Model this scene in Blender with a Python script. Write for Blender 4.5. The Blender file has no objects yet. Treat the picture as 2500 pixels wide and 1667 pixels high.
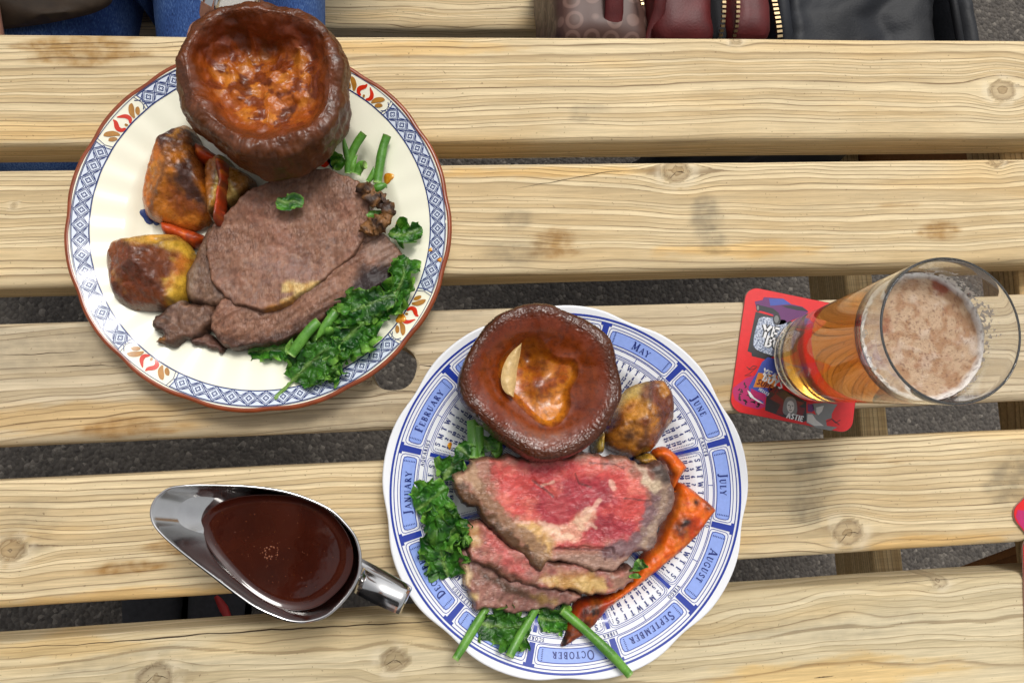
import bpy, bmesh, math, random
import numpy as np
from mathutils import Vector, Matrix, geometry
rad = math.radians
S = bpy.context.scene
COL = S.collection

# ------------------------------------------------------------------ camera
CAM_H = 0.5241
CAM_ROT = (rad(7.183), rad(-5.306), rad(-2.628))
LENS = 26.0
cd = bpy.data.cameras.new('camera')
cd.lens = LENS; cd.sensor_width = 36.0; cd.sensor_fit = 'HORIZONTAL'
cd.clip_start = 0.01; cd.clip_end = 500
cam = bpy.data.objects.new('camera', cd)
cam.location = (0, 0, CAM_H); cam.rotation_euler = CAM_ROT
COL.objects.link(cam); S.camera = cam

# ------------------------------------------------------------------ sky, sun, exposure (soft overcast day)
SUN_EL, SUN_AZ = 62.0, 20.0          # azimuth measured from +Y (far side of the table) towards +X
w = bpy.data.worlds.new('World'); S.world = w; w.use_nodes = True
nt = w.node_tree
bg = nt.nodes['Background']
sky = nt.nodes.new('ShaderNodeTexSky'); sky.sky_type = 'NISHITA'; sky.sun_disc = False
sky.sun_elevation = rad(SUN_EL); sky.sun_rotation = rad(SUN_AZ)
sky.air_density = 1.0; sky.dust_density = 4.0; sky.ozone_density = 1.0
hs = nt.nodes.new('ShaderNodeHueSaturation'); hs.inputs['Saturation'].default_value = 0.12
nt.links.new(sky.outputs[0], hs.inputs['Color']); nt.links.new(hs.outputs[0], bg.inputs[0])
bg.inputs[1].default_value = 0.12
sd = bpy.data.lights.new('sun', 'SUN'); sd.energy = 1.4; sd.angle = rad(16); sd.color = (1.0, 0.965, 0.91)
sun = bpy.data.objects.new('sun', sd)
_d = Vector((math.sin(rad(SUN_AZ)) * math.cos(rad(SUN_EL)), math.cos(rad(SUN_AZ)) * math.cos(rad(SUN_EL)), math.sin(rad(SUN_EL))))
sun.rotation_euler = _d.to_track_quat('Z', 'Y').to_euler(); sun.location = _d * 5
COL.objects.link(sun)
S.view_settings.view_transform = 'Standard'; S.view_settings.look = 'None'
S.view_settings.gamma = 1.0; S.view_settings.exposure = 0.18
S.view_settings.use_curve_mapping = False
S.cycles.max_bounces = 14; S.cycles.transmission_bounces = 14; S.cycles.glossy_bounces = 5
S.cycles.diffuse_bounces = 4; S.cycles.transparent_max_bounces = 12
S.cycles.sample_clamp_indirect = 8

# ------------------------------------------------------------------ helpers: picture point -> place in the scene
W_, H_ = 2352.0, 1568.0
_R = np.array(Matrix.Rotation(CAM_ROT[2], 3, 'Z') @ Matrix.Rotation(CAM_ROT[1], 3, 'Y') @ Matrix.Rotation(CAM_ROT[0], 3, 'X'))
_F = LENS / 36.0 * W_
def at(pts, z):
    """points of the picture (2352 x 1568 frame) laid on the level z above the table top"""
    P = np.atleast_2d(np.array(pts, float))
    d = np.stack([(P[:, 0] - W_ / 2) / _F, -(P[:, 1] - H_ / 2) / _F, -np.ones(len(P))], 1) @ _R.T
    t = (np.asarray(z) - CAM_H) / d[:, 2]
    return np.array([0, 0, CAM_H]) + d * t[:, None]
def zm(lst, ox, oy, sc):
    """points read off an enlargement of the photograph -> frame points"""
    a = np.array(lst, float)
    return np.stack([(a[:, 0] / sc + ox) * W_ / 2500.0, (a[:, 1] / sc + oy) * H_ / 1667.0], 1)
Z2 = lambda l: zm(l, 130, 400, 2.352)
Z4 = lambda l: zm(l, 1060, 1080, 3.0157)
Z3 = lambda l: zm(l, 1050, 720, 3.647)
ZP = lambda l: zm(l, 1300, 900, 4.48)
ZK = lambda l: zm(l, 930, 1050, 3.919)
ZG = lambda l: zm(l, 340, 1150, 3.459)
ZL = lambda l: zm(l, 230, 300, 3.267)
ZC = lambda l: zm(l, 1780, 690, 4.238)
ZB = lambda l: zm(l, 780, 150, 4.752)

def srgb(r, g, b, k=1.0):
    f = lambda c: (c / 12.92 if c <= 0.04045 else ((c + 0.055) / 1.055) ** 2.4)
    return tuple(f(c / 255.0) * k for c in (r, g, b))
C3 = lambda r, g, b, k=0.9: np.array(srgb(r, g, b, k))

# ------------------------------------------------------------------ numpy noise
def _hash(ix, iy, iz, s):
    h = (ix * 374761393 + iy * 668265263 + iz * 2147483647 + s * 974634777) & 0xFFFFFFFF
    h = ((h ^ (h >> 13)) * 1274126177) & 0xFFFFFFFF
    h = ((h ^ (h >> 16)) * 2246822519) & 0xFFFFFFFF
    return (h ^ (h >> 15)) & 0xFFFFFFFF
def noise3(x, y, z=0.0, seed=0):
    x = np.asarray(x, float); y = np.asarray(y, float); z = np.asarray(z, float)
    x, y, z = np.broadcast_arrays(x, y, z)
    ix = np.floor(x).astype(np.int64); iy = np.floor(y).astype(np.int64); iz = np.floor(z).astype(np.int64)
    fx, fy, fz = x - ix, y - iy, z - iz
    u = fx ** 3 * (fx * (fx * 6 - 15) + 10); v = fy ** 3 * (fy * (fy * 6 - 15) + 10); ww = fz ** 3 * (fz * (fz * 6 - 15) + 10)
    out = 0
    for dx in (0, 1):
        for dy in (0, 1):
            for dz in (0, 1):
                h = _hash(ix + dx, iy + dy, iz + dz, seed)
                a = (h & 1023) / 1023.0 * 2 * np.pi; cz = ((h >> 10) & 1023) / 511.5 - 1
                sz = np.sqrt(np.maximum(0, 1 - cz * cz))
                g = sz * np.cos(a) * (fx - dx) + sz * np.sin(a) * (fy - dy) + cz * (fz - dz)
                wx = u if dx else 1 - u; wy = v if dy else 1 - v; wz = ww if dz else 1 - ww
                out = out + g * wx * wy * wz
    return out * 1.6
def fbm(x, y, z=0.0, seed=0, oct=4, gain=0.5):
    o = 0; a = 1; f = 1
    for i in range(oct):
        o = o + a * noise3(np.asarray(x) * f, np.asarray(y) * f, np.asarray(z) * f, seed + i * 17); a *= gain; f *= 2.03
    return o
def sst(a, b, x):
    t = np.clip((x - a) / (b - a), 0, 1); return t * t * (3 - 2 * t)
def mixc(c0, c1, t):
    t = np.clip(np.asarray(t), 0, 1)[:, None]; return np.asarray(c0) * (1 - t) + np.asarray(c1) * t

# ------------------------------------------------------------------ helpers: outlines
def smooth_loop(P, n=6):
    P = np.asarray(P, float); m = len(P); out = []
    for i in range(m):
        p0, p1, p2, p3 = P[i - 1], P[i], P[(i + 1) % m], P[(i + 2) % m]
        for k in range(n):
            t = k / n
            out.append(0.5 * (2 * p1 + (p2 - p0) * t + (2 * p0 - 5 * p1 + 4 * p2 - p3) * t * t + (3 * p1 - p0 - 3 * p2 + p3) * t ** 3))
    return np.array(out)
def smooth_line(P, n=8):
    P = np.asarray(P, float); Q = np.vstack([2 * P[0] - P[1], P, 2 * P[-1] - P[-2]]); out = []
    for i in range(1, len(Q) - 2):
        p0, p1, p2, p3 = Q[i - 1], Q[i], Q[i + 1], Q[i + 2]
        for k in range(n):
            t = k / n
            out.append(0.5 * (2 * p1 + (p2 - p0) * t + (2 * p0 - 5 * p1 + 4 * p2 - p3) * t * t + (3 * p1 - p0 - 3 * p2 + p3) * t ** 3))
    out.append(P[-1]); return np.array(out)
def sdf(pts, poly, closed=True):
    """signed distance (positive inside) and nearest outline point"""
    P = np.asarray(pts)[:, :2]; A = np.asarray(poly)[:, :2]
    B = np.roll(A, -1, 0) if closed else A[1:]
    if not closed: A = A[:-1]
    best = np.full(len(P), 1e9); near = np.zeros_like(P); inside = np.zeros(len(P), bool)
    for a, b in zip(A, B):
        ab = b - a; L = ab @ ab + 1e-18
        t = np.clip(((P - a) @ ab) / L, 0, 1); q = a + t[:, None] * ab
        d = ((P - q) ** 2).sum(1); m = d < best
        best[m] = d[m]; near[m] = q[m]
        if closed:
            c = ((a[1] > P[:, 1]) != (b[1] > P[:, 1]))
            with np.errstate(divide='ignore', invalid='ignore'):
                xs = (b[0] - a[0]) * (P[:, 1] - a[1]) / (b[1] - a[1]) + a[0]
            inside ^= c & (P[:, 0] < xs)
    d = np.sqrt(best)
    return (np.where(inside, d, -d) if closed else d), near

# ------------------------------------------------------------------ helpers: objects
def link(o, parent=None):
    COL.objects.link(o)
    if parent is not None: o.parent = parent
    return o
def tag(o, label=None, cat=None, group=None, kind=None):
    if label: o['label'] = label
    if cat: o['category'] = cat
    if group: o['group'] = group
    if kind: o['kind'] = kind
    return o
def empty(name, loc, label=None, cat=None, group=None):
    o = bpy.data.objects.new(name, None); o.location = loc; o.empty_display_size = 0.02
    link(o); return tag(o, label, cat, group)
def mesh(name, V, F, mat, parent=None, col=None, smooth=True, attrs=None, mats=None, fmat=None):
    """V in world coordinates; becomes one mesh object with its origin at the thing"""
    V = np.asarray(V, float)
    org = np.zeros(3)
    if parent is None:
        org = np.array([(V[:, 0].min() + V[:, 0].max()) / 2, (V[:, 1].min() + V[:, 1].max()) / 2, V[:, 2].min()])
    else:
        q = parent
        while q is not None: org = org + np.array(q.location); q = q.parent
    me = bpy.data.meshes.new(name)
    if isinstance(F, np.ndarray):
        n, k = F.shape
        me.vertices.add(len(V)); me.vertices.foreach_set('co', (V - org).astype(np.float32).ravel())
        me.loops.add(n * k); me.loops.foreach_set('vertex_index', F.astype(np.int32).ravel())
        me.polygons.add(n); me.polygons.foreach_set('loop_start', np.arange(0, n * k, k, dtype=np.int32))
        me.polygons.foreach_set('loop_total', np.full(n, k, dtype=np.int32))
        me.update(calc_edges=True); me.validate()
    else:
        me.from_pydata((V - org).tolist(), [], F); me.update()
    if smooth: me.polygons.foreach_set('use_smooth', np.ones(len(me.polygons), bool))
    if col is not None:
        c = np.ones((len(V), 4), np.float32); c[:, :col.shape[1]] = np.clip(col, 0, 1)
        a = me.color_attributes.new('Col', 'FLOAT_COLOR', 'POINT'); a.data.foreach_set('color', c.ravel())
    for k, v in (attrs or {}).items():
        a = me.attributes.new(k, 'FLOAT', 'POINT'); a.data.foreach_set('value', np.asarray(v, np.float32))
    for m in (mats or [mat]): me.materials.append(m)
    if fmat is not None: me.polygons.foreach_set('material_index', np.asarray(fmat, np.int32))
    o = bpy.data.objects.new(name, me)
    if parent is None: o.location = org
    link(o, parent)
    return o
def grid_faces(nu, nv, wrap_u=False, wrap_v=False):
    i = np.arange(nu if wrap_u else nu - 1); j = np.arange(nv if wrap_v else nv - 1)
    I, J = np.meshgrid(i, j, indexing='ij'); I2 = (I + 1) % nu; J2 = (J + 1) % nv
    return np.stack([I * nv + J, I2 * nv + J, I2 * nv + J2, I * nv + J2], -1).reshape(-1, 4)
def tube(pts, radii, ns=10, flat=1.0, caps=True):
    P = np.asarray(pts, float); n = len(P); radii = np.broadcast_to(radii, (n,))
    T = np.gradient(P, axis=0); T /= np.linalg.norm(T, axis=1)[:, None] + 1e-12
    up = np.array([0, 0, 1.0]); V = []
    for i in range(n):
        s = np.cross(T[i], up)
        if np.linalg.norm(s) < 1e-4: s = np.array([1.0, 0, 0])
        s /= np.linalg.norm(s); u = np.cross(s, T[i])
        for k in range(ns):
            a = 2 * math.pi * k / ns
            V.append(P[i] + radii[i] * (math.cos(a) * s + flat * math.sin(a) * u))
    V = np.array(V); F = [list(map(int, f)) for f in grid_faces(n, ns, wrap_v=True)]
    if caps:
        F.append(list(range(ns - 1, -1, -1))); F.append(list(range((n - 1) * ns, n * ns)))
    return V, F
def lathe(prof, n, cx=0, cy=0, close=False):
    pr = np.asarray(prof, float); a = np.linspace(0, 2 * np.pi, n, endpoint=False)
    V = np.stack([cx + pr[None, :, 0] * np.cos(a)[:, None], cy + pr[None, :, 0] * np.sin(a)[:, None], np.broadcast_to(pr[None, :, 1], (n, len(pr)))], -1).reshape(-1, 3)
    return V, grid_faces(n, len(pr), wrap_u=True, wrap_v=close)
def merge(parts):
    V = []; F = []; o = 0
    for v, f in parts:
        V.append(np.asarray(v)); F += [[int(i) + o for i in q] for q in f]; o += len(v)
    return np.vstack(V), F
def box(x0, x1, y0, y1, z0, z1):
    V = [(x0, y0, z0), (x1, y0, z0), (x1, y1, z0), (x0, y1, z0), (x0, y0, z1), (x1, y0, z1), (x1, y1, z1), (x0, y1, z1)]
    return np.array(V, float), [[3, 2, 1, 0], [4, 5, 6, 7], [0, 1, 5, 4], [1, 2, 6, 5], [2, 3, 7, 6], [3, 0, 4, 7]]

def slab(name, poly, res, zfun, zbot, colfun, mat, parent=None, attrs=None, jag=0.0, seed=0):
    """a solid piece: an outline on the table plane, a modelled top zfun(x, y, d) and walls down to zbot"""
    poly = np.asarray(poly)[:, :2]
    if jag > 0:
        d_ = np.roll(poly, -1, 0) - np.roll(poly, 1, 0); nrm = np.stack([d_[:, 1], -d_[:, 0]], 1); nrm /= np.linalg.norm(nrm, axis=1)[:, None] + 1e-12
        poly = poly + nrm * (jag * (0.8 * fbm(poly[:, 0] * 85, poly[:, 1] * 85, 3.3, seed + 5, 3) + 0.55 * fbm(poly[:, 0] * 310, poly[:, 1] * 310, 3.3, seed + 6, 2)))[:, None]
    lo = poly.min(0) - 2 * res; hi = poly.max(0) + 2 * res
    xs = np.arange(lo[0], hi[0], res); ys = np.arange(lo[1], hi[1], res)
    X, Y = np.meshgrid(xs, ys, indexing='ij'); P = np.stack([X.ravel(), Y.ravel()], 1)
    d, near = sdf(P, poly)
    F = grid_faces(len(xs), len(ys))
    keep = (d[F] > 0).any(1); F = F[keep]
    out = d <= 0; P[out] = near[out]; d = np.maximum(d, 0)
    used = np.unique(F); mp = -np.ones(len(P), int); mp[used] = np.arange(len(used)); F = mp[F]; P = P[used]; d = d[used]
    z = zfun(P[:, 0], P[:, 1], d)
    col = colfun(P[:, 0], P[:, 1], d, z) if colfun else None
    E = np.sort(np.concatenate([F[:, [0, 1]], F[:, [1, 2]], F[:, [2, 3]], F[:, [3, 0]]]), axis=1)
    Eo = np.concatenate([F[:, [0, 1]], F[:, [1, 2]], F[:, [2, 3]], F[:, [3, 0]]])
    key = E[:, 0] * 10 ** 7 + E[:, 1]; u, inv, cnt = np.unique(key, return_inverse=True, return_counts=True)
    be = Eo[cnt[inv] == 1]
    bv = np.unique(be); n = len(P); m2 = -np.ones(n, int); m2[bv] = n + np.arange(len(bv))
    zb = zbot(P[bv, 0], P[bv, 1]) if callable(zbot) else np.full(len(bv), zbot)
    V = np.concatenate([np.c_[P, z], np.c_[P[bv], np.minimum(zb, z[bv])]])
    WF = np.stack([be[:, 1], be[:, 0], m2[be[:, 0]], m2[be[:, 1]]], 1)
    if col is not None: col = np.concatenate([col, col[bv]])
    return mesh(name, V, np.concatenate([F, WF]), mat, parent, col)

# ------------------------------------------------------------------ helpers: materials
def newmat(name):
    m = bpy.data.materials.new(name); m.use_nodes = True
    return m, m.node_tree, m.node_tree.nodes['Principled BSDF']
def nd(nt, t, **kw):
    n = nt.nodes.new(t)
    for k, v in kw.items():
        if k in n.inputs: n.inputs[k].default_value = v
        else: setattr(n, k, v)
    return n
def ramp(nt, stops, interp='LINEAR'):
    n = nt.nodes.new('ShaderNodeValToRGB'); r = n.color_ramp; r.interpolation = interp
    while len(r.elements) < len(stops): r.elements.new(0.5)
    for e, (p, c) in zip(r.elements, stops):
        e.position = p; e.color = (c[0], c[1], c[2], 1) if hasattr(c, '__len__') else (c, c, c, 1)
    return n
def math_(nt, op, a, b=None, c=None):
    n = nt.nodes.new('ShaderNodeMath'); n.operation = op
    for i, v in enumerate((a, b, c)):
        if v is None: continue
        if isinstance(v, (int, float)): n.inputs[i].default_value = v
        else: nt.links.new(v, n.inputs[i])
    return n.outputs[0]
def mixrgb(nt, fac, a, b, mode='MIX'):
    n = nt.nodes.new('ShaderNodeMix'); n.data_type = 'RGBA'; n.blend_type = mode
    for s, v in ((n.inputs[0], fac), (n.inputs[6], a), (n.inputs[7], b)):
        if isinstance(v, (int, float)): s.default_value = v
        elif isinstance(v, tuple): s.default_value = (*v, 1) if len(v) == 3 else v
        else: nt.links.new(v, s)
    return n.outputs[2]
def simple(name, color, rough=0.5, metal=0.0, var=0.0, vscale=200, bump=0.0, bscale=400, spec=0.5, coat=0.0, sheen=0.0):
    m, nt, b = newmat(name)
    b.inputs['Roughness'].default_value = rough; b.inputs['Metallic'].default_value = metal
    b.inputs['Specular IOR Level'].default_value = spec; b.inputs['Coat Weight'].default_value = coat
    b.inputs['Sheen Weight'].default_value = sheen
    geo = nd(nt, 'ShaderNodeNewGeometry')
    n1 = nd(nt, 'ShaderNodeTexNoise', Scale=vscale, Detail=3.0); nt.links.new(geo.outputs['Position'], n1.inputs['Vector'])
    k0 = tuple(c * (1 - var) for c in color); k1 = tuple(min(1, c * (1 + var)) for c in color)
    r = ramp(nt, [(0.3, k0), (0.7, k1)]); nt.links.new(n1.outputs[0], r.inputs[0]); nt.links.new(r.outputs[0], b.inputs['Base Color'])
    if bump:
        n2 = nd(nt, 'ShaderNodeTexNoise', Scale=bscale, Detail=3.0); nt.links.new(geo.outputs['Position'], n2.inputs['Vector'])
        bp = nd(nt, 'ShaderNodeBump', Strength=bump, Distance=0.001); nt.links.new(n2.outputs[0], bp.inputs['Height']); nt.links.new(bp.outputs[0], b.inputs['Normal'])
    return m
def food(name, rough=0.45, spec=0.5, var=0.25, vscale=300, bumps=((300, 0.3), (1200, 0.2)), stretch=None, crack=0.0, coat=0.0, sss=0.0, rvar=0.15):
    """colour comes from the modelled 'Col' attribute, fine relief and mottling from noise"""
    m, nt, b = newmat(name)
    at_ = nd(nt, 'ShaderNodeAttribute', attribute_name='Col')
    geo = nd(nt, 'ShaderNodeNewGeometry'); vec = geo.outputs['Position']
    if stretch:
        mp = nd(nt, 'ShaderNodeMapping'); mp.inputs['Rotation'].default_value = (0, 0, stretch[0]); mp.inputs['Scale'].default_value = stretch[1]
        nt.links.new(vec, mp.inputs['Vector']); vec = mp.outputs[0]
    n1 = nd(nt, 'ShaderNodeTexNoise', Scale=vscale, Detail=5.0, Roughness=0.6); nt.links.new(vec, n1.inputs['Vector'])
    r = ramp(nt, [(0.25, 1 - var), (0.75, 1 + var)]); nt.links.new(n1.outputs[0], r.inputs[0])
    col = mixrgb(nt, 1.0, at_.outputs['Color'], r.outputs[0], 'MULTIPLY')
    h = None
    for sc, st in bumps:
        n2 = nd(nt, 'ShaderNodeTexNoise', Scale=sc, Detail=4.0, Roughness=0.6); nt.links.new(vec, n2.inputs['Vector'])
        t = math_(nt, 'MULTIPLY', n2.outputs[0], st); h = t if h is None else math_(nt, 'ADD', h, t)
    if crack:
        wv = nd(nt, 'ShaderNodeTexNoise', Scale=90.0, Detail=3.0); nt.links.new(vec, wv.inputs['Vector'])
        wm = nd(nt, 'ShaderNodeVectorMath', operation='MULTIPLY_ADD'); nt.links.new(wv.outputs['Color'], wm.inputs[0])
        wm.inputs[1].default_value = (0.020,) * 3; nt.links.new(vec, wm.inputs[2])
        vo = nd(nt, 'ShaderNodeTexVoronoi', feature='DISTANCE_TO_EDGE', Scale=380.0); nt.links.new(wm.outputs[0], vo.inputs['Vector'])
        cr = ramp(nt, [(0.0, 0.0), (0.055, 1.0)]); nt.links.new(vo.outputs['Distance'], cr.inputs[0])
        n3 = nd(nt, 'ShaderNodeTexNoise', Scale=55.0, Detail=2.0); nt.links.new(geo.outputs['Position'], n3.inputs['Vector'])
        cm = ramp(nt, [(0.40, 0.0), (0.62, 1.0)]); nt.links.new(n3.outputs[0], cm.inputs[0])
        inv = math_(nt, 'SUBTRACT', 1.0, cr.outputs[0]); k = math_(nt, 'MULTIPLY', inv, cm.outputs[0])
        h = math_(nt, 'SUBTRACT', h, math_(nt, 'MULTIPLY', k, crack))
        col = mixrgb(nt, math_(nt, 'MULTIPLY', k, min(0.75, crack * 0.6)), col, mixrgb(nt, 1.0, col, (0.35, 0.27, 0.25), 'MULTIPLY'))
    bp = nd(nt, 'ShaderNodeBump', Strength=0.8, Distance=0.0012); nt.links.new(h, bp.inputs['Height']); nt.links.new(bp.outputs[0], b.inputs['Normal'])
    nt.links.new(col, b.inputs['Base Color'])
    rr = nd(nt, 'ShaderNodeMapRange'); nt.links.new(n1.outputs[0], rr.inputs[0]); rr.inputs[1].default_value = 0.3; rr.inputs[2].default_value = 0.7
    rr.inputs[3].default_value = max(0.05, rough - rvar); rr.inputs[4].default_value = min(1, rough + rvar); nt.links.new(rr.outputs[0], b.inputs['Roughness'])
    b.inputs['Specular IOR Level'].default_value = spec; b.inputs['Coat Weight'].default_value = coat; b.inputs['Coat Roughness'].default_value = 0.25
    if sss:
        b.inputs['Subsurface Weight'].default_value = sss; b.inputs['Subsurface Radius'].default_value = (0.004, 0.0015, 0.0008); b.inputs['Subsurface Scale'].default_value = 1.0
    return m
# ================================================================== ground
m_ground, nt, b = newmat('tarmac')
geo = nd(nt, 'ShaderNodeNewGeometry')
vo = nd(nt, 'ShaderNodeTexVoronoi', Scale=150.0); nt.links.new(geo.outputs['Position'], vo.inputs['Vector'])
vo2 = nd(nt, 'ShaderNodeTexVoronoi', Scale=420.0); nt.links.new(geo.outputs['Position'], vo2.inputs['Vector'])
rb = ramp(nt, [(0.0, srgb(66, 61, 56)), (0.5, srgb(80, 74, 68)), (0.9, srgb(88, 82, 75)), (1.0, srgb(116, 109, 100))])
sx = nd(nt, 'ShaderNodeSeparateColor'); nt.links.new(vo.outputs['Color'], sx.inputs[0]); nt.links.new(sx.outputs[0], rb.inputs[0])
rb2 = ramp(nt, [(0.0, 0.88), (1.0, 1.1)]); sx2 = nd(nt, 'ShaderNodeSeparateColor'); nt.links.new(vo2.outputs['Color'], sx2.inputs[0]); nt.links.new(sx2.outputs[1], rb2.inputs[0])
cg = mixrgb(nt, 1.0, rb.outputs[0], rb2.outputs[0], 'MULTIPLY'); nt.links.new(cg, b.inputs['Base Color'])
bp = nd(nt, 'ShaderNodeBump', Strength=1.0, Distance=0.004, invert=True); nt.links.new(vo.outputs['Distance'], bp.inputs['Height']); nt.links.new(bp.outputs[0], b.inputs['Normal'])
b.inputs['Roughness'].default_value = 0.9
GZ = -0.74
gx = np.linspace(-1, 1, 61); gx = np.sign(gx) * np.abs(gx) ** 3 * 150
GX, GY = np.meshgrid(gx, gx, indexing='ij')
V = np.stack([GX.ravel(), GY.ravel(), GZ + 0.004 * fbm(GX.ravel() * 2, GY.ravel() * 2, 0, 5)], 1)
tag(mesh('ground', V, grid_faces(61, 61), m_ground), kind='structure')

# ================================================================== wood
def wood_mat(name, light, mid, dark, rng=0, bump=0.5, lines=1.0):
    m, nt, b = newmat(name)
    L = nt.links
    ring = nd(nt, 'ShaderNodeAttribute', attribute_name='ring').outputs['Fac']
    knot = nd(nt, 'ShaderNodeAttribute', attribute_name='knot').outputs['Fac']
    stain = nd(nt, 'ShaderNodeAttribute', attribute_name='stain').outputs['Fac']
    grey = nd(nt, 'ShaderNodeAttribute', attribute_name='grey').outputs['Fac']
    gold = nd(nt, 'ShaderNodeAttribute', attribute_name='gold').outputs['Fac']
    geo = nd(nt, 'ShaderNodeNewGeometry')
    mp = nd(nt, 'ShaderNodeMapping'); mp.inputs['Scale'].default_value = (9, 260, 260); L.new(geo.outputs['Position'], mp.inputs['Vector'])
    fib = nd(nt, 'ShaderNodeTexNoise', Scale=1.0, Detail=6.0, Roughness=0.65); L.new(mp.outputs[0], fib.inputs['Vector'])
    mp2 = nd(nt, 'ShaderNodeMapping'); mp2.inputs['Scale'].default_value = (35, 900, 900); L.new(geo.outputs['Position'], mp2.inputs['Vector'])
    fib2 = nd(nt, 'ShaderNodeTexNoise', Scale=1.0, Detail=4.0, Roughness=0.7); L.new(mp2.outputs[0], fib2.inputs['Vector'])
    big = nd(nt, 'ShaderNodeTexNoise', Scale=11.0, Detail=5.0); L.new(geo.outputs['Position'], big.inputs['Vector'])
    r2 = math_(nt, 'ADD', ring, math_(nt, 'MULTIPLY', math_(nt, 'SUBTRACT', fib.outputs[0], 0.5), 0.22))
    fl = math_(nt, 'FLOOR', r2); fr = math_(nt, 'FRACT', r2)
    wn = nd(nt, 'ShaderNodeTexWhiteNoise', noise_dimensions='1D'); L.new(fl, wn.inputs['W'])
    # late wood: slow darkening, narrow dark line, sharp return
    prof = ramp(nt, [(0.0, 0.20), (0.05, 0.0), (0.50, 0.05), (0.74, 0.22), (0.865, 0.80), (0.90, 1.0), (0.95, 1.0), (1.0, 0.20)]); L.new(fr, prof.inputs[0])
    wr = ramp(nt, [(0.0, 0.42), (0.5, 0.74), (1.0, 1.0)]); L.new(wn.outputs['Value'], wr.inputs[0])
    fade = ramp(nt, [(0.32, 0.55), (0.58, 1.0)]); L.new(big.outputs[0], fade.inputs[0])
    k = math_(nt, 'MULTIPLY', math_(nt, 'MULTIPLY', prof.outputs[0], wr.outputs[0]), math_(nt, 'MULTIPLY', fade.outputs[0], lines))
    base = ramp(nt, [(0.25, mid), (0.6, light)]); 
    bm = math_(nt, 'ADD', math_(nt, 'MULTIPLY', big.outputs[0], 0.6), math_(nt, 'MULTIPLY', wn.outputs['Value'], 0.4)); L.new(bm, base.inputs[0])
    c = mixrgb(nt, k, base.outputs[0], dark)
    fr_ = ramp(nt, [(0.3, 0.80), (0.7, 1.13)]); L.new(fib.outputs[0], fr_.inputs[0]); c = mixrgb(nt, 1.0, c, fr_.outputs[0], 'MULTIPLY')
    fr3 = ramp(nt, [(0.3, 0.84), (0.7, 1.12)]); L.new(fib2.outputs[0], fr3.inputs[0]); c = mixrgb(nt, 1.0, c, fr3.outputs[0], 'MULTIPLY')
    c = mixrgb(nt, math_(nt, 'MULTIPLY', gold, 0.75), c, mixrgb(nt, 1.0, c, (1.05, 0.82, 0.45), 'MULTIPLY'))
    # weathering, wet marks and dirt follow their own shapes
    sn = nd(nt, 'ShaderNodeTexNoise', Scale=110.0, Detail=4.0); L.new(geo.outputs['Position'], sn.inputs['Vector'])
    sr = ramp(nt, [(0.35, 0.55), (0.62, 1.1)]); L.new(sn.outputs[0], sr.inputs[0])
    c = mixrgb(nt, math_(nt, 'MULTIPLY', stain, sr.outputs[0]), c, mixrgb(nt, 1.0, c, (0.60, 0.45, 0.27), 'MULTIPLY'))
    c = mixrgb(nt, math_(nt, 'MULTIPLY', grey, math_(nt, 'MULTIPLY', sr.outputs[0], 0.8)), c, mixrgb(nt, 1.0, c, (0.50, 0.52, 0.56), 'MULTIPLY'))
    c = mixrgb(nt, knot, c, mixrgb(nt, 1.0, c, (0.55, 0.50, 0.46), 'MULTIPLY'))
    pale = nd(nt, 'ShaderNodeAttribute', attribute_name='pale').outputs['Fac']
    c = mixrgb(nt, math_(nt, 'MULTIPLY', pale, .75), c, mixrgb(nt, .6, c, srgb(226, 212, 184)))
    sp = nd(nt, 'ShaderNodeTexNoise', Scale=420.0, Detail=2.0); L.new(geo.outputs['Position'], sp.inputs['Vector']); spr = ramp(nt, [(0.69, 0.0), (0.74, 0.7)]); L.new(sp.outputs[0], spr.inputs[0])
    c = mixrgb(nt, spr.outputs[0], c, mixrgb(nt, 1.0, c, (0.42, 0.38, 0.34), 'MULTIPLY'))
    L.new(c, b.inputs['Base Color'])
    h = math_(nt, 'SUBTRACT', math_(nt, 'ADD', math_(nt, 'MULTIPLY', fib.outputs[0], 0.5), math_(nt, 'MULTIPLY', fib2.outputs[0], 0.3)), math_(nt, 'MULTIPLY', k, 0.55))
    bp = nd(nt, 'ShaderNodeBump', Strength=bump, Distance=0.0012); L.new(h, bp.inputs['Height']); L.new(bp.outputs[0], b.inputs['Normal'])
    b.inputs['Roughness'].default_value = 0.72; b.inputs['Specular IOR Level'].default_value = 0.3
    return m
LT, MD, DK = srgb(226, 205, 164), srgb(200, 174, 130), srgb(116, 90, 58)
m_wood = wood_mat('weathered_pine', LT, MD, DK)
m_wood3 = wood_mat('grey_pine', srgb(212, 194, 162), srgb(188, 168, 134), srgb(114, 92, 66))
m_wood5 = wood_mat('bleached_pine', srgb(216, 200, 164), srgb(194, 176, 138), srgb(136, 112, 78), bump=0.4, lines=0.8)
m_beam = wood_mat('treated_pine', srgb(214, 186, 136), srgb(186, 154, 104), srgb(126, 94, 58))
m_leg = wood_mat('brown_treated_pine', srgb(150, 102, 58), srgb(122, 80, 42), srgb(80, 50, 26))

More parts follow.
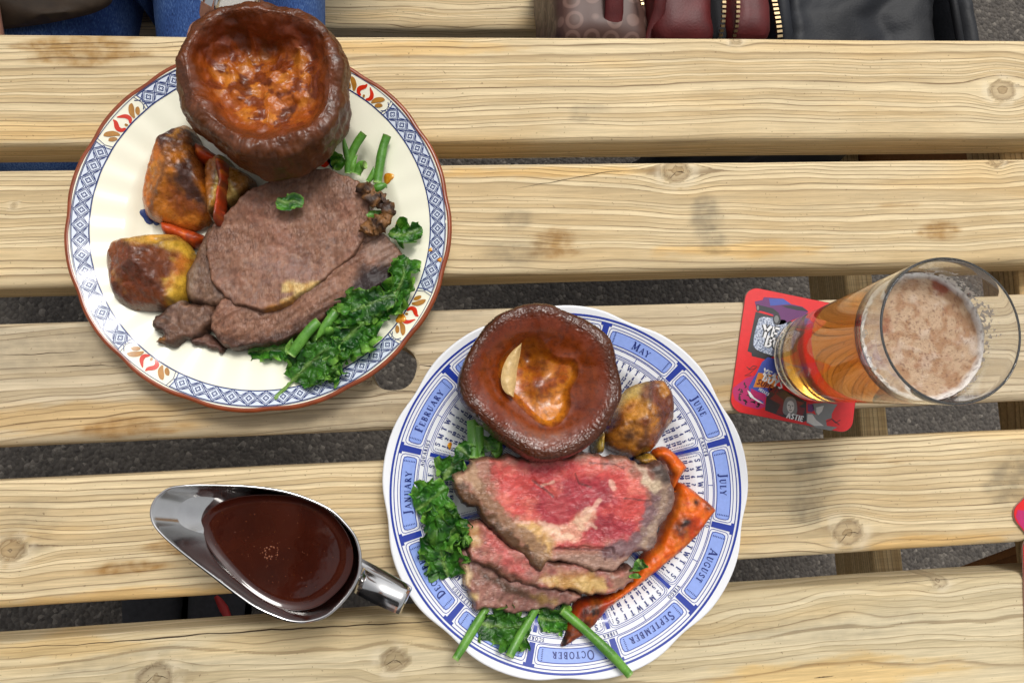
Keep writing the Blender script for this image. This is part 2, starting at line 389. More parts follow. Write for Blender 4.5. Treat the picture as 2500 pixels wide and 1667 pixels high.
def board(name, a0, a1, length, zt, th, r, mat, parent, seed, dens=250, knots=(), stains=(), hole=None, axis='x', wav=1.0, slope=0.0, rot=None, fine=True, greyf=0.0):
    """one timber: runs along x from length[0] to length[1], a0..a1 wide, top at zt, rounded edges"""
    wd = a1 - a0
    nt_ = 44 if fine else 8
    prof = [(0.0, -th)]
    for s in np.linspace(-th + r, -r, 8 if fine else 3): prof.append((0.0, s))
    for a in np.linspace(0, 90, 7)[1:-1]: prof.append((r - r * math.cos(rad(a)), -r + r * math.sin(rad(a))))
    for s in np.linspace(r, wd - r, nt_): prof.append((s, 0.0))
    for a in np.linspace(0, 90, 7)[1:-1]: prof.append((wd - r + r * math.sin(rad(a)), -r + r * math.cos(rad(a))))
    for s in np.linspace(-r, -th + r, 8 if fine else 3): prof.append((wd, s))
    prof.append((wd, -th))
    prof = np.array(prof); n = len(prof)
    sl = np.concatenate([[0], np.cumsum(np.linalg.norm(np.diff(prof, axis=0), axis=1))]); sl = sl - sl.mean() + wd / 2
    if fine:
        xs = np.concatenate([np.arange(length[0], -0.44, 0.03), np.arange(-0.44, 0.62, 0.0028), np.arange(0.62, length[1] + 0.01, 0.03)])
    else: xs = np.linspace(length[0], length[1], max(8, int((length[1] - length[0]) / 0.012)))
    X = np.repeat(xs, n); A = np.tile(prof[:, 0], len(xs)); Zp = np.tile(prof[:, 1], len(xs)); SL = np.tile(sl, len(xs))
    # slightly uneven sawn edges
    wob = 0.0008 * fbm(X * 3.5, A * 8, 0, seed, 3)
    y = a0 + A + wob * (np.abs(A / wd - 0.5) * 2) ** 2
    z = zt + Zp + 0.0006 * fbm(X * 5, A * 25, 1.5, seed + 3, 3)
    yy = SL + wav * (0.010 * fbm(X * 1.7, SL * 6, 0, seed + 1, 2) + 0.0022 * fbm(X * 9, SL * 25, 2, seed + 2, 3)) + slope * X
    kn = np.zeros(len(X)); gr = np.full(len(X), greyf, float); st = np.zeros(len(X)); gd = np.zeros(len(X)); off = np.zeros(len(X)); pa = np.zeros(len(X))
    for (kx, ky, kr) in knots:
        dx = X - kx; dy = y - ky
        e = np.hypot(dx / (1.25 * kr), dy / kr) + 0.12 * fbm(X * 130, y * 130, 0, seed + 9, 2)
        push = 0.95 * kr * np.exp(-(dx / (2.6 * kr)) ** 2) * np.exp(-np.maximum(np.abs(dy) - kr, 0) / (2.0 * kr))
        yy = yy - np.sign(dy) * np.minimum(push, np.abs(dy))
        ins = sst(1.08, 0.92, e)
        off = off * (1 - ins) + ins * (e * 1.7 + .5 * fbm(X * 260, y * 260, 0, seed + 15, 3) + 500 * kr)
        kn = np.maximum(kn, ins * (0.55 + 0.45 * sst(0.55, 0.95, e)))
        halo = np.exp(-((e - 1.35) / 0.35) ** 2); pa = np.maximum(pa, halo * sst(-.5, .3, fbm(X * 90, y * 90, 0, seed + 16, 3)))
        gr = gr - 0.0
        kn = np.maximum(kn, 0.0)
        off = np.where((ins < 0.5) & (halo > 0.9), off, off)
    dm = dens * (yy + 0.6 * 0.02) + 4.2 * noise3(yy * 30, 0.5, 0.5, seed + 20) + 1.6 * noise3(yy * 90, 0.5, 0.7, seed + 21)
    ring = np.where(kn > 0.25, off, dm + 50)
    for (sx_, sy_, rx, ry, kind, amt) in stains:
        q = np.hypot((X - sx_) / rx, (y - sy_) / ry) + 0.42 * fbm(X * 26, y * 150, 0, seed + 31, 4)
        v = amt * sst(1.1, 0.55, q)
        if kind == 'b': st = np.maximum(st, v)
        elif kind == 'g': gr = np.maximum(gr, v)
        else: gd = np.maximum(gd, v)
    gd = np.maximum(gd, 0.40 * sst(0.2, 0.65, fbm(X * 4, y * 26, 5, seed + 41, 3)))
    V = np.stack([X, y, z], 1)
    if rot is not None: V = rot(V)
    F = np.concatenate([grid_faces(len(xs), n)])
    o = mesh(name, V, F, mat, parent, None, True, dict(ring=ring, knot=kn, stain=st, grey=gr, gold=gd, pale=pa))
    return o
table = empty('picnic_table', (0.05, 0.045, GZ), 'weathered pale wooden picnic table with gapped plank top and attached bench seat', 'picnic table')
kn = lambda px, py, r: (*at([(px, py)], 0)[0, :2], r)
sn_ = lambda px, py, rx, ry, k, a: (*at([(px, py)], 0)[0, :2], rx / 3050.0, ry / 3050.0, k, a)
XL = (-0.82, 0.72)
TH = 0.033; RR = 0.0052
board('plank', 0.2135, 0.2968, XL, 0, TH, RR, m_wood, table, 11, dens=270, slope=-0.014,
      knots=[kn(2302, 208, 0.0085), kn(1690, 92, 0.004)],
      stains=[sn_(180, 115, 150, 45, 'b', .95), sn_(1350, 250, 60, 14, 'g', .5), sn_(1330, 270, 30, 10, 'g', .6), sn_(900, 110, 300, 20, 'a', .8), sn_(60, 300, 300, 30, 'a', .6)])
board('plank', 0.1125, 0.1965, XL, 0, TH, RR, m_wood, table, 23, dens=255, slope=0.01,
      knots=[kn(1553, 393, 0.0085), kn(2290, 372, 0.004), kn(32, 472, .0022)],
      stains=[sn_(1620, 500, 42, 60, 'g', .95), sn_(1640, 560, 40, 40, 'g', .8), sn_(1180, 505, 45, 28, 'g', .7), sn_(1190, 580, 90, 32, 'g', .75),
              sn_(1275, 565, 60, 40, 'b', .85), sn_(2150, 530, 60, 26, 'b', .9), sn_(2060, 470, 60, 8, 'b', .5), sn_(1700, 575, 200, 22, 'a', .9), sn_(1250, 395, 300, 14, 'a', .9)])
board('plank', 0.0055, 0.0885, XL, 0, TH, RR, m_wood3, table, 37, dens=215, slope=-0.03, wav=1.7,
      knots=[kn(1075, 668, 0.0055), kn(845, 870, 0.004)], greyf=0.06,
      stains=[sn_(160, 790, 340, 55, 'g', .55), sn_(260, 985, 120, 22, 'b', .8), sn_(200, 960, 320, 40, 'a', .8), sn_(900, 960, 260, 60, 'g', .5), sn_(1050, 700, 160, 40, 'g', .5),
              sn_(1700, 900, 200, 20, 'a', .7)])
board('plank', -0.0985, -0.0165, XL, 0, TH, RR, m_wood, table, 58, dens=245, slope=0.012,
      knots=[kn(1947, 1222, 0.0088), kn(26, 1262, 0.0075)],
      stains=[sn_(1858, 1060, 60, 30, 'g', .9), sn_(1870, 1110, 60, 50, 'g', .5), sn_(1855, 1170, 45, 40, 'g', .9), sn_(2330, 1100, 80, 65, 'g', .95), sn_(430, 1255, 95, 26, 'b', .85),
              sn_(285, 1305, 90, 16, 'b', .95), sn_(60, 1215, 70, 60, 'g', .5), sn_(2150, 1245, 190, 22, 'a', .9), sn_(300, 1375, 350, 22, 'a', .9), sn_(1990, 1050, 50, 10, 'b', .4), sn_(2060, 1060, 40, 8, 'b', .4)])
board('plank', -0.2050, -0.1195, XL, 0, TH, 0.0062, m_wood5, table, 71, dens=125, slope=0.03, wav=2.4,
      knots=[kn(905, 1515, 0.0075), kn(355, 1556, 0.009), kn(2160, 1332, 0.005), kn(2385, 1530, 0.0022)],
      stains=[sn_(330, 1520, 160, 34, 'g', .5), sn_(150, 1490, 200, 22, 'a', .7), sn_(1900, 1550, 300, 40, 'a', .9), sn_(1300, 1480, 300, 30, 'g', .25), sn_(1900, 1440, 300, 30, 'g', .4)])

# a round parasol hole bored through the third plank
third = [o for o in table.children if o.name.startswith('plank')][2]
hc = at([(903, 843)], 0)[0]
cut = bpy.data.objects.new('cutter', bpy.data.meshes.new('cutter'))
ang = np.linspace(0, 2 * np.pi, 48, endpoint=False)
rr_ = 0.0166 + 0.0003 * np.sin(ang * 5)
V = np.concatenate([np.stack([hc[0] + rr_ * np.cos(ang), hc[1] + rr_ * np.sin(ang), np.full(48, zz)], 1) for zz in (-0.08, 0.02)])
cut.data.from_pydata(V.tolist(), [], [[i, (i + 1) % 48, 48 + (i + 1) % 48, 48 + i] for i in range(48)] + [list(range(47, -1, -1)), list(range(48, 96))])
COL.objects.link(cut)
# close the plank's underside so the boring is clean
bmm = bmesh.new(); bmm.from_mesh(third.data)
bmesh.ops.holes_fill(bmm, edges=[e for e in bmm.edges if e.is_boundary], sides=0)
bmm.to_mesh(third.data); bmm.free()
md = third.modifiers.new('bore', 'BOOLEAN'); md.operation = 'DIFFERENCE'; md.object = cut; md.solver = 'EXACT'
dg = bpy.context.evaluated_depsgraph_get()
nm = bpy.data.meshes.new_from_object(third.evaluated_get(dg)); third.modifiers.remove(md); third.data = nm
bpy.data.objects.remove(cut)

# drying cracks: thin dark strips on the planks, coloured as the shade inside splits
m_crack = simple('split_shadow_wood', srgb(58, 42, 26), 0.95)
def crack(pts, w0, z=0.0003):
    P = smooth_line(at(pts, z), 10); n = len(P); t = np.linspace(0, 1, n)
    P[:, 1] += 0.0006 * fbm(P[:, 0] * 90, 0.3, 0.1, 77, 3)
    wv = w0 * np.sin(np.pi * np.clip(t, 0.02, 0.98)) ** 0.5 * (0.7 + 0.5 * noise3(t * 9, 1.2, 0.1, 3))
    V = np.concatenate([P + np.stack([0 * wv, wv / 2, 0 * wv], 1), P - np.stack([0 * wv, wv / 2, 0 * wv], 1)])
    F = [[i, i + 1, n + i + 1, n + i] for i in range(n - 1)]
    mesh('crack', V, F, m_crack, table, smooth=False)
crack([(0, 1487), (250, 1474), (480, 1455), (720, 1440), (960, 1428), (1120, 1416)], 0.0011)
crack([(962, 838), (1005, 840), (1045, 836)], 0.0010)
crack([(1470, 842), (1560, 845), (1660, 836)], 0.0005)
crack([(0, 815), (90, 812), (180, 806)], 0.0005)
crack([(120, 842), (200, 838), (275, 840)], 0.0005)
crack([(1180, 433), (1290, 415), (1390, 396), (1432, 392)], 0.0005)
crack([(860, 905), (930, 897), (980, 903)], 0.0006)
crack([(945, 930), (955, 915), (985, 905)], 0.0004)
for a_ in ((1862, 1550), ):
    crack([(1870, 1557), (1890, 1553), (1915, 1552)], 0.0009)
crack([(2000, 1345), (2150, 1330), (2352, 1318)], 0.0004)
for kx, ky, sc in ((1553, 393, 20), (1947, 1222, 26), (905, 1515, 22), (352, 1550, 34)):
    for a0_ in (200, 75, 330):
        a1_ = rad(a0_ + kx % 30)
        crack([(kx, ky), (kx + sc * .5 * math.cos(a1_) + 2, ky - sc * .5 * math.sin(a1_)), (kx + sc * math.cos(a1_), ky - sc * math.sin(a1_) + 3)], 0.0007)

# under-frame: support beams, battens and A-frame legs
def beam_y(name, x0, x1, y0, y1, zt, th, mat, seed):
    rot = lambda V: np.stack([x0 + (V[:, 1]), V[:, 0], V[:, 2]], 1)
    return board(name, 0.0, x1 - x0, (y0, y1), zt, th, 0.003, mat, table, seed, dens=240, rot=rot, fine=False)
for bx, sd_ in ((0.477, 5), (-0.62, 6)):
    beam_y('support_beam', bx, bx + 0.034, -0.62, 0.71, -0.29, 0.085, m_beam, 90 + sd_)
    beam_y('batten', bx, bx + 0.034, -0.20, 0.29, -TH - 0.001, 0.040, m_beam, 95 + sd_)
    for (ya, yb) in ((0.235, 0.52), (-0.135, -0.42)):
        th_ = math.atan2(yb - ya, -(-0.74 + TH)); ln = math.hypot(yb - ya, 0.74 - TH)
        def rot(V, bx=bx, ya=ya, th_=th_):
            t = V[:, 0]; a = V[:, 1]; h = V[:, 2]
            yv = ya + t * math.sin(th_) + a * math.cos(th_); zv = -TH - 0.002 - t * math.cos(th_) + a * math.sin(th_)
            return np.stack([bx + 0.0345 - h, yv, zv], 1)
        board('leg', -0.0425, 0.0425, (0.02, ln - 0.02), 0.0, 0.034, 0.003, m_leg, table, 61 + int(ya * 100), dens=210, rot=rot, fine=False)
for y0_ in (0.470, 0.577):
    board('seat_plank', y0_, y0_ + 0.098, (-0.82, float(at([(2215, 20)], -.29)[0, 0])), -0.29, 0.033, 0.006, m_wood, table, 140 + int(y0_ * 100), dens=170, wav=2.2)
for y0_ in (-0.52, -0.627):
    board('seat_plank', y0_, y0_ + 0.098, XL, -0.29, 0.033, 0.006, m_wood, table, 160 + int(-y0_ * 100), dens=200, fine=False)
# ================================================================== glazed plates
def glaze(name, color, rough=0.12, var=0.02, vscale=40):
    m, nt, b = newmat(name)
    geo = nd(nt, 'ShaderNodeNewGeometry')
    n1 = nd(nt, 'ShaderNodeTexNoise', Scale=vscale, Detail=3.0); nt.links.new(geo.outputs['Position'], n1.inputs['Vector'])
    r = ramp(nt, [(0.3, tuple(c * (1 - var) for c in color)), (0.7, tuple(min(1, c * (1 + var)) for c in color))])
    nt.links.new(n1.outputs[0], r.inputs[0]); nt.links.new(r.outputs[0], b.inputs['Base Color'])
    b.inputs['Roughness'].default_value = rough; b.inputs['Specular IOR Level'].default_value = 0.5
    return m
class Plate:
    def __init__(s, name, c, R, zr, well, mat, notch, nfl, label, cat, rim_t=0.003):
        s.c = np.array(c); s.R = R; s.zr = zr; s.well = well; s.notch = notch; s.nfl = nfl
        nth = 720
        th = np.linspace(0, 2 * np.pi, nth, endpoint=False)
        rs = np.concatenate([np.linspace(0, well - 0.008, 10), np.linspace(well - 0.007, well + 0.014, 24), np.linspace(well + 0.016, R, 44)])
        Rt = s.Rth(th)[:, None] / R
        blend = sst(well + 0.01, R, rs)[None, :]
        r2 = rs[None, :] * (1 + (Rt - 1) * blend)
        T = np.broadcast_to(th[:, None], r2.shape)
        zt = s.z(r2, T)
        top = np.stack([s.c[0] + r2 * np.cos(T), s.c[1] + r2 * np.sin(T), zt], -1)
        # rounded lip, underside and foot ring
        Re = r2[:, -1:]; ze = zt[:, -1:]
        lip = [(0.0008, -0.0003), (0.0013, -0.0012), (0.0009, -0.0024), (-0.002, -0.0033)]
        under = []
        for dr, dz in lip: under.append((Re + dr, ze + dz))
        for k in np.linspace(0.95, 0.0, 12)[:-1]:
            rr = s.well + 0.006 + (Re - s.well - 0.006) * k; under.append((rr, s.z(rr, T[:, :1]) - 0.0042))
        f = s.well - 0.004
        for rr, zz in ((f + .004, 0.003), (f + .002, 0.0004), (f, 0.0), (f - .003, 0.0004), (f - .006, 0.003), (0.0, 0.003)):
            under.append((np.full_like(Re, rr), np.full_like(Re, zz)))
        und = np.stack([np.stack([s.c[0] + r * np.cos(T[:, :1]), s.c[1] + r * np.sin(T[:, :1]), z + 0 * r], -1)[:, 0] for r, z in under], 1)
        A = np.concatenate([top, und], 1); n = A.shape[1]
        s.o = empty(name, (s.c[0], s.c[1], 0.0), label, cat)
        mesh('dish', A.reshape(-1, 3), grid_faces(nth, n, wrap_u=True), mat, s.o)
    def Rth(s, th):
        n, ph, dep, wd, amp = s.notch
        d = (np.degrees(th) - ph) % (360.0 / n); d = np.minimum(d, 360.0 / n - d)
        return s.R * (1 - dep * np.exp(-(d / wd) ** 2) + amp * np.cos(rad(360) * d / (360.0 / n)) * -1)
    def z(s, r, th=0.0):
        w = s.well
        z0 = 0.0062; zw = z0 + 0.0075
        rise = sst(w - 0.006, w + 0.012, r) * (zw - z0)
        slope = np.clip((r - w - 0.004) / (s.R - w - 0.004), 0, 1.2)
        zz = z0 + rise + (s.zr - zw) * slope ** 1.15
        if s.nfl:
            zz = zz + 0.0002 * np.cos(s.nfl * th) * sst(w, w + 0.012, r) * sst(s.R * 0.99, s.R * 0.86, r)
        return zz
    def xy(s, r, deg):
        return np.array([s.c[0] + r * math.cos(rad(deg)), s.c[1] + r * math.sin(rad(deg))])
class Print:
    """flat print fired on the glaze: thin sheets that follow the plate's surface"""
    def __init__(s, plate, off): s.p = plate; s.off = off; s.V = []; s.F = []
    def _add(s, pts):
        pts = np.asarray(pts, float); d = pts - s.p.c; r = np.hypot(d[:, 0], d[:, 1]); th = np.arctan2(d[:, 1], d[:, 0])
        i = len(s.V); s.V += [(*p, z) for p, z in zip(pts, s.p.z(r, th) + s.off)]; return i
    def line(s, pts, w, closed=False):
        P = np.asarray(pts, float); n = len(P)
        w = np.broadcast_to(w, (n,))
        T = (np.roll(P, -1, 0) - np.roll(P, 1, 0)) if closed else np.gradient(P, axis=0)
        T = T / (np.linalg.norm(T, axis=1)[:, None] + 1e-12); N = np.stack([-T[:, 1], T[:, 0]], 1)
        i = s._add(np.concatenate([P + N * w[:, None] / 2, P - N * w[:, None] / 2]))
        for k in range(n if closed else n - 1):
            j = (k + 1) % n; s.F.append([i + k, i + n + k, i + n + j, i + j])
    def pol(s, pts, w, closed=False, step=0.0016):
        """pts as (radius, degrees)"""
        out = []; m = len(pts)
        for k in range(m if closed else m - 1):
            (r0, a0), (r1, a1) = pts[k], pts[(k + 1) % m]
            n = max(1, int(max(abs(r1 - r0), abs(rad(a1 - a0)) * r0) / step))
            for t in np.arange(n) / n: out.append(s.p.xy(r0 + (r1 - r0) * t, a0 + (a1 - a0) * t))
        if not closed: out.append(s.p.xy(*pts[-1]))
        s.line(out, w, closed)
    def arc(s, r, a0, a1, w):
        n = max(3, int(abs(a1 - a0) / 1.0)); s.line([s.p.xy(r, a) for a in np.linspace(a0, a1, n)], w, False)
    def ring(s, r, w): s.line([s.p.xy(r, a) for a in np.arange(0, 360, 0.75)], w, True)
    def panel(s, r0, r1, a0, a1, nr=8):
        na = max(2, int(abs(a1 - a0) / 0.7)); i0 = None
        for a in np.linspace(a0, a1, na):
            i = s._add([s.p.xy(r, a) for r in np.linspace(r0, r1, nr)]); i0 = i if i0 is None else i0
        for f in grid_faces(na, nr): s.F.append([int(q) + i0 for q in f])
    def poly(s, pts):
        """a painted patch: many thin strips across its own outline"""
        P = np.asarray(pts, float); i = s._add(P)
        for t in geometry.tessellate_polygon([[Vector((*p, 0)) for p in P]]): s.F.append([i + q for q in t])
    def stroke_text(s, txt, r, a_mid, h, font, w=1.0, spacing=0.16, small=None):
        """letters along an arc, tops outward, read clockwise"""
        adv = []; tot = 0
        for k, ch in enumerate(txt):
            hh = h if (small is None or k == 0) else h * small
            g = font.get(ch); wd = (g[0] if g else 0.5) * hh; adv.append((ch, hh, wd)); tot += wd + spacing * h
        a = a_mid + math.degrees((tot - spacing * h) / 2 / (r + h * 0.4))
        for ch, hh, wd in adv:
            g = font.get(ch); am = a - math.degrees(wd / 2 / (r + h * 0.4))
            ct, st = math.cos(rad(am)), math.sin(rad(am)); o = s.p.xy(r, am)
            if g:
                for thick, pts in g[1]:
                    q = [o + np.array([ct, st]) * (y * hh) + np.array([st, -ct]) * ((x - g[0] / 2) * hh) for x, y in pts]
                    s.line(q, thick * hh * w)
            a -= math.degrees((wd + spacing * h) / (r + h * 0.4))
    def build(s, name, mat): return mesh(name, np.array(s.V), s.F, mat, s.p.o, smooth=True)

# ---------------------------------------------------------------- a small serif alphabet (strokes: thickness, points)
K, N_ = 0.20, 0.09
def circ(cx, cy, rx, ry, a0=0, a1=360, n=14): return [(cx + rx * math.cos(rad(a)), cy + ry * math.sin(rad(a))) for a in np.linspace(a0, a1, n)]
def ser(x, y, w=0.30): return (N_, [(x - w / 2, y), (x + w / 2, y)])
SERIF = {
 'A': (0.86, [(N_, [(0.10, 0), (0.42, 1)]), (K, [(0.42, 1), (0.76, 0)]), (N_, [(0.2, .34), (.64, .34)]), ser(.1, .04, .24), ser(.76, .04, .3)]),
 'B': (0.70, [(K, [(.2, 0), (.2, 1)]), (N_ * 1.5, circ(.3, .76, .26, .22, 90, -90, 8)), (N_ * 1.7, circ(.32, .27, .3, .25, 90, -90, 8)), (N_, [(.06, 1), (.3, 1)]), (N_, [(.2, .53), (.32, .53)]), (N_, [(.06, .02), (.32, .02)])]),
 'C': (0.74, [(N_ * 1.6, circ(.42, .5, .34, .48, 45, 315, 16)), (N_, [(.66, .98), (.66, .7)])]),
 'D': (0.80, [(K, [(.2, 0), (.2, 1)]), (N_ * 1.7, circ(.28, .5, .42, .48, 90, -90, 12)), (N_, [(.06, .98), (.3, .98)]), (N_, [(.06, .02), (.3, .02)])]),
 'E': (0.68, [(K, [(.2, 0), (.2, 1)]), (N_, [(.06, .97), (.6, .97), (.6, .76)]), (N_, [(.2, .52), (.46, .52)]), (N_, [(.06, .03), (.62, .03), (.62, .26)])]),
 'F': (0.64, [(K, [(.2, 0), (.2, 1)]), (N_, [(.06, .97), (.58, .97), (.58, .74)]), (N_, [(.2, .5), (.44, .5)]), ser(.2, .03, .36)]),
 'G': (0.80, [(N_ * 1.6, circ(.42, .5, .34, .48, 45, 320, 16)), (N_, [(.68, .98), (.68, .72)]), (K, [(.68, .1), (.68, .42)]), ser(.66, .42, .3)]),
 'H': (0.84, [(K, [(.2, 0), (.2, 1)]), (K, [(.66, 0), (.66, 1)]), (N_, [(.2, .5), (.66, .5)]), ser(.2, .03), ser(.2, .97), ser(.66, .03), ser(.66, .97)]),
 'I': (0.40, [(K, [(.2, 0), (.2, 1)]), ser(.2, .03), ser(.2, .97)]),
 'J': (0.50, [(K, [(.3, 1), (.3, .15), (.26, -.08), (.12, -.14), (.02, -.06)]), ser(.3, .97, .34)]),
 'L': (0.66, [(K, [(.2, 0), (.2, 1)]), ser(.2, .97, .32), (N_, [(.06, .03), (.6, .03), (.6, .28)])]),
 'M': (1.0, [(N_, [(.16, 0), (.18, 1)]), (K, [(.18, 1), (.48, .1)]), (N_, [(.48, .1), (.80, 1)]), (K, [(.82, 0), (.80, 1)]), ser(.16, .03, .24), ser(.82, .03, .3), ser(.14, .97, .2), ser(.86, .97, .2)]),
 'N': (0.86, [(N_, [(.16, 0), (.16, 1)]), (K, [(.16, 1), (.70, 0)]), (N_, [(.70, 0), (.70, 1)]), ser(.16, .03, .24), ser(.70, .97, .24), ser(.12, .97, .2)]),
 'O': (0.84, [(N_ * 1.7, circ(.42, .5, .35, .48, 0, 360, 20))]),
 'P': (0.66, [(K, [(.2, 0), (.2, 1)]), (N_ * 1.6, circ(.3, .72, .28, .25, 90, -90, 8)), (N_, [(.06, .97), (.3, .97)]), ser(.2, .03, .34)]),
 'Q': (0.84, [(N_ * 1.7, circ(.42, .5, .35, .48, 0, 360, 20)), (K, [(.45, .2), (.75, -.1)])]),
 'R': (0.76, [(K, [(.2, 0), (.2, 1)]), (N_ * 1.5, circ(.3, .74, .26, .23, 90, -90, 8)), (K, [(.36, .5), (.70, 0)]), (N_, [(.06, .97), (.3, .97)]), ser(.2, .03, .32), ser(.7, .03, .16)]),
 'S': (0.60, [(K * .8, [(.52, .86), (.32, .97), (.14, .84), (.14, .66), (.30, .54), (.46, .42), (.48, .2), (.30, .03), (.10, .14)]), (N_, [(.54, .98), (.53, .74)]), (N_, [(.08, .02), (.09, .26)])]),
 'T': (0.72, [(K, [(.36, 0), (.36, 1)]), (N_, [(.06, .74), (.08, .97), (.64, .97), (.66, .74)]), ser(.36, .03, .34)]),
 'U': (0.82, [(K, [(.2, 1), (.2, .3), (.28, .08), (.42, .02)]), (N_, [(.42, .02), (.58, .08), (.66, .3), (.66, 1)]), ser(.2, .97), ser(.66, .97, .24)]),
 'V': (0.82, [(K, [(.12, 1), (.42, 0)]), (N_, [(.42, 0), (.70, 1)]), ser(.12, .97, .28), ser(.70, .97, .22)]),
 'W': (1.12, [(K, [(.10, 1), (.34, 0)]), (N_, [(.34, 0), (.56, .9)]), (K, [(.56, .9), (.78, 0)]), (N_, [(.78, 0), (1.02, 1)]), ser(.1, .97, .26), ser(1.0, .97, .22)]),
 'Y': (0.80, [(K, [(.08, 1), (.40, .46)]), (N_, [(.40, .46), (.72, 1)]), (K, [(.40, .5), (.40, 0)]), ser(.08, .97, .26), ser(.72, .97, .22), ser(.40, .03, .32)]),
}
B_ = 0.24
DIG = {
 '0': (.62, [(B_, circ(.31, .5, .2, .38, 0, 360, 12))]),
 '1': (.46, [(B_ * 1.1, [(.24, 0), (.24, 1)]), (.12, [(.06, .82), (.22, .95)]), (.12, [(.06, .04), (.42, .04)])]),
 '2': (.60, [(B_, [(.1, .76), (.2, .9), (.4, .9), (.48, .74), (.42, .55), (.1, .12)]), (.18, [(.08, .09), (.54, .09)])]),
 '3': (.60, [(B_, [(.1, .88), (.46, .88), (.28, .56), (.46, .4), (.44, .16), (.26, .08), (.08, .14)])]),
 '4': (.62, [(B_, [(.42, 0), (.42, 1)]), (.13, [(.42, .98), (.06, .34), (.58, .34)])]),
 '5': (.60, [(.14, [(.5, .92), (.14, .92), (.13, .56)]), (B_, [(.13, .56), (.4, .56), (.48, .34), (.4, .12), (.1, .1)])]),
 '6': (.60, [(B_, [(.46, .9), (.24, .76), (.13, .4), (.2, .12), (.4, .12), (.46, .32), (.34, .48), (.15, .42)])]),
 '7': (.58, [(.2, [(.06, .9), (.52, .9)]), (B_, [(.5, .88), (.26, .4), (.2, 0)])]),
 '8': (.60, [(B_ * .9, circ(.3, .72, .16, .18, 0, 360, 9)), (B_ * .9, circ(.3, .27, .2, .2, 0, 360, 9))]),
 '9': (.60, [(B_, [(.14, .1), (.36, .24), (.47, .6), (.4, .88), (.2, .88), (.14, .68), (.26, .52), (.45, .58)])]),
}

# ---------------------------------------------------------------- cream plate with the blue lattice border
m_cream = glaze('cream_glaze', srgb(252, 249, 226, 0.92))
PL = Plate('dinner_plate', (-0.1168, 0.1476), 0.1262, 0.0235, 0.082, m_cream, (15, 8, 0.0075, 4.2, 0.0008), 36,
           'cream china plate with blue lattice border and brown edge under the well done beef', 'plate')
m_navy = glaze('cobalt_print', srgb(26, 48, 112, 0.9)); m_paleblue = glaze('pale_blue_print', srgb(226, 235, 248, 0.87))
m_brown = glaze('brown_edge_paint', srgb(150, 70, 34, 0.8), 0.22, 0.2, 120)
m_red = glaze('red_enamel', srgb(216, 50, 22, 0.9)); m_gold = glaze('ochre_enamel', srgb(178, 122, 44, 0.9), 0.2, 0.2, 200)
pw = Print(PL, 0.00018); pn = Print(PL, 0.00034); pr_ = Print(PL, 0.00034); pg_ = Print(PL, 0.00042); pv = Print(PL, 0.0003)
RI, RO = 0.1132, 0.1232
mots = (142.0, 53.0, -34.0, -128.5)
def edge_r(a, dr): return float(PL.Rth(rad(a))) - dr
half = 9.6
segs = []
ms = sorted([m % 360 for m in mots])
for i, m0 in enumerate(ms):
    m1 = ms[(i + 1) % 4] + (360 if i == 3 else 0); segs.append((m0 + half, m1 - half))
pn.ring(RI, 0.0008)
for a in np.arange(0, 360, 1.0):
    pass
for a0, a1 in segs:
    pw.panel(RI, RO, a0, a1, 6)
    n = 14; st = (a1 - a0) / n
    pn.pol([(RO, a) for a in np.linspace(a0, a1, 60)], 0.00045)
    for k in range(n):
        b0 = a0 + k * st; b1 = b0 + st; bm = (b0 + b1) / 2; rm = (RI + RO) / 2; e = 0.0011
        # double lines of the diamond net
        for (ra, aa, rb2_, ab) in ((RI, bm, rm, b1), (rm, b1, RO, bm), (RO, bm, rm, b0), (rm, b0, RI, bm)):
            pn.pol([(ra, aa), (rb2_, ab)], 0.0006)
        f = 0.76
        pn.pol([(rm - (rm - RI) * f, bm), (rm, bm + st / 2 * f), (rm + (RO - rm) * f, bm), (rm, bm - st / 2 * f)], 0.00046, True)
        # little four-lobed flower
        o = PL.xy(rm, bm)
        q = [o + 0.0018 * (0.78 + 0.24 * math.cos(4 * rad(t))) * np.array([math.cos(rad(t + bm)), math.sin(rad(t + bm))]) for t in np.arange(0, 360, 20)]
        pn.line(q, 0.00066, True)
        for (re, rk) in ((RI, 1), (RO, -1)):
            pn.pol([(re + rk * 0.0012, b1 - st * .32), (re + rk * 0.0036, b1), (re + rk * 0.0012, b1 + st * .32)], 0.00055)
    for e_ in (a0, a1):
        pn.pol([(RI, e_), (RI + .005, e_ + (0.6 if e_ == a0 else -0.6)), (RO + .0005, e_)], 0.0006); sgn = -1 if e_ == a0 else 1
        pn.pol([(RI, e_ + sgn * 1.0), (RI + .005, e_ + sgn * 0.3), (RO + .0005, e_ + sgn * 1.0)], 0.0004)
def leaf(pp, r, a, pts, wmax):
    P = smooth_line(np.array([PL.xy(r + dr * 0.72, a + da * 0.9) for dr, da in pts]), 6); t = np.linspace(0, 1, len(P))
    pp.line(P, wmax * np.sin(np.pi * np.clip(t * 0.92 + 0.06, 0, 1)) ** 0.8 + 0.00015)
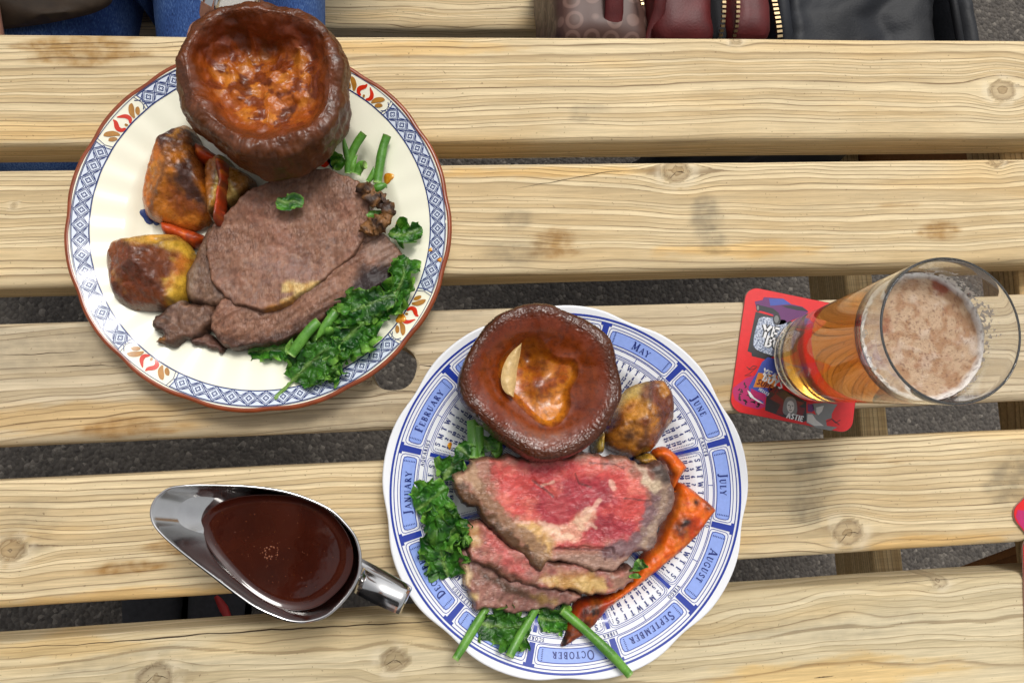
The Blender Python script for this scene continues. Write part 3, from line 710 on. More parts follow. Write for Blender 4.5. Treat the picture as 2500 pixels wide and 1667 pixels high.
for m0 in mots:
    fl = Print(PL, 0.00034); lv = Print(PL, 0.00042)
    leaf(fl, RI, m0, [(.0008, -1.6), (.004, -2.9), (.008, -2.5), (.0125, -.4)], 0.0028)
    leaf(fl, RI, m0, [(.0010, 0.9), (.003, 2.4), (.0065, 2.6), (.0105, 1.3), (.0135, 1.1)], 0.0030)
    fl.build('border_flower', m_red)
    leaf(lv, RI, m0, [(.0012, -.6), (.0026, -.2), (.0036, -.5)], 0.0016)
    for sg in (1, -1):
        leaf(lv, RI, m0, [(.0015, sg * 4.2), (.0060, sg * 5.0), (.0100, sg * 6.6), (.0118, sg * 7.6)], 0.0034)
        leaf(lv, RI, m0, [(.0012, sg * 6.0), (.0030, sg * 6.6), (.0052, sg * 7.6), (.0062, sg * 8.3)], 0.0027)
    tag(lv.build('border_leaf_spray', m_gold), kind='stuff')
pn.arc(0.12385, 0, 359, 0.0004)
# central flower spray, mostly covered by the food
for (px, py, rr, pp) in ((745, 362, 0.0062, pr_), (765, 372, 0.004, pn), (720, 372, 0.005, pn), (345, 497, 0.005, pn), (360, 503, 0.004, pn)):
    c_ = at([(px, py)], 0.0065)[0, :2]; pp.poly([c_ + rr * (1 + .2 * math.sin(t * 3)) * np.array([math.cos(t), math.sin(t)]) for t in np.linspace(0, 2 * np.pi, 20, endpoint=False)])
pw.build('border_ground', m_paleblue); pn.build('border_lattice', m_navy); pr_.build('centre_flower', m_red)
# brown painted lip
th = np.linspace(0, 2 * np.pi, 720, endpoint=False); Rt = PL.Rth(th)
lipV = []
for dr, dz in ((-.0013, .00022), (-.0006, .0004), (.0004, .0003), (.0013, -.0003), (.0018, -.0012), (.0013, -.0026), (-.0015, -.0036)):
    rr = Rt + dr; zz = PL.z(np.minimum(rr, Rt), th) + dz
    lipV.append(np.stack([PL.c[0] + rr * np.cos(th), PL.c[1] + rr * np.sin(th), zz], 1))
mesh('brown_lip', np.stack(lipV, 1).reshape(-1, 3), grid_faces(720, 7, wrap_u=True), m_brown, PL.o)

# ---------------------------------------------------------------- white calendar plate
m_white = glaze('white_glaze', srgb(246, 247, 250, 0.88))
PR = Plate('calendar_plate', (0.0836, -0.0400), 0.1238, 0.0235, 0.080, m_white, (9, 26, 0.020, 7.5, 0.003), 0,
           'white china plate printed with a blue calendar of months under the rare beef', 'plate')
m_blue = glaze('blue_print', srgb(40, 62, 160, 0.9)); m_peri = glaze('periwinkle_print', srgb(148, 172, 238, 0.92), 0.12, 0.05, 400)
q1 = Print(PR, 0.00018); q2 = Print(PR, 0.00034); q3 = Print(PR, 0.00050)
MONTHS = ['JANUARY', 'FEBRUARY', 'MARCH', 'APRIL', 'MAY', 'JUNE', 'JULY', 'AUGUST', 'SEPTEMBER', 'OCTOBER', 'NOVEMBER', 'DECEMBER']
ZOD = ['AQUARIUS', 'PISCES', 'ARIES', 'TAURUS', 'GEMINI', 'CANCER', 'LEO', 'VIRGO', 'LIBRA', 'SCORPIO', 'SAGITTARIUS', 'CAPRICORN']
LEN_ = [31, 29, 31, 30, 31, 30, 31, 31, 30, 31, 30, 31]
START = [3, 0, 5, 1, 6, 2, 4, 0, 3, 5, 1, 3]
q2.ring(0.1192, 0.0014); q2.ring(0.1170, 0.0006); q2.ring(0.1018, 0.0004); q2.ring(0.0984, 0.0004)
A0 = 178.5
def rrect(p, r0, r1, a0, a1, w, cr=0.0022):
    rm = (r0 + r1) / 2; k0 = math.degrees(cr / r0); k1 = math.degrees(cr / r1)
    p.pol([(r0, a0 + k0), (r0, a1 - k0), (r0 + cr * .3, a1 - k0 * .3), (r0 + cr, a1), (r1 - cr, a1), (r1 - cr * .3, a1 - k1 * .3), (r1, a1 - k1), (r1, a0 + k1), (r1 - cr * .3, a0 + k1 * .3), (r1 - cr, a0), (r0 + cr, a0), (r0 + cr * .3, a0 + k0 * .3)], w, True, 0.0012)
for i, nme in enumerate(MONTHS):
    a = A0 - 30 * i
    q1.panel(0.1042, 0.1130, a - 12.3, a + 12.3)
    rrect(q2, 0.1042, 0.1130, a - 12.5, a + 12.5, 0.0005)
    rrect(q2, 0.1026, 0.1147, a - 13.3, a + 13.3, 0.0004)
    for e in (a - 11.0, a + 11.0):
        for rr in np.arange(0.1055, 0.1122, 0.0011): q3.arc(rr, e - .25, e + .25, 0.0005)
    # solid bar between the months
    q2.panel(0.1026, 0.1168, a - 16.1, a - 13.9, 8); q2.panel(0.1150, 0.1172, a - 16.9, a - 13.1, 3)
    q2.panel(0.0600, 0.0965, a - 15.8, a - 14.2, 12)
    rrect(q2, 0.0570, 0.0963, a - 13.4, a + 13.4, 0.0004, 0.003)
    rrect(q2, 0.0555, 0.0974, a - 13.9, a + 13.9, 0.0003, 0.003)
    for e in (a - 12.3, a + 12.3):
        for rr in np.arange(0.062, 0.095, 0.0011): q3.arc(rr, e - .22, e + .22, 0.0005)
    q2.pol([(0.0984, a - .3), (0.1018, a - .3)], 0.0004)
    q3.stroke_text(nme, 0.1062, a, 0.0054, SERIF, 1.05, 0.17, 0.74)
    q3.stroke_text(ZOD[i], 0.0990, a - 15, 0.0022, SERIF, 1.15, 0.30)
    for d in range(7):
        ad = a + (3 - d) * 3.45
        q3.stroke_text('SMTWTFS'[d], 0.0918, ad, 0.0036, SERIF, 1.1)
        day = d - START[i] + 1; row = 0
        if day < 1: day += 7; row = 1 if False else 0
        k = 0
        while day <= LEN_[i]:
            r = 0.0878 - 0.0033 * k
            if r > 0.06: q3.stroke_text(str(day), r, ad, 0.0026, DIG, 1.02, 0.04)
            day += 7; k += 1
q2.ring(0.0545, 0.0008); q2.panel(0.050, 0.0535, 0, 360, 3)
for a in np.arange(0, 360, 1.5): q2.pol([(0.045, a), (0.050, a)], 0.0003)
q1.build('month_panel', m_peri); q2.build('calendar_lines', m_blue); q3.build('calendar_lettering', glaze('deep_blue_print', srgb(38, 52, 124, 0.9)))
# ================================================================== food
m_beef = food('roast_beef', 0.46, 0.45, 0.18, 520, ((260, 0.32), (900, 0.3)), (0.6, (1.5, 0.38, 1.0)), crack=0.38, rvar=0.1)
m_rare = food('rare_beef', 0.33, 0.5, 0.16, 420, ((260, 0.28), (1000, 0.3)), (-0.25, (0.5, 1.4, 1.0)), crack=0.22, rvar=0.1)
m_potato = food('roast_potato', 0.30, 0.55, 0.30, 260, ((240, 0.7), (900, 0.5)), coat=0.3)
m_carrot = food('roast_carrot', 0.42, 0.4, 0.22, 300, ((300, 0.3), (1000, 0.2)), coat=0.1)
m_york = food('baked_batter', 0.37, 0.45, 0.22, 240, ((130, 0.14), (650, 0.15)), coat=0.05, rvar=0.12)
m_york2 = food('glossy_batter', 0.33, 0.5, 0.22, 240, ((130, 0.12), (650, 0.12)), coat=0.12, rvar=0.12)
m_bean = food('green_bean', 0.36, 0.5, 0.18, 500, ((400, 0.25), (1500, 0.1)))

def surf(x, y):
    """height of the china (or table) under a point"""
    z = np.zeros(np.shape(x))
    for P in (PL, PR):
        d0, d1 = x - P.c[0], y - P.c[1]; rr = np.hypot(d0, d1); z = np.where(rr < P.R, P.z(rr, np.arctan2(d1, d0)), z)
    return z
def noisemix(x, y, sc, seed, lo, hi, oct=4): return sst(lo, hi, fbm(x * sc, y * sc, 0.3, seed, oct))
def soft(x, y, poly, fe):
    """1 inside an outline, fading over fe metres, with a ragged border"""
    P = np.stack([x, y], 1); d, _ = sdf(P, poly); d = d + fe * 0.8 * fbm(x * 160, y * 160, 0.7, 91, 4)
    return sst(-fe, fe, d)
def nearline(x, y, line, wdt, seed=0):
    P = np.stack([x, y], 1); d, _ = sdf(P, line, closed=False); d = d + wdt * 0.45 * fbm(x * 200, y * 200, 0.2, seed, 3)
    return sst(wdt, wdt * 0.35, d)

# ---------------------------------------------------------------- yorkshire puddings
def pudding(name, outer, inner, z_o, z_i, H, zf, zbase, colfun, label, seed, lump=0.0022, wr=0.0008, base_k=0.66, bump_floor=None, crest=0.5, fa=1.0, mid=0.42, pr=(0, .12, .55, .9), mat=None):
    PO = smooth_loop(at(outer, z_o)[:, :2]); PI_ = smooth_loop(at(inner, z_i)[:, :2])
    c = PI_.mean(0) * 0.5 + PO.mean(0) * 0.5
    NT, NR = 420, 190
    th = np.linspace(-np.pi, np.pi, NT, endpoint=False)
    def polar(P):
        d = P - c; a = np.arctan2(d[:, 1], d[:, 0]); r = np.hypot(d[:, 0], d[:, 1]); o = np.argsort(a); a, r = a[o], r[o]
        r = np.interp(th, np.concatenate([a - 2 * np.pi, a, a + 2 * np.pi]), np.tile(r, 3))
        k = np.ones(9) / 9; return np.convolve(np.concatenate([r[-4:], r, r[:4]]), k, 'valid')
    Ro, Ri = polar(PO), polar(PI_)
    Hh = H * (1 + 0.05 * noise3(np.cos(th) * 1.6, np.sin(th) * 1.6, 0, seed))
    Rc = Ri + (Ro - Ri) * crest
    zb = zbase
    one = np.ones_like(th)
    pts = [(0.0 * one, zf * one), (0.45 * Ri, zf + pr[0] * (Hh - zf)), (0.78 * Ri, zf + pr[1] * (Hh - zf)), (0.97 * Ri, zf + pr[2] * (Hh - zf)), (Ri * 0.45 + Rc * 0.55, zf + pr[3] * (Hh - zf)), (Rc, Hh), (Rc * .35 + Ro * .65, Hh * 0.94 + zb * .06),
           (Ro * 0.985, zb + 0.70 * (Hh - zb)), (Ro * 0.96, zb + 0.48 * (Hh - zb)), (Ro * (0.48 + base_k / 2), zb + 0.22 * (Hh - zb)), (Ro * base_k, zb * one), (Ro * base_k * 0.8, zb * one)]
    R = np.stack([p[0] for p in pts], 1); Zz = np.stack([p[1] for p in pts], 1)   # NT x 12
    t = np.concatenate([np.linspace(0, 3.5, 85, endpoint=False), np.linspace(3.5, len(pts) - 1.0001, NR - 85)]); i = t.astype(int); f = t - i
    def cr(A):
        g = lambda k: A[:, np.clip(k, 0, A.shape[1] - 1)]
        p0, p1, p2, p3 = g(i - 1), g(i), g(i + 1), g(i + 2)
        return 0.5 * (2 * p1 + (p2 - p0) * f + (2 * p0 - 5 * p1 + 4 * p2 - p3) * f ** 2 + (3 * p1 - p0 - 3 * p2 + p3) * f ** 3)
    rr = np.maximum(cr(R), 0); zz = cr(Zz)
    T = np.broadcast_to(th[:, None], rr.shape); tt = np.broadcast_to(t[None, :], rr.shape)
    x = c[0] + rr * np.cos(T); y = c[1] + rr * np.sin(T)
    if bump_floor is not None: zz = zz + bump_floor(x, y) * sst(4.2, 2.6, tt)
    # normals by finite difference, then lumps and wrinkles along them
    P = np.stack([x, y, zz], -1)
    du = np.roll(P, -1, 0) - np.roll(P, 1, 0); dv = np.gradient(P, axis=1)
    n = np.cross(du, dv); n /= np.linalg.norm(n, axis=-1)[..., None] + 1e-12
    up = np.sign((n * np.array([0, 0, 1.0])).sum(-1)[:, 120].mean()); n = n * (1 if up >= 0 else 1)
    d1 = lump * fbm(x * 45, y * 45, zz * 45, seed + 1, 3)
    d2 = mid * lump * fbm(x * 170, y * 170, zz * 170, seed + 2, 3)
    rim = sst(3.2, 4.6, tt) * sst(9.5, 7.5, tt)
    d3 = wr * rim * np.abs(fbm(T * 26, tt * 1.1 + 3 * noise3(T * 3, tt, 0, seed), 0, seed + 4, 3)) * -1.6
    fl = sst(3.6, 2.4, tt)
    rid = 1 - np.abs(fbm(x * 48, y * 48, 0.5, seed + 6, 2)) * 1.6
    d4 = fa * fl * (0.0030 * rid + 0.0007 * fbm(x * 150, y * 150, 0, seed + 7, 3))
    sgn = np.where(n[..., 2].mean() >= 0, 1, -1)
    P = P + (n * sgn) * (d1 + d2 + d3)[..., None]; P[..., 2] += d4 * sst(0, 0.004, rr + 0.002)
    P[..., 2] = np.maximum(P[..., 2], zbase * 0.6)
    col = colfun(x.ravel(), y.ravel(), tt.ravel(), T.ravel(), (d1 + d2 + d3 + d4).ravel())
    F = grid_faces(NT, NR, wrap_u=True)
    if sgn < 0: F = F[:, ::-1]
    return tag(mesh(name, P.reshape(-1, 3), F, mat or m_york, None, col), label, 'yorkshire pudding')
DB, RB, OR, GO, PA = C3(70, 34, 20), C3(112, 50, 22), C3(168, 88, 30), C3(204, 138, 44), C3(222, 196, 140)
c0L = at([(600, 190)], .06)[0]
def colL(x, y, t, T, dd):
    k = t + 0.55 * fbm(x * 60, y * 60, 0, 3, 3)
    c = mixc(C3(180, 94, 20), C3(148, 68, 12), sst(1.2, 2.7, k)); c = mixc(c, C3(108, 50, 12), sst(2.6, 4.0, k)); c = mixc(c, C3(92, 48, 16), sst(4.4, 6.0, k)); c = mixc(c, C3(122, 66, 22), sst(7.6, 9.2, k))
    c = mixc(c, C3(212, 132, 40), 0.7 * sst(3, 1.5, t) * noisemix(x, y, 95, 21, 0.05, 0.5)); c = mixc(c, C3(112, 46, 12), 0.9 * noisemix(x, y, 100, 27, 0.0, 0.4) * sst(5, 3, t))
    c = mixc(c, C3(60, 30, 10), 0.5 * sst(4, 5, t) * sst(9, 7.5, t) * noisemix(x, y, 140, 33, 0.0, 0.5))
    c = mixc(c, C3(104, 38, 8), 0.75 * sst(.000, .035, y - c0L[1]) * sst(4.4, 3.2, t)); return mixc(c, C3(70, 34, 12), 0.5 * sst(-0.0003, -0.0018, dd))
def floorL(x, y):
    a = at([(640, 190), (560, 215), (690, 230), (600, 130), (540, 160), (650, 265), (700, 150), (585, 265)], .055)[:, :2]
    g = lambda i, s: np.exp(-((x - a[i, 0]) ** 2 + (y - a[i, 1]) ** 2) / s ** 2)
    return .006 * g(0, .012) + .005 * g(1, .010) + .004 * g(2, .008) - .006 * g(3, .014) + .004 * g(4, .008) + .005 * g(5, .009) + .003 * g(6, .007) + .004 * g(7, .008) - .003
outL = [(620, 15), (688, 27), (742, 60), (782, 102), (800, 152), (804, 215), (797, 275), (770, 325), (730, 362), (690, 385), (640, 400), (595, 396), (555, 380), (510, 350), (465, 315), (425, 270), (409, 215), (407, 168), (420, 124), (447, 88), (474, 58), (504, 37), (545, 22), (582, 15)]
inL = [(600, 62), (660, 68), (715, 92), (738, 140), (738, 200), (726, 255), (690, 288), (620, 300), (560, 294), (520, 262), (480, 215), (462, 160), (468, 112), (500, 80), (550, 66)]
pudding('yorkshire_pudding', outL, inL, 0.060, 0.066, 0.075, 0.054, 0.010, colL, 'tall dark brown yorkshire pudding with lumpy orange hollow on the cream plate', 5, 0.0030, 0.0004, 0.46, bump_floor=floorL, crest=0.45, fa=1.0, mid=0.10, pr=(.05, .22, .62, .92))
HOLE = smooth_loop(at(Z3([(820, 400), (960, 380), (1030, 450), (1130, 550), (1280, 580), (1325, 700), (1250, 850), (1240, 1000), (1130, 1150), (1010, 1165), (900, 1080), (760, 940), (640, 840), (600, 720), (640, 560)]), 0.046)[:, :2], 5)
def floorR(x, y):
    a = at(Z3([(880, 560), (980, 800), (1180, 660), (1080, 1050), (700, 680), (1120, 860)]), 0.04)[:, :2]
    g = lambda i, s: np.exp(-((x - a[i, 0]) ** 2 + (y - a[i, 1]) ** 2) / s ** 2)
    return -0.010 * g(0, .010) + 0.005 * g(1, .009) + 0.0025 * g(2, .010) + 0.002 * g(3, .012) - .002 * g(4, .008) - .002 * g(5, .010) - .0055 * sst(-.0006, .0042, sdf(np.stack([np.ravel(x), np.ravel(y)], 1), HOLE)[0]).reshape(np.shape(x))
def colR(x, y, t, T, dd):
    k = t + 0.4 * fbm(x * 50, y * 50, 0, 13, 3); aG = at(Z3([(1180, 690), (1000, 1060)]), 0.042)[:, :2]
    c = mixc(C3(190, 104, 20), C3(156, 70, 12), sst(0.8, 2.0, k)); c = mixc(c, C3(116, 44, 10), sst(1.9, 3.3, k)); c = mixc(c, C3(84, 38, 12), sst(3.6, 5.0, k)); c = mixc(c, C3(58, 30, 15), sst(5.2, 6.6, k))
    c = mixc(c, C3(226, 160, 40), 0.75 * np.maximum(np.exp(-((x - aG[0, 0]) ** 2 + (y - aG[0, 1]) ** 2) / .010 ** 2), np.exp(-((x - aG[1, 0]) ** 2 + (y - aG[1, 1]) ** 2) / .010 ** 2)) * (0.7 + .5 * noisemix(x, y, 120, 41, 0.0, 0.45)))
    hd = sdf(np.stack([x, y], 1), HOLE)[0]; c = mixc(mixc(C3(128, 54, 10), c, sst(2.5, 3.6, t)), mixc(C3(206, 124, 22), C3(176, 86, 14), noisemix(x, y, 80, 43, -.2, .4)), sst(-.001, .0035, hd + .0012 * fbm(x * 150, y * 150, 0, 45, 3)))
    a = at(Z3([(890, 540), (990, 640), (980, 830), (1320, 1000)]), 0.04)[:, :2]
    for i, s in ((0, .010), (1, .006), (2, .008), (3, .007)):
        c = mixc(c, C3(96, 36, 18), 0.85 * np.exp(-((x - a[i, 0]) ** 2 + (y - a[i, 1]) ** 2) / s ** 2) * (0.8 + 0.5 * fbm(x * 200, y * 200, 0, 5, 2)))
    return mixc(c, C3(70, 30, 16), 0.35 * noisemix(x, y, 300, 51, 0.1, 0.5))
outR = Z3([(900, 78), (1050, 90), (1200, 150), (1350, 220), (1500, 310), (1600, 400), (1640, 520), (1660, 650), (1690, 760), (1705, 870), (1680, 960), (1620, 1080), (1560, 1190), (1480, 1290), (1380, 1370), (1250, 1440), (1100, 1490), (950, 1500), (850, 1460), (730, 1390), (600, 1300), (500, 1220), (420, 1140), (350, 1060), (280, 980), (240, 880), (235, 780), (260, 680), (300, 570), (370, 430), (450, 320), (560, 200), (700, 120), (800, 85)])
inR = Z3([(920, 300), (1120, 320), (1300, 420), (1420, 560), (1480, 740), (1480, 900), (1400, 1060), (1260, 1190), (1060, 1260), (900, 1220), (740, 1110), (600, 1000), (500, 900), (430, 780), (420, 660), (500, 500), (620, 390), (760, 320)])
pudR = pudding('yorkshire_pudding', outR, inR, 0.042, 0.050, 0.058, 0.042, 0.009, colR, 'glossy dark rimmed yorkshire pudding with golden centre on the calendar plate', 15, 0.0008, 0.0007, 0.58, floorR, crest=0.60, fa=0.22, mid=0.05, pr=(.10, .36, .72, .94), mat=m_york2)
# the pale torn flap of batter standing in its hollow
fp = smooth_line(at(Z3([(812, 430), (715, 520), (650, 640), (632, 770), (665, 860), (730, 905)]), 0.0515), 8)
fq = smooth_line(at(Z3([(818, 432), (800, 540), (775, 670), (765, 780), (752, 850), (745, 910)]), 0.0490), 8)
nfl = len(fp); fv = []
for k_ in np.linspace(0, 1, 9):
    q = fp * (1 - k_) + fq * k_; q = q + np.array([0, 0, 0.0022]) * math.sin(math.pi * k_) ; q[:, 2] += 0.0005 * fbm(q[:, 0] * 300, q[:, 1] * 300, 0, 7, 2); fv.append(q)
fv = np.stack(fv, 1).reshape(-1, 3)
mesh('torn_flap', np.concatenate([fv, fv - [0, 0, 0.0012]]), np.concatenate([grid_faces(nfl, 9), grid_faces(nfl, 9)[:, ::-1] + len(fv)]), m_york, pudR, np.tile(C3(226, 190, 128, 0.8), (2 * len(fv), 1)))

# ---------------------------------------------------------------- roast potatoes: facets cut by planes
def potato(name, outline, zo, zb, hgt, planes, cols, label, seed, mat=None, extra=None, rnd=0.006, cat='roast potato', part=None, paint=None):
    PO = smooth_loop(at(outline, zo)[:, :2], 5); c = PO.mean(0); L = np.sqrt(((PO - c) ** 2).sum(1)).mean()
    def zf(x, y, d):
        u, v = (x - c[0]) / L, (y - c[1]) / L
        zl = np.maximum(zb, surf(x, y) + .0006)
        hs = np.stack([zb + hgt * (p[0] + p[1] * u + p[2] * v) for p in planes], 0) + 0.0014 * fbm(x * 90, y * 90, 0, seed, 3)
        k = 520.0; m_ = hs.min(0); h = m_ - np.log(np.exp(-k * (hs - m_)).sum(0)) / k
        e = np.clip(d / rnd, 0, 1); h = zl + np.maximum(h - zl, 0.006) * np.sqrt(np.maximum(1 - (1 - e) ** 2, 0.05)) + 0.0009 * fbm(x * 190, y * 190, 0, seed + 13, 3) * e
        return h + 0.0007 * fbm(x * 330, y * 330, 0, seed + 3, 3) * e
    def cf(x, y, d, z):
        u, v = (x - c[0]) / L, (y - c[1]) / L
        hs = np.stack([p[0] + p[1] * u + p[2] * v for p in planes], 1) + 0.10 * fbm(x * 70, y * 70, 0.9, seed + 5, 4)[:, None]
        w_ = np.exp(-(hs - hs.min(1)[:, None]) * 40.0); w_ /= w_.sum(1)[:, None]
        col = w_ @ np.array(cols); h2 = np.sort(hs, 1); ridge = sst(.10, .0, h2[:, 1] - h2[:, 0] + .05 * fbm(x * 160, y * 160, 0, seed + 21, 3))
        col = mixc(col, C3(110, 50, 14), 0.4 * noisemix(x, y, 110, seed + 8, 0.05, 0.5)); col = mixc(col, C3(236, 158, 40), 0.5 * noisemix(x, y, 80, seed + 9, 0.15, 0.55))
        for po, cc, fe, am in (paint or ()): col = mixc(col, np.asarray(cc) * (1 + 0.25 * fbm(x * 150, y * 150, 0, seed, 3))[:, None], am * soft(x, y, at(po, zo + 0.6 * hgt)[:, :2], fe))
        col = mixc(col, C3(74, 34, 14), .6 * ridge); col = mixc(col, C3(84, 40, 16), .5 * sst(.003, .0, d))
        if extra: col = extra(x, y, d, col)
        return col
    return tag(slab(name, PO, 0.0009, zf, zb, cf, mat or m_potato, None, jag=0.0006, seed=seed), label, cat)
YEL, ORG, BRN, BLK = C3(216, 176, 74), C3(206, 128, 38), C3(116, 56, 28), C3(66, 38, 30)
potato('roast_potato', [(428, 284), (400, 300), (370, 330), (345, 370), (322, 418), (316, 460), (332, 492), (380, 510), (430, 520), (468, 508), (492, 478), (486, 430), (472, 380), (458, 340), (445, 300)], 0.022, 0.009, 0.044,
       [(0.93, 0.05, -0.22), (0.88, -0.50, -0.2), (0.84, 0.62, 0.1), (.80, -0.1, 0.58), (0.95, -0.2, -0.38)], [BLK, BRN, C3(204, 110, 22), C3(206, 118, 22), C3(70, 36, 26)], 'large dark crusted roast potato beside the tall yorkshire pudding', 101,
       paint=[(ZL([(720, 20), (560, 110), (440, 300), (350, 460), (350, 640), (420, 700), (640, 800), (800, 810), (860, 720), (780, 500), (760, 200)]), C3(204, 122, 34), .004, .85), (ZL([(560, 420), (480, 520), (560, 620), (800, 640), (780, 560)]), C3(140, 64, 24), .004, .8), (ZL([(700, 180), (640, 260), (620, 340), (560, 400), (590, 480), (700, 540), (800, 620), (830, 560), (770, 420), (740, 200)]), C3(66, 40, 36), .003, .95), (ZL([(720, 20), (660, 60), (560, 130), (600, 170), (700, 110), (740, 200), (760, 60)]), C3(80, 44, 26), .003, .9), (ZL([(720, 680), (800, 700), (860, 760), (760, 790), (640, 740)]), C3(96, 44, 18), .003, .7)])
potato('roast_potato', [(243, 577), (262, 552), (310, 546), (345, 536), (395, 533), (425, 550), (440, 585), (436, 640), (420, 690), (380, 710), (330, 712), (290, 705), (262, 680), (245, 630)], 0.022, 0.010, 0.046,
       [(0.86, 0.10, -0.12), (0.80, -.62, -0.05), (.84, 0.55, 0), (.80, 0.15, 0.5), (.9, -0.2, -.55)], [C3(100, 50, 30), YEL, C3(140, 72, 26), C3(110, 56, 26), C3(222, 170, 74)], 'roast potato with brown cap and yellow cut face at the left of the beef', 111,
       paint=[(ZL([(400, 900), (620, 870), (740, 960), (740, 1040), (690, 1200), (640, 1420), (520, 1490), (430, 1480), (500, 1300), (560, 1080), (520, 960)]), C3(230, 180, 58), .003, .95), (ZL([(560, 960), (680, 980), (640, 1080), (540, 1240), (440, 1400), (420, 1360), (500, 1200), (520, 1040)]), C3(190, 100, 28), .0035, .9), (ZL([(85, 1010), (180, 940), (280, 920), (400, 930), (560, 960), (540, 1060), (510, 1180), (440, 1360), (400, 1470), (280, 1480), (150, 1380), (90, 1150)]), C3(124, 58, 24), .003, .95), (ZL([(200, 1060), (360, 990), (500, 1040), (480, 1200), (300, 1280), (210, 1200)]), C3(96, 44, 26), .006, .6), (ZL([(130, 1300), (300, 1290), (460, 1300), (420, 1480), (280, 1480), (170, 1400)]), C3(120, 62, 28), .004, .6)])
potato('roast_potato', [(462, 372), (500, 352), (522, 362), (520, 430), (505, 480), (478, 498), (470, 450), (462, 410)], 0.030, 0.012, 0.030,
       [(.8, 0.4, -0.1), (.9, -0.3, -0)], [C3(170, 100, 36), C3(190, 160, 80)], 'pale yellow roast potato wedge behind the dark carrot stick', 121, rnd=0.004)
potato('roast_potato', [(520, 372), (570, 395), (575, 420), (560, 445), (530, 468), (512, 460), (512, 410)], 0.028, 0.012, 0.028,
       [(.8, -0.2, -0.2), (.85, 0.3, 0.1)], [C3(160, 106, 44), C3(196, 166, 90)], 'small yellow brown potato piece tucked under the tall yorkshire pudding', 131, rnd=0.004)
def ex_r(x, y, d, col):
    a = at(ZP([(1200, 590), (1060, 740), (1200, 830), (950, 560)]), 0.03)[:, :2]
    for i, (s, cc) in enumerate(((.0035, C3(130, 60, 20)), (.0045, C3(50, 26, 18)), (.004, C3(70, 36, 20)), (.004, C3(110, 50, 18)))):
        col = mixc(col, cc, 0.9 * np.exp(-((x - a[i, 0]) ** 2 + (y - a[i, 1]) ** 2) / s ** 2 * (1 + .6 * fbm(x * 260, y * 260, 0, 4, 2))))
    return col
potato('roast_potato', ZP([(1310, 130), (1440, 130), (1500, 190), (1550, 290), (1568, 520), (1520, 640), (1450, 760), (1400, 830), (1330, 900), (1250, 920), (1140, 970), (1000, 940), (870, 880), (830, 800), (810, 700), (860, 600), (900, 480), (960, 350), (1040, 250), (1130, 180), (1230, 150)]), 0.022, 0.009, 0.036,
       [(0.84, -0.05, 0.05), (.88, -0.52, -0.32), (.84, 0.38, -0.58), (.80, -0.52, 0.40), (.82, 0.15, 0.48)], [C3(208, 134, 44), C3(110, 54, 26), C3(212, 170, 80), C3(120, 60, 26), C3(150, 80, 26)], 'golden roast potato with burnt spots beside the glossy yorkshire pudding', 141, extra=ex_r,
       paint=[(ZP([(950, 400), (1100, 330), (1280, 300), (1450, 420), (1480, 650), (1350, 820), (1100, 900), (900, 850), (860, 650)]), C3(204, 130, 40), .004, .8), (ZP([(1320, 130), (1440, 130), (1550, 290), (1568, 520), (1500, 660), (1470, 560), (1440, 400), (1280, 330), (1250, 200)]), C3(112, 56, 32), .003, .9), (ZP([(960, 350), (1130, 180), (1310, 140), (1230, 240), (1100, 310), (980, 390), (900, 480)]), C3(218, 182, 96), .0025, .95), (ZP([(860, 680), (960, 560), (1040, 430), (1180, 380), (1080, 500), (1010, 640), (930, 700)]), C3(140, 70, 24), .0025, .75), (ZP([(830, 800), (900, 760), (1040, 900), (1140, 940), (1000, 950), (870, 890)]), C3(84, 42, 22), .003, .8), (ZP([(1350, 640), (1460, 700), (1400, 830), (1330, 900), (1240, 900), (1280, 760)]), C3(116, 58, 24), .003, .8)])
potato('roast_potato', ZP([(690, 780), (760, 690), (800, 700), (790, 900), (740, 930), (680, 920)]), 0.020, 0.008, 0.022, [(.9, -0.2, -0), (.9, 0.3, -0)], [C3(196, 168, 70), C3(206, 178, 80)], 'thin yellow potato sliver under the rim of the glossy yorkshire pudding', 151, rnd=0.003)
potato('roast_potato', ZP([(1150, 985), (1240, 930), (1330, 925), (1400, 1000), (1390, 1050), (1280, 1080), (1180, 1050)]), 0.018, 0.008, 0.016, [(.9, -0.1, -0.2), (.9, -0, 0.3)], [C3(204, 172, 70), C3(190, 150, 60)], 'small yellow potato lump between rare beef and carrot', 161, rnd=0.004)

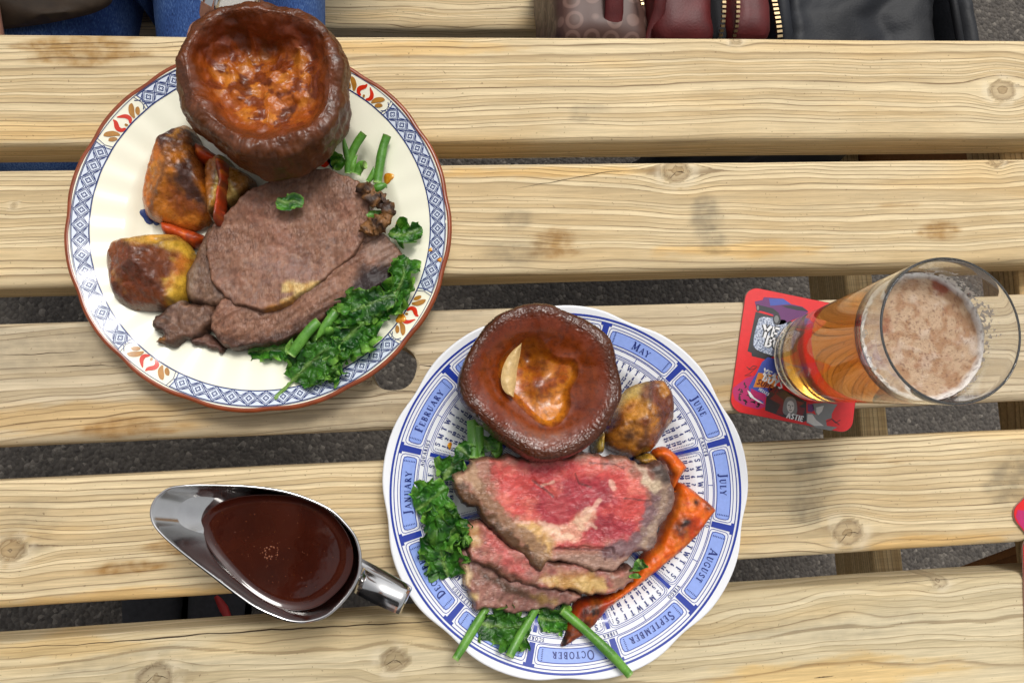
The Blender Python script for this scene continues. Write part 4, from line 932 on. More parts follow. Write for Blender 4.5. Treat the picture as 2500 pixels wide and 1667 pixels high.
# ---------------------------------------------------------------- roast carrots
CO, CR, CD = C3(236, 104, 16), C3(200, 66, 12), C3(84, 36, 20)
def carrot(outline, zo, zb, hgt, label, seed, rnd=0.004, dark=0.4, tilt=(0, 0), char=(), z_tr=None, base=None):
    PO = smooth_loop(at(outline, zo)[:, :2], 5); c = PO.mean(0)
    def zf(x, y, d):
        e = np.clip(d / rnd, 0, 1)
        top = zb + hgt * (0.75 + 0.25 * np.clip(d / (rnd * 2.2), 0, 1)) + tilt[0] * (x - c[0]) + tilt[1] * (y - c[1])
        zl = np.maximum(zb, surf(x, y) + .0006); top = np.maximum(top, zl + .006)
        return zl + (top - zl) * np.sqrt(np.maximum(1 - (1 - e) ** 2, 0.05)) + 0.0008 * fbm(x * 130, y * 130, 0, seed, 3) + 0.0003 * fbm(x * 500, y * 500, 0, seed + 1, 2)
    def cf(x, y, d, z):
        col = mixc(base if base is not None else CO, CR, noisemix(x, y, 60, seed + 2, -0.1, 0.5)); col = mixc(col, C3(240, 130, 40), 0.6 * noisemix(x, y, 150, seed + 3, .1, .5))
        col = mixc(col, CD, dark * noisemix(x, y, 110, seed + 4, .1, .5)); col = mixc(col, C3(120, 40, 16), 0.5 * sst(rnd * 0.9, 0, d))
        for (px, py, s) in char:
            a = at([(px, py)], zo)[0]; col = mixc(col, C3(40, 24, 18), np.exp(-((x - a[0]) ** 2 + (y - a[1]) ** 2) / s ** 2) * (0.9 + .5 * fbm(x * 220, y * 220, 0, 8, 3)))
        return col
    return tag(slab('roast_carrot', PO, 0.0009, zf, zb, cf, m_carrot, None, jag=0.0005, seed=seed), label, 'carrot')
carrot([(362, 512), (375, 505), (420, 520), (462, 535), (468, 552), (440, 566), (400, 545), (372, 535)], 0.016, 0.008, 0.013, 'red orange carrot stick between the two big roast potatoes', 201, dark=0.5, base=C3(196, 74, 22))
carrot([(488, 352), (512, 362), (516, 400), (508, 440), (502, 480), (494, 506), (480, 500), (486, 450), (492, 410), (486, 380)], 0.042, 0.026, 0.018, 'dark roasted carrot stick leaning upright beside the grey beef', 211, rnd=.003, dark=0.8, base=C3(160, 62, 26))
carrot([(440, 318), (470, 330), (500, 355), (495, 372), (460, 366), (438, 348)], 0.034, 0.018, 0.018, 'deep red carrot end wedged behind the large crusted potato', 221, dark=0.6, base=C3(130, 40, 20))
c4 = lambda l: [tuple(p) for p in Z4(l)]
carrot(c4([(1640, 50), (1720, 30), (1800, 95), (1870, 175), (1850, 220), (1780, 355), (1742, 330), (1750, 240), (1690, 140), (1630, 95)]), 0.018, 0.008, 0.014, 'short bright carrot wedge touching the golden potato', 231, dark=0.25, tilt=(.1, 0))
carrot(c4([(1800, 320), (1850, 300), (1960, 395), (2062, 482), (2040, 540), (1940, 680), (1830, 800), (1720, 900), (1600, 1000), (1500, 1080), (1400, 1150), (1300, 1230), (1200, 1330), (1120, 1400), (1060, 1440), (990, 1482), (935, 1498), (942, 1460), (972, 1400), (985, 1340), (1020, 1260), (1080, 1170), (1300, 1120), (1450, 1010), (1540, 850), (1650, 750), (1700, 620), (1750, 520), (1785, 400)]), 0.019, 0.0085, 0.015,
       'long tapering roast carrot running along the right of the rare beef', 241, dark=0.22, char=[tuple(Z4([q])[0]) + (s,) for q, s in (((960, 1460), .006), ((1010, 1400), .006), ((1160, 1240), .009), ((1100, 1330), .006), ((2000, 470), .003), ((1920, 440), .0025), ((1800, 630), .006), ((1840, 590), .004))])
# ---------------------------------------------------------------- roast beef slices
def beef(name, poly, zo, zb, thick, colfun, mat, label, seed, rnd=0.004, res=0.0008, jag=0.0012, shape=None, lumps=0.0012, cat='beef'):
    PO = smooth_loop(at(poly, zo)[:, :2], 6)
    def zf(x, y, d):
        e = np.clip(d / rnd, 0, 1)
        z = np.maximum(zb, surf(x, y) + .0008) + thick * np.sqrt(np.maximum(1 - (1 - e) ** 2, 0.12)) + lumps * fbm(x * 55, y * 55, 0, seed, 3) + 0.0004 * fbm(x * 300, y * 300, 0, seed + 2, 3)
        return z + (shape(x, y, d) if shape else 0)
    return tag(slab(name, PO, res, zf, zb - 0.004, lambda x, y, d, z: colfun(x, y, d), mat, None, jag=jag, seed=seed), label, cat)
G1, G2, G3, CRU = C3(170, 124, 102), C3(144, 102, 82), C3(112, 78, 66), C3(58, 38, 30)
def brown_meat(seed, base=(G1, G2), crust=0.004, crk=0.8, fats=(), dark=(), pinkish=0.3, tone=None):
    def f(x, y, d):
        c = mixc(base[0], base[1], noisemix(x, y, 45, seed, -.25, .45)); c = mixc(c, C3(172, 116, 96), pinkish * noisemix(x, y, 30, seed + 1, 0, .5))
        c = mixc(c, C3(122, 90, 82), .35 * noisemix(x, y, 190, seed + 2, .1, .5)); c = mixc(c, C3(192, 152, 130), .35 * noisemix(x, y, 260, seed + 3, .15, .55))
        for po, fe, cc, am in dark: c = mixc(c, cc, am * soft(x, y, po, fe))
        c = c * (1 + .15 * noise3((x * .8 + y * .6) * 130, (y * .8 - x * .6) * 600, .4, seed + 70))[:, None]; c = mixc(c, c * np.array([.5, .42, .4]), .45 * noisemix(x, y, 300, seed + 71, .28, .5))
        e = sst(crust, crust * 0.1, d + crust * 0.5 * fbm(x * 120, y * 120, 0, seed + 4, 3)); c = mixc(c, CRU, crk * e)
        c = c * (np.array([.86, .83, .76]) if tone is None else tone)
        for po, fe, cc, am in fats: c = mixc(c, mixc(cc, cc * np.array([.75, .6, .4]), noisemix(x, y, 150, seed + 6, -.1, .5)), am * soft(x, y, po, fe))
        return c
    return f
zt2 = lambda l, z: at(Z2(l), z)[:, :2]
# cream plate: lower slices first
beef('beef_slice', Z2([(880, 340), (820, 450), (775, 540), (745, 610), (735, 720), (765, 785), (900, 815), (990, 800), (1050, 700), (1000, 500), (960, 380)]), 0.026, 0.014, 0.010, brown_meat(301, (C3(124, 92, 72), C3(102, 76, 60)), .0045, .6, [(zt2([(760, 620), (800, 540), (820, 640), (790, 780), (750, 740)], .026), .003, C3(150, 122, 96), .6)]), m_beef, 'narrow grey brown beef slice showing left of the top slice on the cream plate', 303, rnd=.005)
beef('beef_slice', Z2([(1790, 410), (1890, 388), (1960, 450), (2004, 530), (1965, 600), (1945, 700), (1880, 722), (1790, 745), (1700, 790), (1620, 840), (1500, 930), (1350, 1012), (1200, 1045), (1060, 1056), (980, 1032), (900, 965), (905, 880), (940, 800), (1100, 650), (1300, 520), (1550, 430)]), 0.026, 0.018, 0.009,
     brown_meat(311, (C3(156, 110, 88), C3(132, 92, 72)), .003, .6, (), [(zt2([(1760, 600), (1900, 560), (1960, 590), (1955, 740), (1780, 760), (1690, 720)], .027), .004, C3(50, 34, 34), 1.0), (zt2([(1800, 420), (1900, 400), (1990, 520), (1900, 560), (1810, 540)], .026), .005, C3(168, 138, 124), .6),
                             (zt2([(900, 1000), (1060, 1066), (1350, 1022), (1640, 850), (1760, 770), (1680, 730), (1600, 790), (1340, 950), (1100, 1005), (960, 970)], .027), .004, C3(76, 48, 38), .85), (zt2([(960, 860), (1150, 880), (1300, 850), (1500, 740), (1700, 600), (1740, 640), (1520, 800), (1250, 930), (1050, 950)], .027), .006, C3(176, 130, 108), .5)]), m_beef, 'wide brown beef slice with charred corner beneath the top slice', 313, lumps=.0012, jag=.002, rnd=.002, shape=lambda x, y, d: 0.0025 * fbm(x * 25, y * 25, 0, 7, 2) - .0016 * np.abs(fbm((x * .84 + y * .54) * 20, (y * .84 - x * .54) * 160, 0, 17, 2)))
beef('beef_slice', Z2([(640, 720), (720, 742), (770, 792), (900, 792), (945, 832), (930, 890), (870, 965), (800, 1000), (745, 1010), (712, 1045), (672, 1062), (640, 1032), (588, 1022), (640, 980), (590, 950), (570, 900), (592, 868), (622, 850), (640, 790)]), 0.022, 0.013, 0.010,
     brown_meat(321, (C3(120, 86, 68), C3(96, 68, 54)), .004, .8, [(zt2([(640, 720), (720, 742), (740, 790), (660, 780)], .022), .002, C3(170, 146, 120), .7), (zt2([(588, 1022), (640, 985), (660, 1010), (640, 1032)], .022), .0015, C3(170, 110, 40), .9)]), m_beef, 'ragged dark beef end piece at the lower left of the cream plate', 323, rnd=.004, jag=.002)
beef('beef_slice', Z2([(860, 965), (912, 990), (978, 1038), (966, 1086), (925, 1068), (880, 1048), (810, 1030), (800, 1000)]), 0.018, 0.011, 0.007, brown_meat(331, (C3(84, 60, 56), C3(62, 46, 44)), .003, .6), m_beef, 'thin crisp dark beef scrap hanging below the ragged end piece', 333, rnd=.003, jag=.002)
topP = Z2([(1270, 80), (1420, 22), (1560, 10), (1680, 58), (1770, 100), (1826, 160), (1815, 300), (1795, 400), (1762, 480), (1690, 552), (1600, 625), (1520, 690), (1400, 770), (1300, 832), (1210, 838), (1080, 822), (990, 780), (930, 720), (890, 640), (866, 560), (870, 420), (900, 335), (990, 270), (1060, 190), (1130, 130), (1200, 98)])
fatz = [(zt2([(1310, 692), (1350, 670), (1440, 682), (1525, 668), (1485, 722), (1400, 775), (1330, 822), (1300, 800), (1380, 740), (1320, 730)], .032), .0022, C3(228, 194, 124), .95), (zt2([(1300, 800), (1380, 770), (1390, 800), (1300, 850), (1215, 900), (1158, 880), (1210, 838)], .032), .0022, C3(176, 116, 52), .9)]
beef('beef_slice', topP, 0.031, 0.0200, 0.0098, brown_meat(341, (C3(160, 114, 92), C3(138, 96, 76)), .0025, .5, fatz, [(zt2([(1200, 560), (1380, 540), (1480, 640), (1280, 650)], .037), .012, C3(146, 112, 108), .6), (zt2([(1130, 130), (1420, 30), (1760, 100), (1700, 150), (1400, 110), (1180, 180)], .036), .006, C3(140, 106, 88), .6)], pinkish=.55), m_beef,
     'large round well done beef slice on top, creamy fat streak near its lower edge', 343, rnd=.0022, jag=.0016, shape=lambda x, y, d: 0.0035 * fbm(x * 18, y * 18, 0, 9, 2))
# crisp curl of fat on the right with an opening through it
ringp = np.array([(1790, 210), (1830, 165), (1880, 205), (1925, 235), (1935, 300), (1895, 360), (1840, 375), (1810, 340)])
fo = smooth_line(at(Z2([(1785, 130), (1825, 190), (1880, 215), (1922, 265), (1900, 330), (1850, 355), (1812, 370), (1800, 400)]), 0.034), 8)
Vt, Ft = tube(fo, 0.0048 + 0.0026 * fbm(fo[:, 0] * 260, fo[:, 1] * 260, 0, 3, 3), 18, 0.55)
Vt += 0.0024 * np.stack([fbm(Vt[:, 0] * 260, Vt[:, 1] * 260, Vt[:, 2] * 260, s_, 3) for s_ in (1, 2, 3)], 1)
tag(mesh('beef_fat', Vt, Ft, m_beef, None, mixc(C3(136, 92, 48), C3(58, 36, 22), noisemix(Vt[:, 0], Vt[:, 1], 160, 5, -.25, .3))), 'crisp brown curl of fat on the right edge of the top beef slice', 'beef')

# calendar plate
z4 = lambda l, z: at(Z4(l), z)[:, :2]
beef('beef_slice', Z4([(170, 800), (232, 760), (300, 840), (400, 880), (600, 960), (760, 1010), (900, 1050), (1050, 1090), (1085, 1150), (1000, 1202), (850, 1240), (700, 1256), (580, 1272), (500, 1240), (420, 1232), (330, 1242), (290, 1232), (286, 1160), (250, 1110), (200, 1040), (190, 950), (166, 860)]), 0.021, 0.0135, 0.012,
     brown_meat(401, (C3(172, 122, 110), C3(146, 98, 86)), .003, .7, [(z4([(195, 900), (240, 890), (275, 960), (250, 1040), (205, 1020)], .019), .002, C3(216, 186, 140), .9), (z4([(255, 1100), (320, 1090), (325, 1130), (280, 1145)], .019), .002, C3(220, 190, 130), .9)],
                [(z4([(330, 930), (420, 960), (600, 1050), (760, 1110), (900, 1150), (860, 1190), (700, 1150), (500, 1070), (360, 1000)], .019), .003, C3(78, 50, 28), .95), (z4([(700, 1100), (900, 1130), (900, 1180), (740, 1160)], .019), .003, C3(168, 130, 70), .8)], .5, np.ones(3) * .95), m_rare,
     'lowest pale pink beef slice nearest the plate rim under the rare stack', 403, rnd=.0035, jag=.0026, lumps=.0022)
beef('beef_slice', Z4([(240, 592), (285, 585), (335, 575), (430, 640), (560, 740), (700, 800), (900, 850), (1100, 880), (1330, 930), (1440, 900), (1485, 950), (1472, 1030), (1400, 1090), (1280, 1122), (1150, 1142), (1010, 1112), (860, 1085), (700, 1055), (600, 1042), (480, 992), (400, 930), (310, 905), (252, 840), (236, 740), (230, 640)]), 0.027, 0.019, 0.0115,
     brown_meat(411, (C3(190, 118, 104), C3(168, 94, 84)), .0035, .8, [(z4([(245, 600), (320, 620), (340, 720), (290, 790), (245, 740)], .027), .003, C3(206, 164, 112), .9), (z4([(800, 1000), (950, 960), (1150, 950), (1230, 1000), (1290, 1060), (1180, 1120), (1040, 1090), (900, 1060)], .027), .0035, C3(216, 178, 110), .95), (z4([(900, 930), (1060, 915), (1120, 960), (940, 985)], .027), .003, C3(208, 158, 128), .8)],
                [(z4([(420, 660), (560, 760), (680, 920), (660, 990), (560, 930), (440, 800), (400, 720)], .027), .006, C3(208, 96, 90), .9), (z4([(250, 800), (330, 860), (420, 900), (500, 960), (420, 940), (310, 905)], .027), .003, C3(84, 52, 30), .95), (z4([(460, 990), (600, 1030), (760, 1070), (740, 1020), (560, 960), (430, 880), (380, 900)], .027), .003, C3(92, 60, 34), .85), (z4([(1280, 960), (1440, 920), (1480, 1000), (1400, 1090), (1300, 1060)], .027), .005, C3(160, 124, 100), .8)], .3, np.ones(3) * .97), m_rare,
     'middle beef slice with thick cream fat seam under the rare top slice', 413, rnd=.0035, jag=.0026, lumps=.0026)
rp = Z4([(262, 125), (420, 100), (520, 88), (700, 110), (1000, 90), (1150, 76), (1300, 86), (1450, 112), (1545, 170), (1620, 148), (1690, 140), (1730, 190), (1756, 290), (1792, 370), (1772, 500), (1705, 590), (1660, 640), (1668, 720), (1640, 790), (1580, 812), (1500, 832), (1440, 890), (1330, 958), (1200, 966), (1060, 925), (960, 890), (880, 885), (830, 905), (800, 955), (740, 945), (640, 850), (540, 760), (440, 660), (340, 560), (315, 480), (240, 480), (172, 400), (140, 320), (134, 250), (180, 215), (238, 200), (254, 150)])
PINK, DEEP = C3(216, 84, 78), C3(170, 52, 66)
def rare(x, y, d):
    zt_ = 0.036
    c = mixc(C3(176, 122, 100), C3(146, 98, 80), noisemix(x, y, 50, 501, -.2, .4))
    pk = soft(x, y, z4([(470, 130), (700, 150), (950, 105), (1150, 130), (1300, 160), (1480, 240), (1585, 320), (1612, 480), (1570, 580), (1480, 690), (1350, 745), (1100, 765), (900, 785), (860, 700), (760, 605), (640, 585), (520, 545), (440, 450), (420, 330), (430, 220)], zt_), .006)
    c = mixc(c, mixc(PINK, C3(232, 118, 102), noisemix(x, y, 60, 503, 0, .5)), pk)
    dp = soft(x, y, z4([(760, 290), (850, 370), (1000, 270), (1250, 260), (1330, 350), (1350, 480), (1220, 500), (1100, 540), (1000, 610), (900, 630), (780, 590), (740, 480), (740, 380)], zt_), .005)
    dp = np.maximum(dp, soft(x, y, z4([(1150, 560), (1300, 520), (1500, 600), (1480, 690), (1300, 740), (1120, 740), (1080, 660)], zt_), .004)); c = mixc(c, mixc(DEEP, C3(150, 42, 58), noisemix(x, y, 90, 505, 0, .5)), .8 * dp)
    c = mixc(c, C3(190, 54, 64), .7 * soft(x, y, z4([(640, 150), (900, 130), (1000, 190), (900, 280), (720, 260)], zt_), .006)); c = mixc(c, C3(206, 80, 84), .5 * soft(x, y, z4([(880, 720), (1300, 750), (1500, 690), (1480, 740), (1250, 800), (900, 790)], zt_), .003))
    # lower grey-brown muscle, purple outer band
    c = mixc(c, C3(172, 134, 116), .95 * soft(x, y, z4([(880, 815), (1100, 805), (1300, 815), (1480, 830), (1440, 890), (1330, 958), (1200, 966), (1060, 925), (950, 890)], zt_), .003))
    c = mixc(c, C3(128, 98, 100), .95 * nearline(x, y, z4([(1300, 790), (1450, 770), (1550, 680), (1600, 560), (1640, 420), (1650, 360)], zt_), .0075, 3))
    c = mixc(c, C3(168, 140, 118), .9 * nearline(x, y, z4([(1680, 260), (1720, 380), (1710, 520), (1640, 640), (1590, 720)], zt_), .0085, 5)); c = mixc(c, C3(120, 94, 86), .85 * nearline(x, y, z4([(1760, 350), (1750, 480), (1660, 690), (1600, 790)], zt_), .005, 7))
    c = mixc(c, C3(74, 60, 54), .95 * soft(x, y, z4([(1590, 160), (1690, 140), (1735, 195), (1755, 290), (1700, 300), (1640, 240), (1585, 215)], zt_), .003)); c = mixc(c, C3(230, 204, 170), .9 * nearline(x, y, z4([(1560, 270), (1600, 310), (1640, 330)], zt_), .0045, 9)); c = mixc(c, C3(216, 186, 160), .8 * nearline(x, y, z4([(1505, 165), (1545, 200), (1570, 260)], zt_), .0028, 9))
    # fat: large seam, bright streaks
    ft = soft(x, y, z4([(585, 590), (760, 600), (910, 645), (905, 720), (880, 790), (830, 880), (790, 900), (730, 800), (640, 690)], zt_), .0025); c = mixc(c, mixc(C3(222, 176, 110), C3(196, 150, 88), noisemix(x, y, 120, 507, 0, .4)), .95 * ft)
    ft2 = soft(x, y, z4([(770, 585), (900, 635), (990, 610), (1050, 530), (1130, 480), (1190, 500), (1160, 600), (1110, 660), (1070, 725), (960, 730), (870, 710)], zt_), .0022); c = mixc(c, mixc(C3(244, 200, 166), C3(230, 160, 132), noisemix(x, y, 140, 509, 0, .4)), .95 * ft2)
    for ln, wd_ in (([(1100, 530), (1180, 480), (1225, 425)], .002), ([(1120, 640), (1150, 600), (1195, 630)], .0014), ([(780, 590), (860, 615), (930, 640)], .0018), ([(700, 590), (600, 585)], .0015), ([(1300, 290), (1330, 340)], .0022), ([(800, 320), (880, 290)], .0014)):
        c = mixc(c, C3(240, 190, 166), .7 * nearline(x, y, z4(ln, zt_), wd_, 11))
    # dark roasted seam down the left
    c = mixc(c, C3(152, 114, 84), .9 * nearline(x, y, z4([(330, 330), (430, 480), (540, 590), (660, 680), (760, 760), (800, 860)], zt_), .007, 13)); c = mixc(c, C3(88, 58, 30), .95 * nearline(x, y, z4([(165, 340), (250, 440), (350, 540), (470, 660), (590, 770), (700, 880), (760, 940)], zt_), .0085, 15))
    c = mixc(c, C3(58, 42, 30), .8 * nearline(x, y, z4([(230, 460), (330, 550), (450, 680)], zt_), .004, 17)); c = mixc(c, C3(196, 158, 124), .85 * nearline(x, y, z4([(160, 250), (240, 260), (270, 170), (300, 300)], zt_), .005, 19))
    for ln, wd_ in (([(730, 280), (850, 370), (880, 400)], .0010), ([(900, 785), (1100, 790), (1300, 800)], .0012), ([(1150, 150), (1330, 160), (1400, 190)], .0008), ([(1040, 230), (1070, 300), (1160, 330)], .0008), ([(1400, 410), (1620, 430)], .0008), ([(1260, 860), (1270, 820)], .001), ([(1370, 850), (1400, 830)], .001)):
        c = mixc(c, C3(96, 50, 46), .75 * nearline(x, y, z4(ln, zt_), wd_, 21))
    fb = noise3((x * .87 + y * .5) * 120, (y * .87 - x * .5) * 620, .4, 77) ; fb2 = noise3((x * .95 - y * .3) * 90, (y * .95 + x * .3) * 500, .8, 79)
    c = c * (1 + .10 * fb + .07 * fb2)[:, None]; c = mixc(c, c * np.array([.55, .4, .4]), .2 * noisemix(x, y, 330, 531, .28, .5))
    return mixc(c, CRU, .6 * sst(.0025, 0, d))
beef('beef_slice', rp, 0.034, 0.0245, 0.010, rare, m_rare, 'rare pink roast beef slice with cream fat on top of the calendar plate stack', 513, rnd=.0032, jag=.0022, res=0.0007, lumps=.0013,
     shape=lambda x, y, d: 0.0022 * fbm(x * 20, y * 20, 0, 19, 2) - 0.0016 * nearline(x, y, z4([(730, 280), (850, 370), (880, 400)], .036), .003) - .0025 * nearline(x, y, z4([(880, 800), (1100, 790), (1300, 800)], .036), .003))

# ---------------------------------------------------------------- green beans
def bean(pts, zs, r, label, seed, tip=False):
    P = at(pts, 0.0); P = np.stack([at([p], z)[0] for p, z in zip(pts, zs)]); P = smooth_line(P, 10); n = len(P); t = np.linspace(0, 1, n)
    P[:, 0] += .0016 * np.sin(np.pi * t) * math.sin(seed * 2.3); P[:, 1] += .0016 * np.sin(np.pi * t * 1.3) * math.cos(seed * 1.7)
    rr = r * (0.90 + 0.10 * noise3(t * 3, .3, .2, seed)) * (0.88 + 0.12 * np.sin(np.pi * np.clip(t, .05, .95))); 
    if tip: rr = rr * np.clip(1.05 - t ** 3, 0.12, 1)
    V, F = tube(P, rr, 14, 0.85)
    c = mixc(C3(104, 160, 58), C3(80, 136, 44), noisemix(V[:, 0], V[:, 1], 60, seed, -.3, .4)); c[:14] = C3(150, 186, 96); c[-14:] = C3(156, 190, 104)
    return tag(mesh('green_bean', V, F, m_bean, None, c), label, 'green bean', 'cut green beans on the plates')
bean([(1290, 1400), (1340, 1445), (1400, 1502), (1447, 1550)], (.020, .0235, .0275, .029), .0036, 'longest green bean reaching over the calendar plate edge past the carrot tip', 1)
bean([(1232, 1395), (1205, 1445), (1170, 1512)], (.019, .022, .0275), .0034, 'middle green bean of the three below the rare beef', 2)
bean([(1118, 1395), (1085, 1445), (1045, 1512)], (.019, .0225, .0275), .0032, 'leftmost green bean of the three below the rare beef', 3)
b3 = lambda l: [tuple(p) for p in Z3(l)]
bean(b3([(375, 1110), (385, 1250), (385, 1440)]), (.022, .022, .024), .0050, 'thick green bean left of the glossy yorkshire pudding', 4)
bean(b3([(440, 1160), (450, 1300), (450, 1450)]), (.024, .023, .023), .0040, 'green bean just right of the thick one beside the glossy yorkshire pudding', 5)
bean(b3([(600, 1300), (585, 1380), (560, 1440)]), (.021, .022, .023), .0036, 'short green bean emerging between glossy yorkshire pudding and rare beef', 6)
bb = lambda l: [tuple(p) for p in ZB(l)]
bean(bb([(785, 860), (735, 1080), (670, 1400)]), (.025, .023, .021), .0036, 'straight cut green bean standing out right of the top beef slice', 7)
bean(bb([(515, 835), (430, 990), (350, 1180), (330, 1290)]), (.028, .025, .022, .02), .0032, 'slanting green bean beside the tall yorkshire pudding', 8)
bean(bb([(370, 1290), (310, 1120), (272, 980), (275, 870)]), (.020, .023, .026, .028), .0026, 'thin curved green bean tip nearest the tall yorkshire pudding', 9, True)
bean(bb([(390, 1290), (410, 1190), (440, 1090)]), (.020, .022, .024), .0028, 'short green bean in the bunch behind the beef', 10, True)
bean(bb([(430, 1310), (480, 1230), (530, 1180)]), (.020, .022, .024), .0036, 'stubby green bean at the right of the bunch behind the beef', 11)
bean(bb([(560, 1400), (600, 1310), (625, 1220)]), (.020, .021, .023), .0024, 'pointed little bean tip beside the straight cut bean', 12, True)
bean(bb([(640, 1470), (700, 1440), (770, 1430), (785, 1490)]), (.022, .024, .024, .021), .0034, 'bent green bean below the orange gravy drop', 13, True)
bean([tuple(p) for p in Z2([(1800, 300), (1850, 292), (1895, 290)])], (.026, .026, .026), .0034, 'green bean end seen through the crisp curl of fat', 14)
bean([tuple(p) for p in Z2([(1525, 905), (1450, 990), (1365, 1085)])], (.030, .031, .029), .0040, 'green bean on kale below the wide brown beef slice', 15)
bean([tuple(p) for p in Z2([(1625, 845), (1570, 930), (1510, 1015)])], (.031, .032, .031), .0036, 'bright green bean crossing the kale nearest the charred corner', 16, True)
# ================================================================== curly kale
def kale_mat():
    m, nt, b = newmat('curly_kale')
    at_ = nd(nt, 'ShaderNodeAttribute', attribute_name='Col'); geo = nd(nt, 'ShaderNodeNewGeometry')
    n1 = nd(nt, 'ShaderNodeTexNoise', Scale=500.0, Detail=4.0); nt.links.new(geo.outputs['Position'], n1.inputs['Vector'])
    r = ramp(nt, [(0.3, 0.72), (0.7, 1.28)]); nt.links.new(n1.outputs[0], r.inputs[0])
    c = mixrgb(nt, 1.0, at_.outputs['Color'], r.outputs[0], 'MULTIPLY'); nt.links.new(c, b.inputs['Base Color'])
    bp = nd(nt, 'ShaderNodeBump', Strength=0.6, Distance=0.001); nt.links.new(n1.outputs[0], bp.inputs['Height']); nt.links.new(bp.outputs[0], b.inputs['Normal'])
    b.inputs['Roughness'].default_value = 0.34; b.inputs['Specular IOR Level'].default_value = 0.45
    tr = nd(nt, 'ShaderNodeBsdfTranslucent'); mx = nd(nt, 'ShaderNodeMixShader'); mx.inputs[0].default_value = 0.22
    nt.links.new(mixrgb(nt, 1.0, c, (1.3, 1.6, 0.5), 'MULTIPLY'), tr.inputs['Color'])
    nt.links.new(b.outputs[0], mx.inputs[1]); nt.links.new(tr.outputs[0], mx.inputs[2])
    nt.links.new(mx.outputs[0], nt.nodes['Material Output'].inputs[0])
    return m
m_kale = kale_mat()
def kale_leaf(spine, half, seed, curl=1.0, stem=0.0, lift=0.003, lam=0.0070, wavy=1.0):
    """one ruffled leaf as a surface along its midrib; returns vertices, faces, colours"""
    rng = np.random.RandomState(seed)
    Sp = smooth_line(np.asarray(spine, float), 16); L = np.linalg.norm(np.diff(Sp, axis=0), axis=1).sum()
    nu = max(30, int(L / 0.00062)); nv = max(21, int(2 * half / 0.00062) | 1)
    u = np.linspace(0, 1, nu); cum = np.concatenate([[0], np.cumsum(np.linalg.norm(np.diff(Sp, axis=0), axis=1))]) / L
    P0 = np.stack([np.interp(u, cum, Sp[:, k]) for k in range(3)], 1)
    T = np.gradient(P0, axis=0); T /= np.linalg.norm(T, axis=1)[:, None]; Nn = np.cross(np.array([0, 0, 1.0]), T); Nn /= np.linalg.norm(Nn, axis=1)[:, None]
    w0 = half * np.clip(np.sin(np.pi * np.clip((u - stem) / (1.0 - stem) * 0.93 + 0.05, 0, 1)), 0, 1) ** 0.55
    w0 = np.where(u < stem, 0.0012, np.maximum(w0, 0.0012))
    v = np.linspace(-1, 1, nv)
    U, Vv = np.meshgrid(u, v, indexing='ij')
    s = U * L; side = np.sign(Vv); av = np.abs(Vv)
    wr_ = w0[:, None] * (1 + 0.32 * fbm(s / 0.011, side * 3.1, 0.4, seed, 3) + 0.22 * fbm(s / 0.0035, side * 5.3, 0.9, seed + 1, 2) * sst(.6, 1, av))
    off = Vv * wr_
    B = P0[:, None, :] + Nn[:, None, :] * off[..., None]
    A = curl * (0.25 + 0.75 * av ** 1.2) * np.clip(w0 / 0.006, 0, 1)[:, None]
    X, Y = s / lam, off / lam
    n = lambda k, f, a: a * noise3(X * f, Y * f + side * 7, k * 3.7, seed + k)
    dz = A * (n(1, .8, .0052) + n(2, 1.7, .0036) + n(3, 3.4, .0017) + n(8, 6, .0006))
    da = A * (n(4, 1, .0036) + n(5, 2.1, .0024) + n(9, 4, .0010)); db = A * (n(6, 1, .0036) + n(7, 2.1, .0024) + n(10, 4, .0010))
    fr = A * sst(.45, 1.0, av)
    dz = dz + fr * wavy * (0.0024 * np.sin(s / 0.0016 + 3 * noise3(X * .6, side * 4, 1, seed + 9)) + 0.0016 * np.sin(s / 0.0009 + 4 * noise3(X, side * 4, 2, seed + 11)))
    db = db + fr * wavy * 0.0018 * np.cos(s / 0.0011 + 4 * noise3(X, side * 4, 5, seed + 12))
    B = B + Nn[:, None, :] * da[..., None] + T[:, None, :] * db[..., None]; B[..., 2] += dz + lift * av ** 1.5 * np.clip(w0 / 0.008, 0, 1)[:, None]
    # raised pale midrib
    rib = np.exp(-(off / 0.0011) ** 2); B[..., 2] += 0.0007 * rib
    c = mixc(C3(68, 128, 38), C3(32, 84, 25), noisemix(B[..., 0].ravel(), B[..., 1].ravel(), 120, seed, -.25, .35)); c = mixc(c, C3(146, 200, 80), (0.85 * sst(.55, 1, av) * sst(-.3, .4, noise3(X * 1.5, Y * 1.5, 4, seed))).ravel())
    c = c * (0.8 + 0.5 * rng.rand())
    c = mixc(c, C3(150, 186, 96), (0.8 * rib * np.clip(1.2 - U, 0, 1)).ravel())
    return B.reshape(-1, 3), grid_faces(nu, nv), c
def kale(spine_px, zs, half, label, seed, **kw):
    sp = np.stack([at([p], z)[0] for p, z in zip(spine_px, zs)])
    V, F, c = kale_leaf(sp, half * 0.80, seed, **kw)
    c_ = PL.c if np.hypot(*(V[:, :2].mean(0) - PL.c)) < .13 else PR.c; pl_ = PL if c_ is PL.c else PR
    d = V[:, :2] - c_; zmin = pl_.z(np.hypot(d[:, 0], d[:, 1]), np.arctan2(d[:, 1], d[:, 0])) + 0.0006
    V[:, 2] = np.where(V[:, 2] < zmin, zmin + 0.15 * np.abs(zmin - V[:, 2]), V[:, 2])
    return tag(mesh('kale_leaf', V, F, m_kale, None, c), label, 'kale', 'curly kale leaves on the plates')
q2 = lambda l: [tuple(p) for p in Z2(l)]
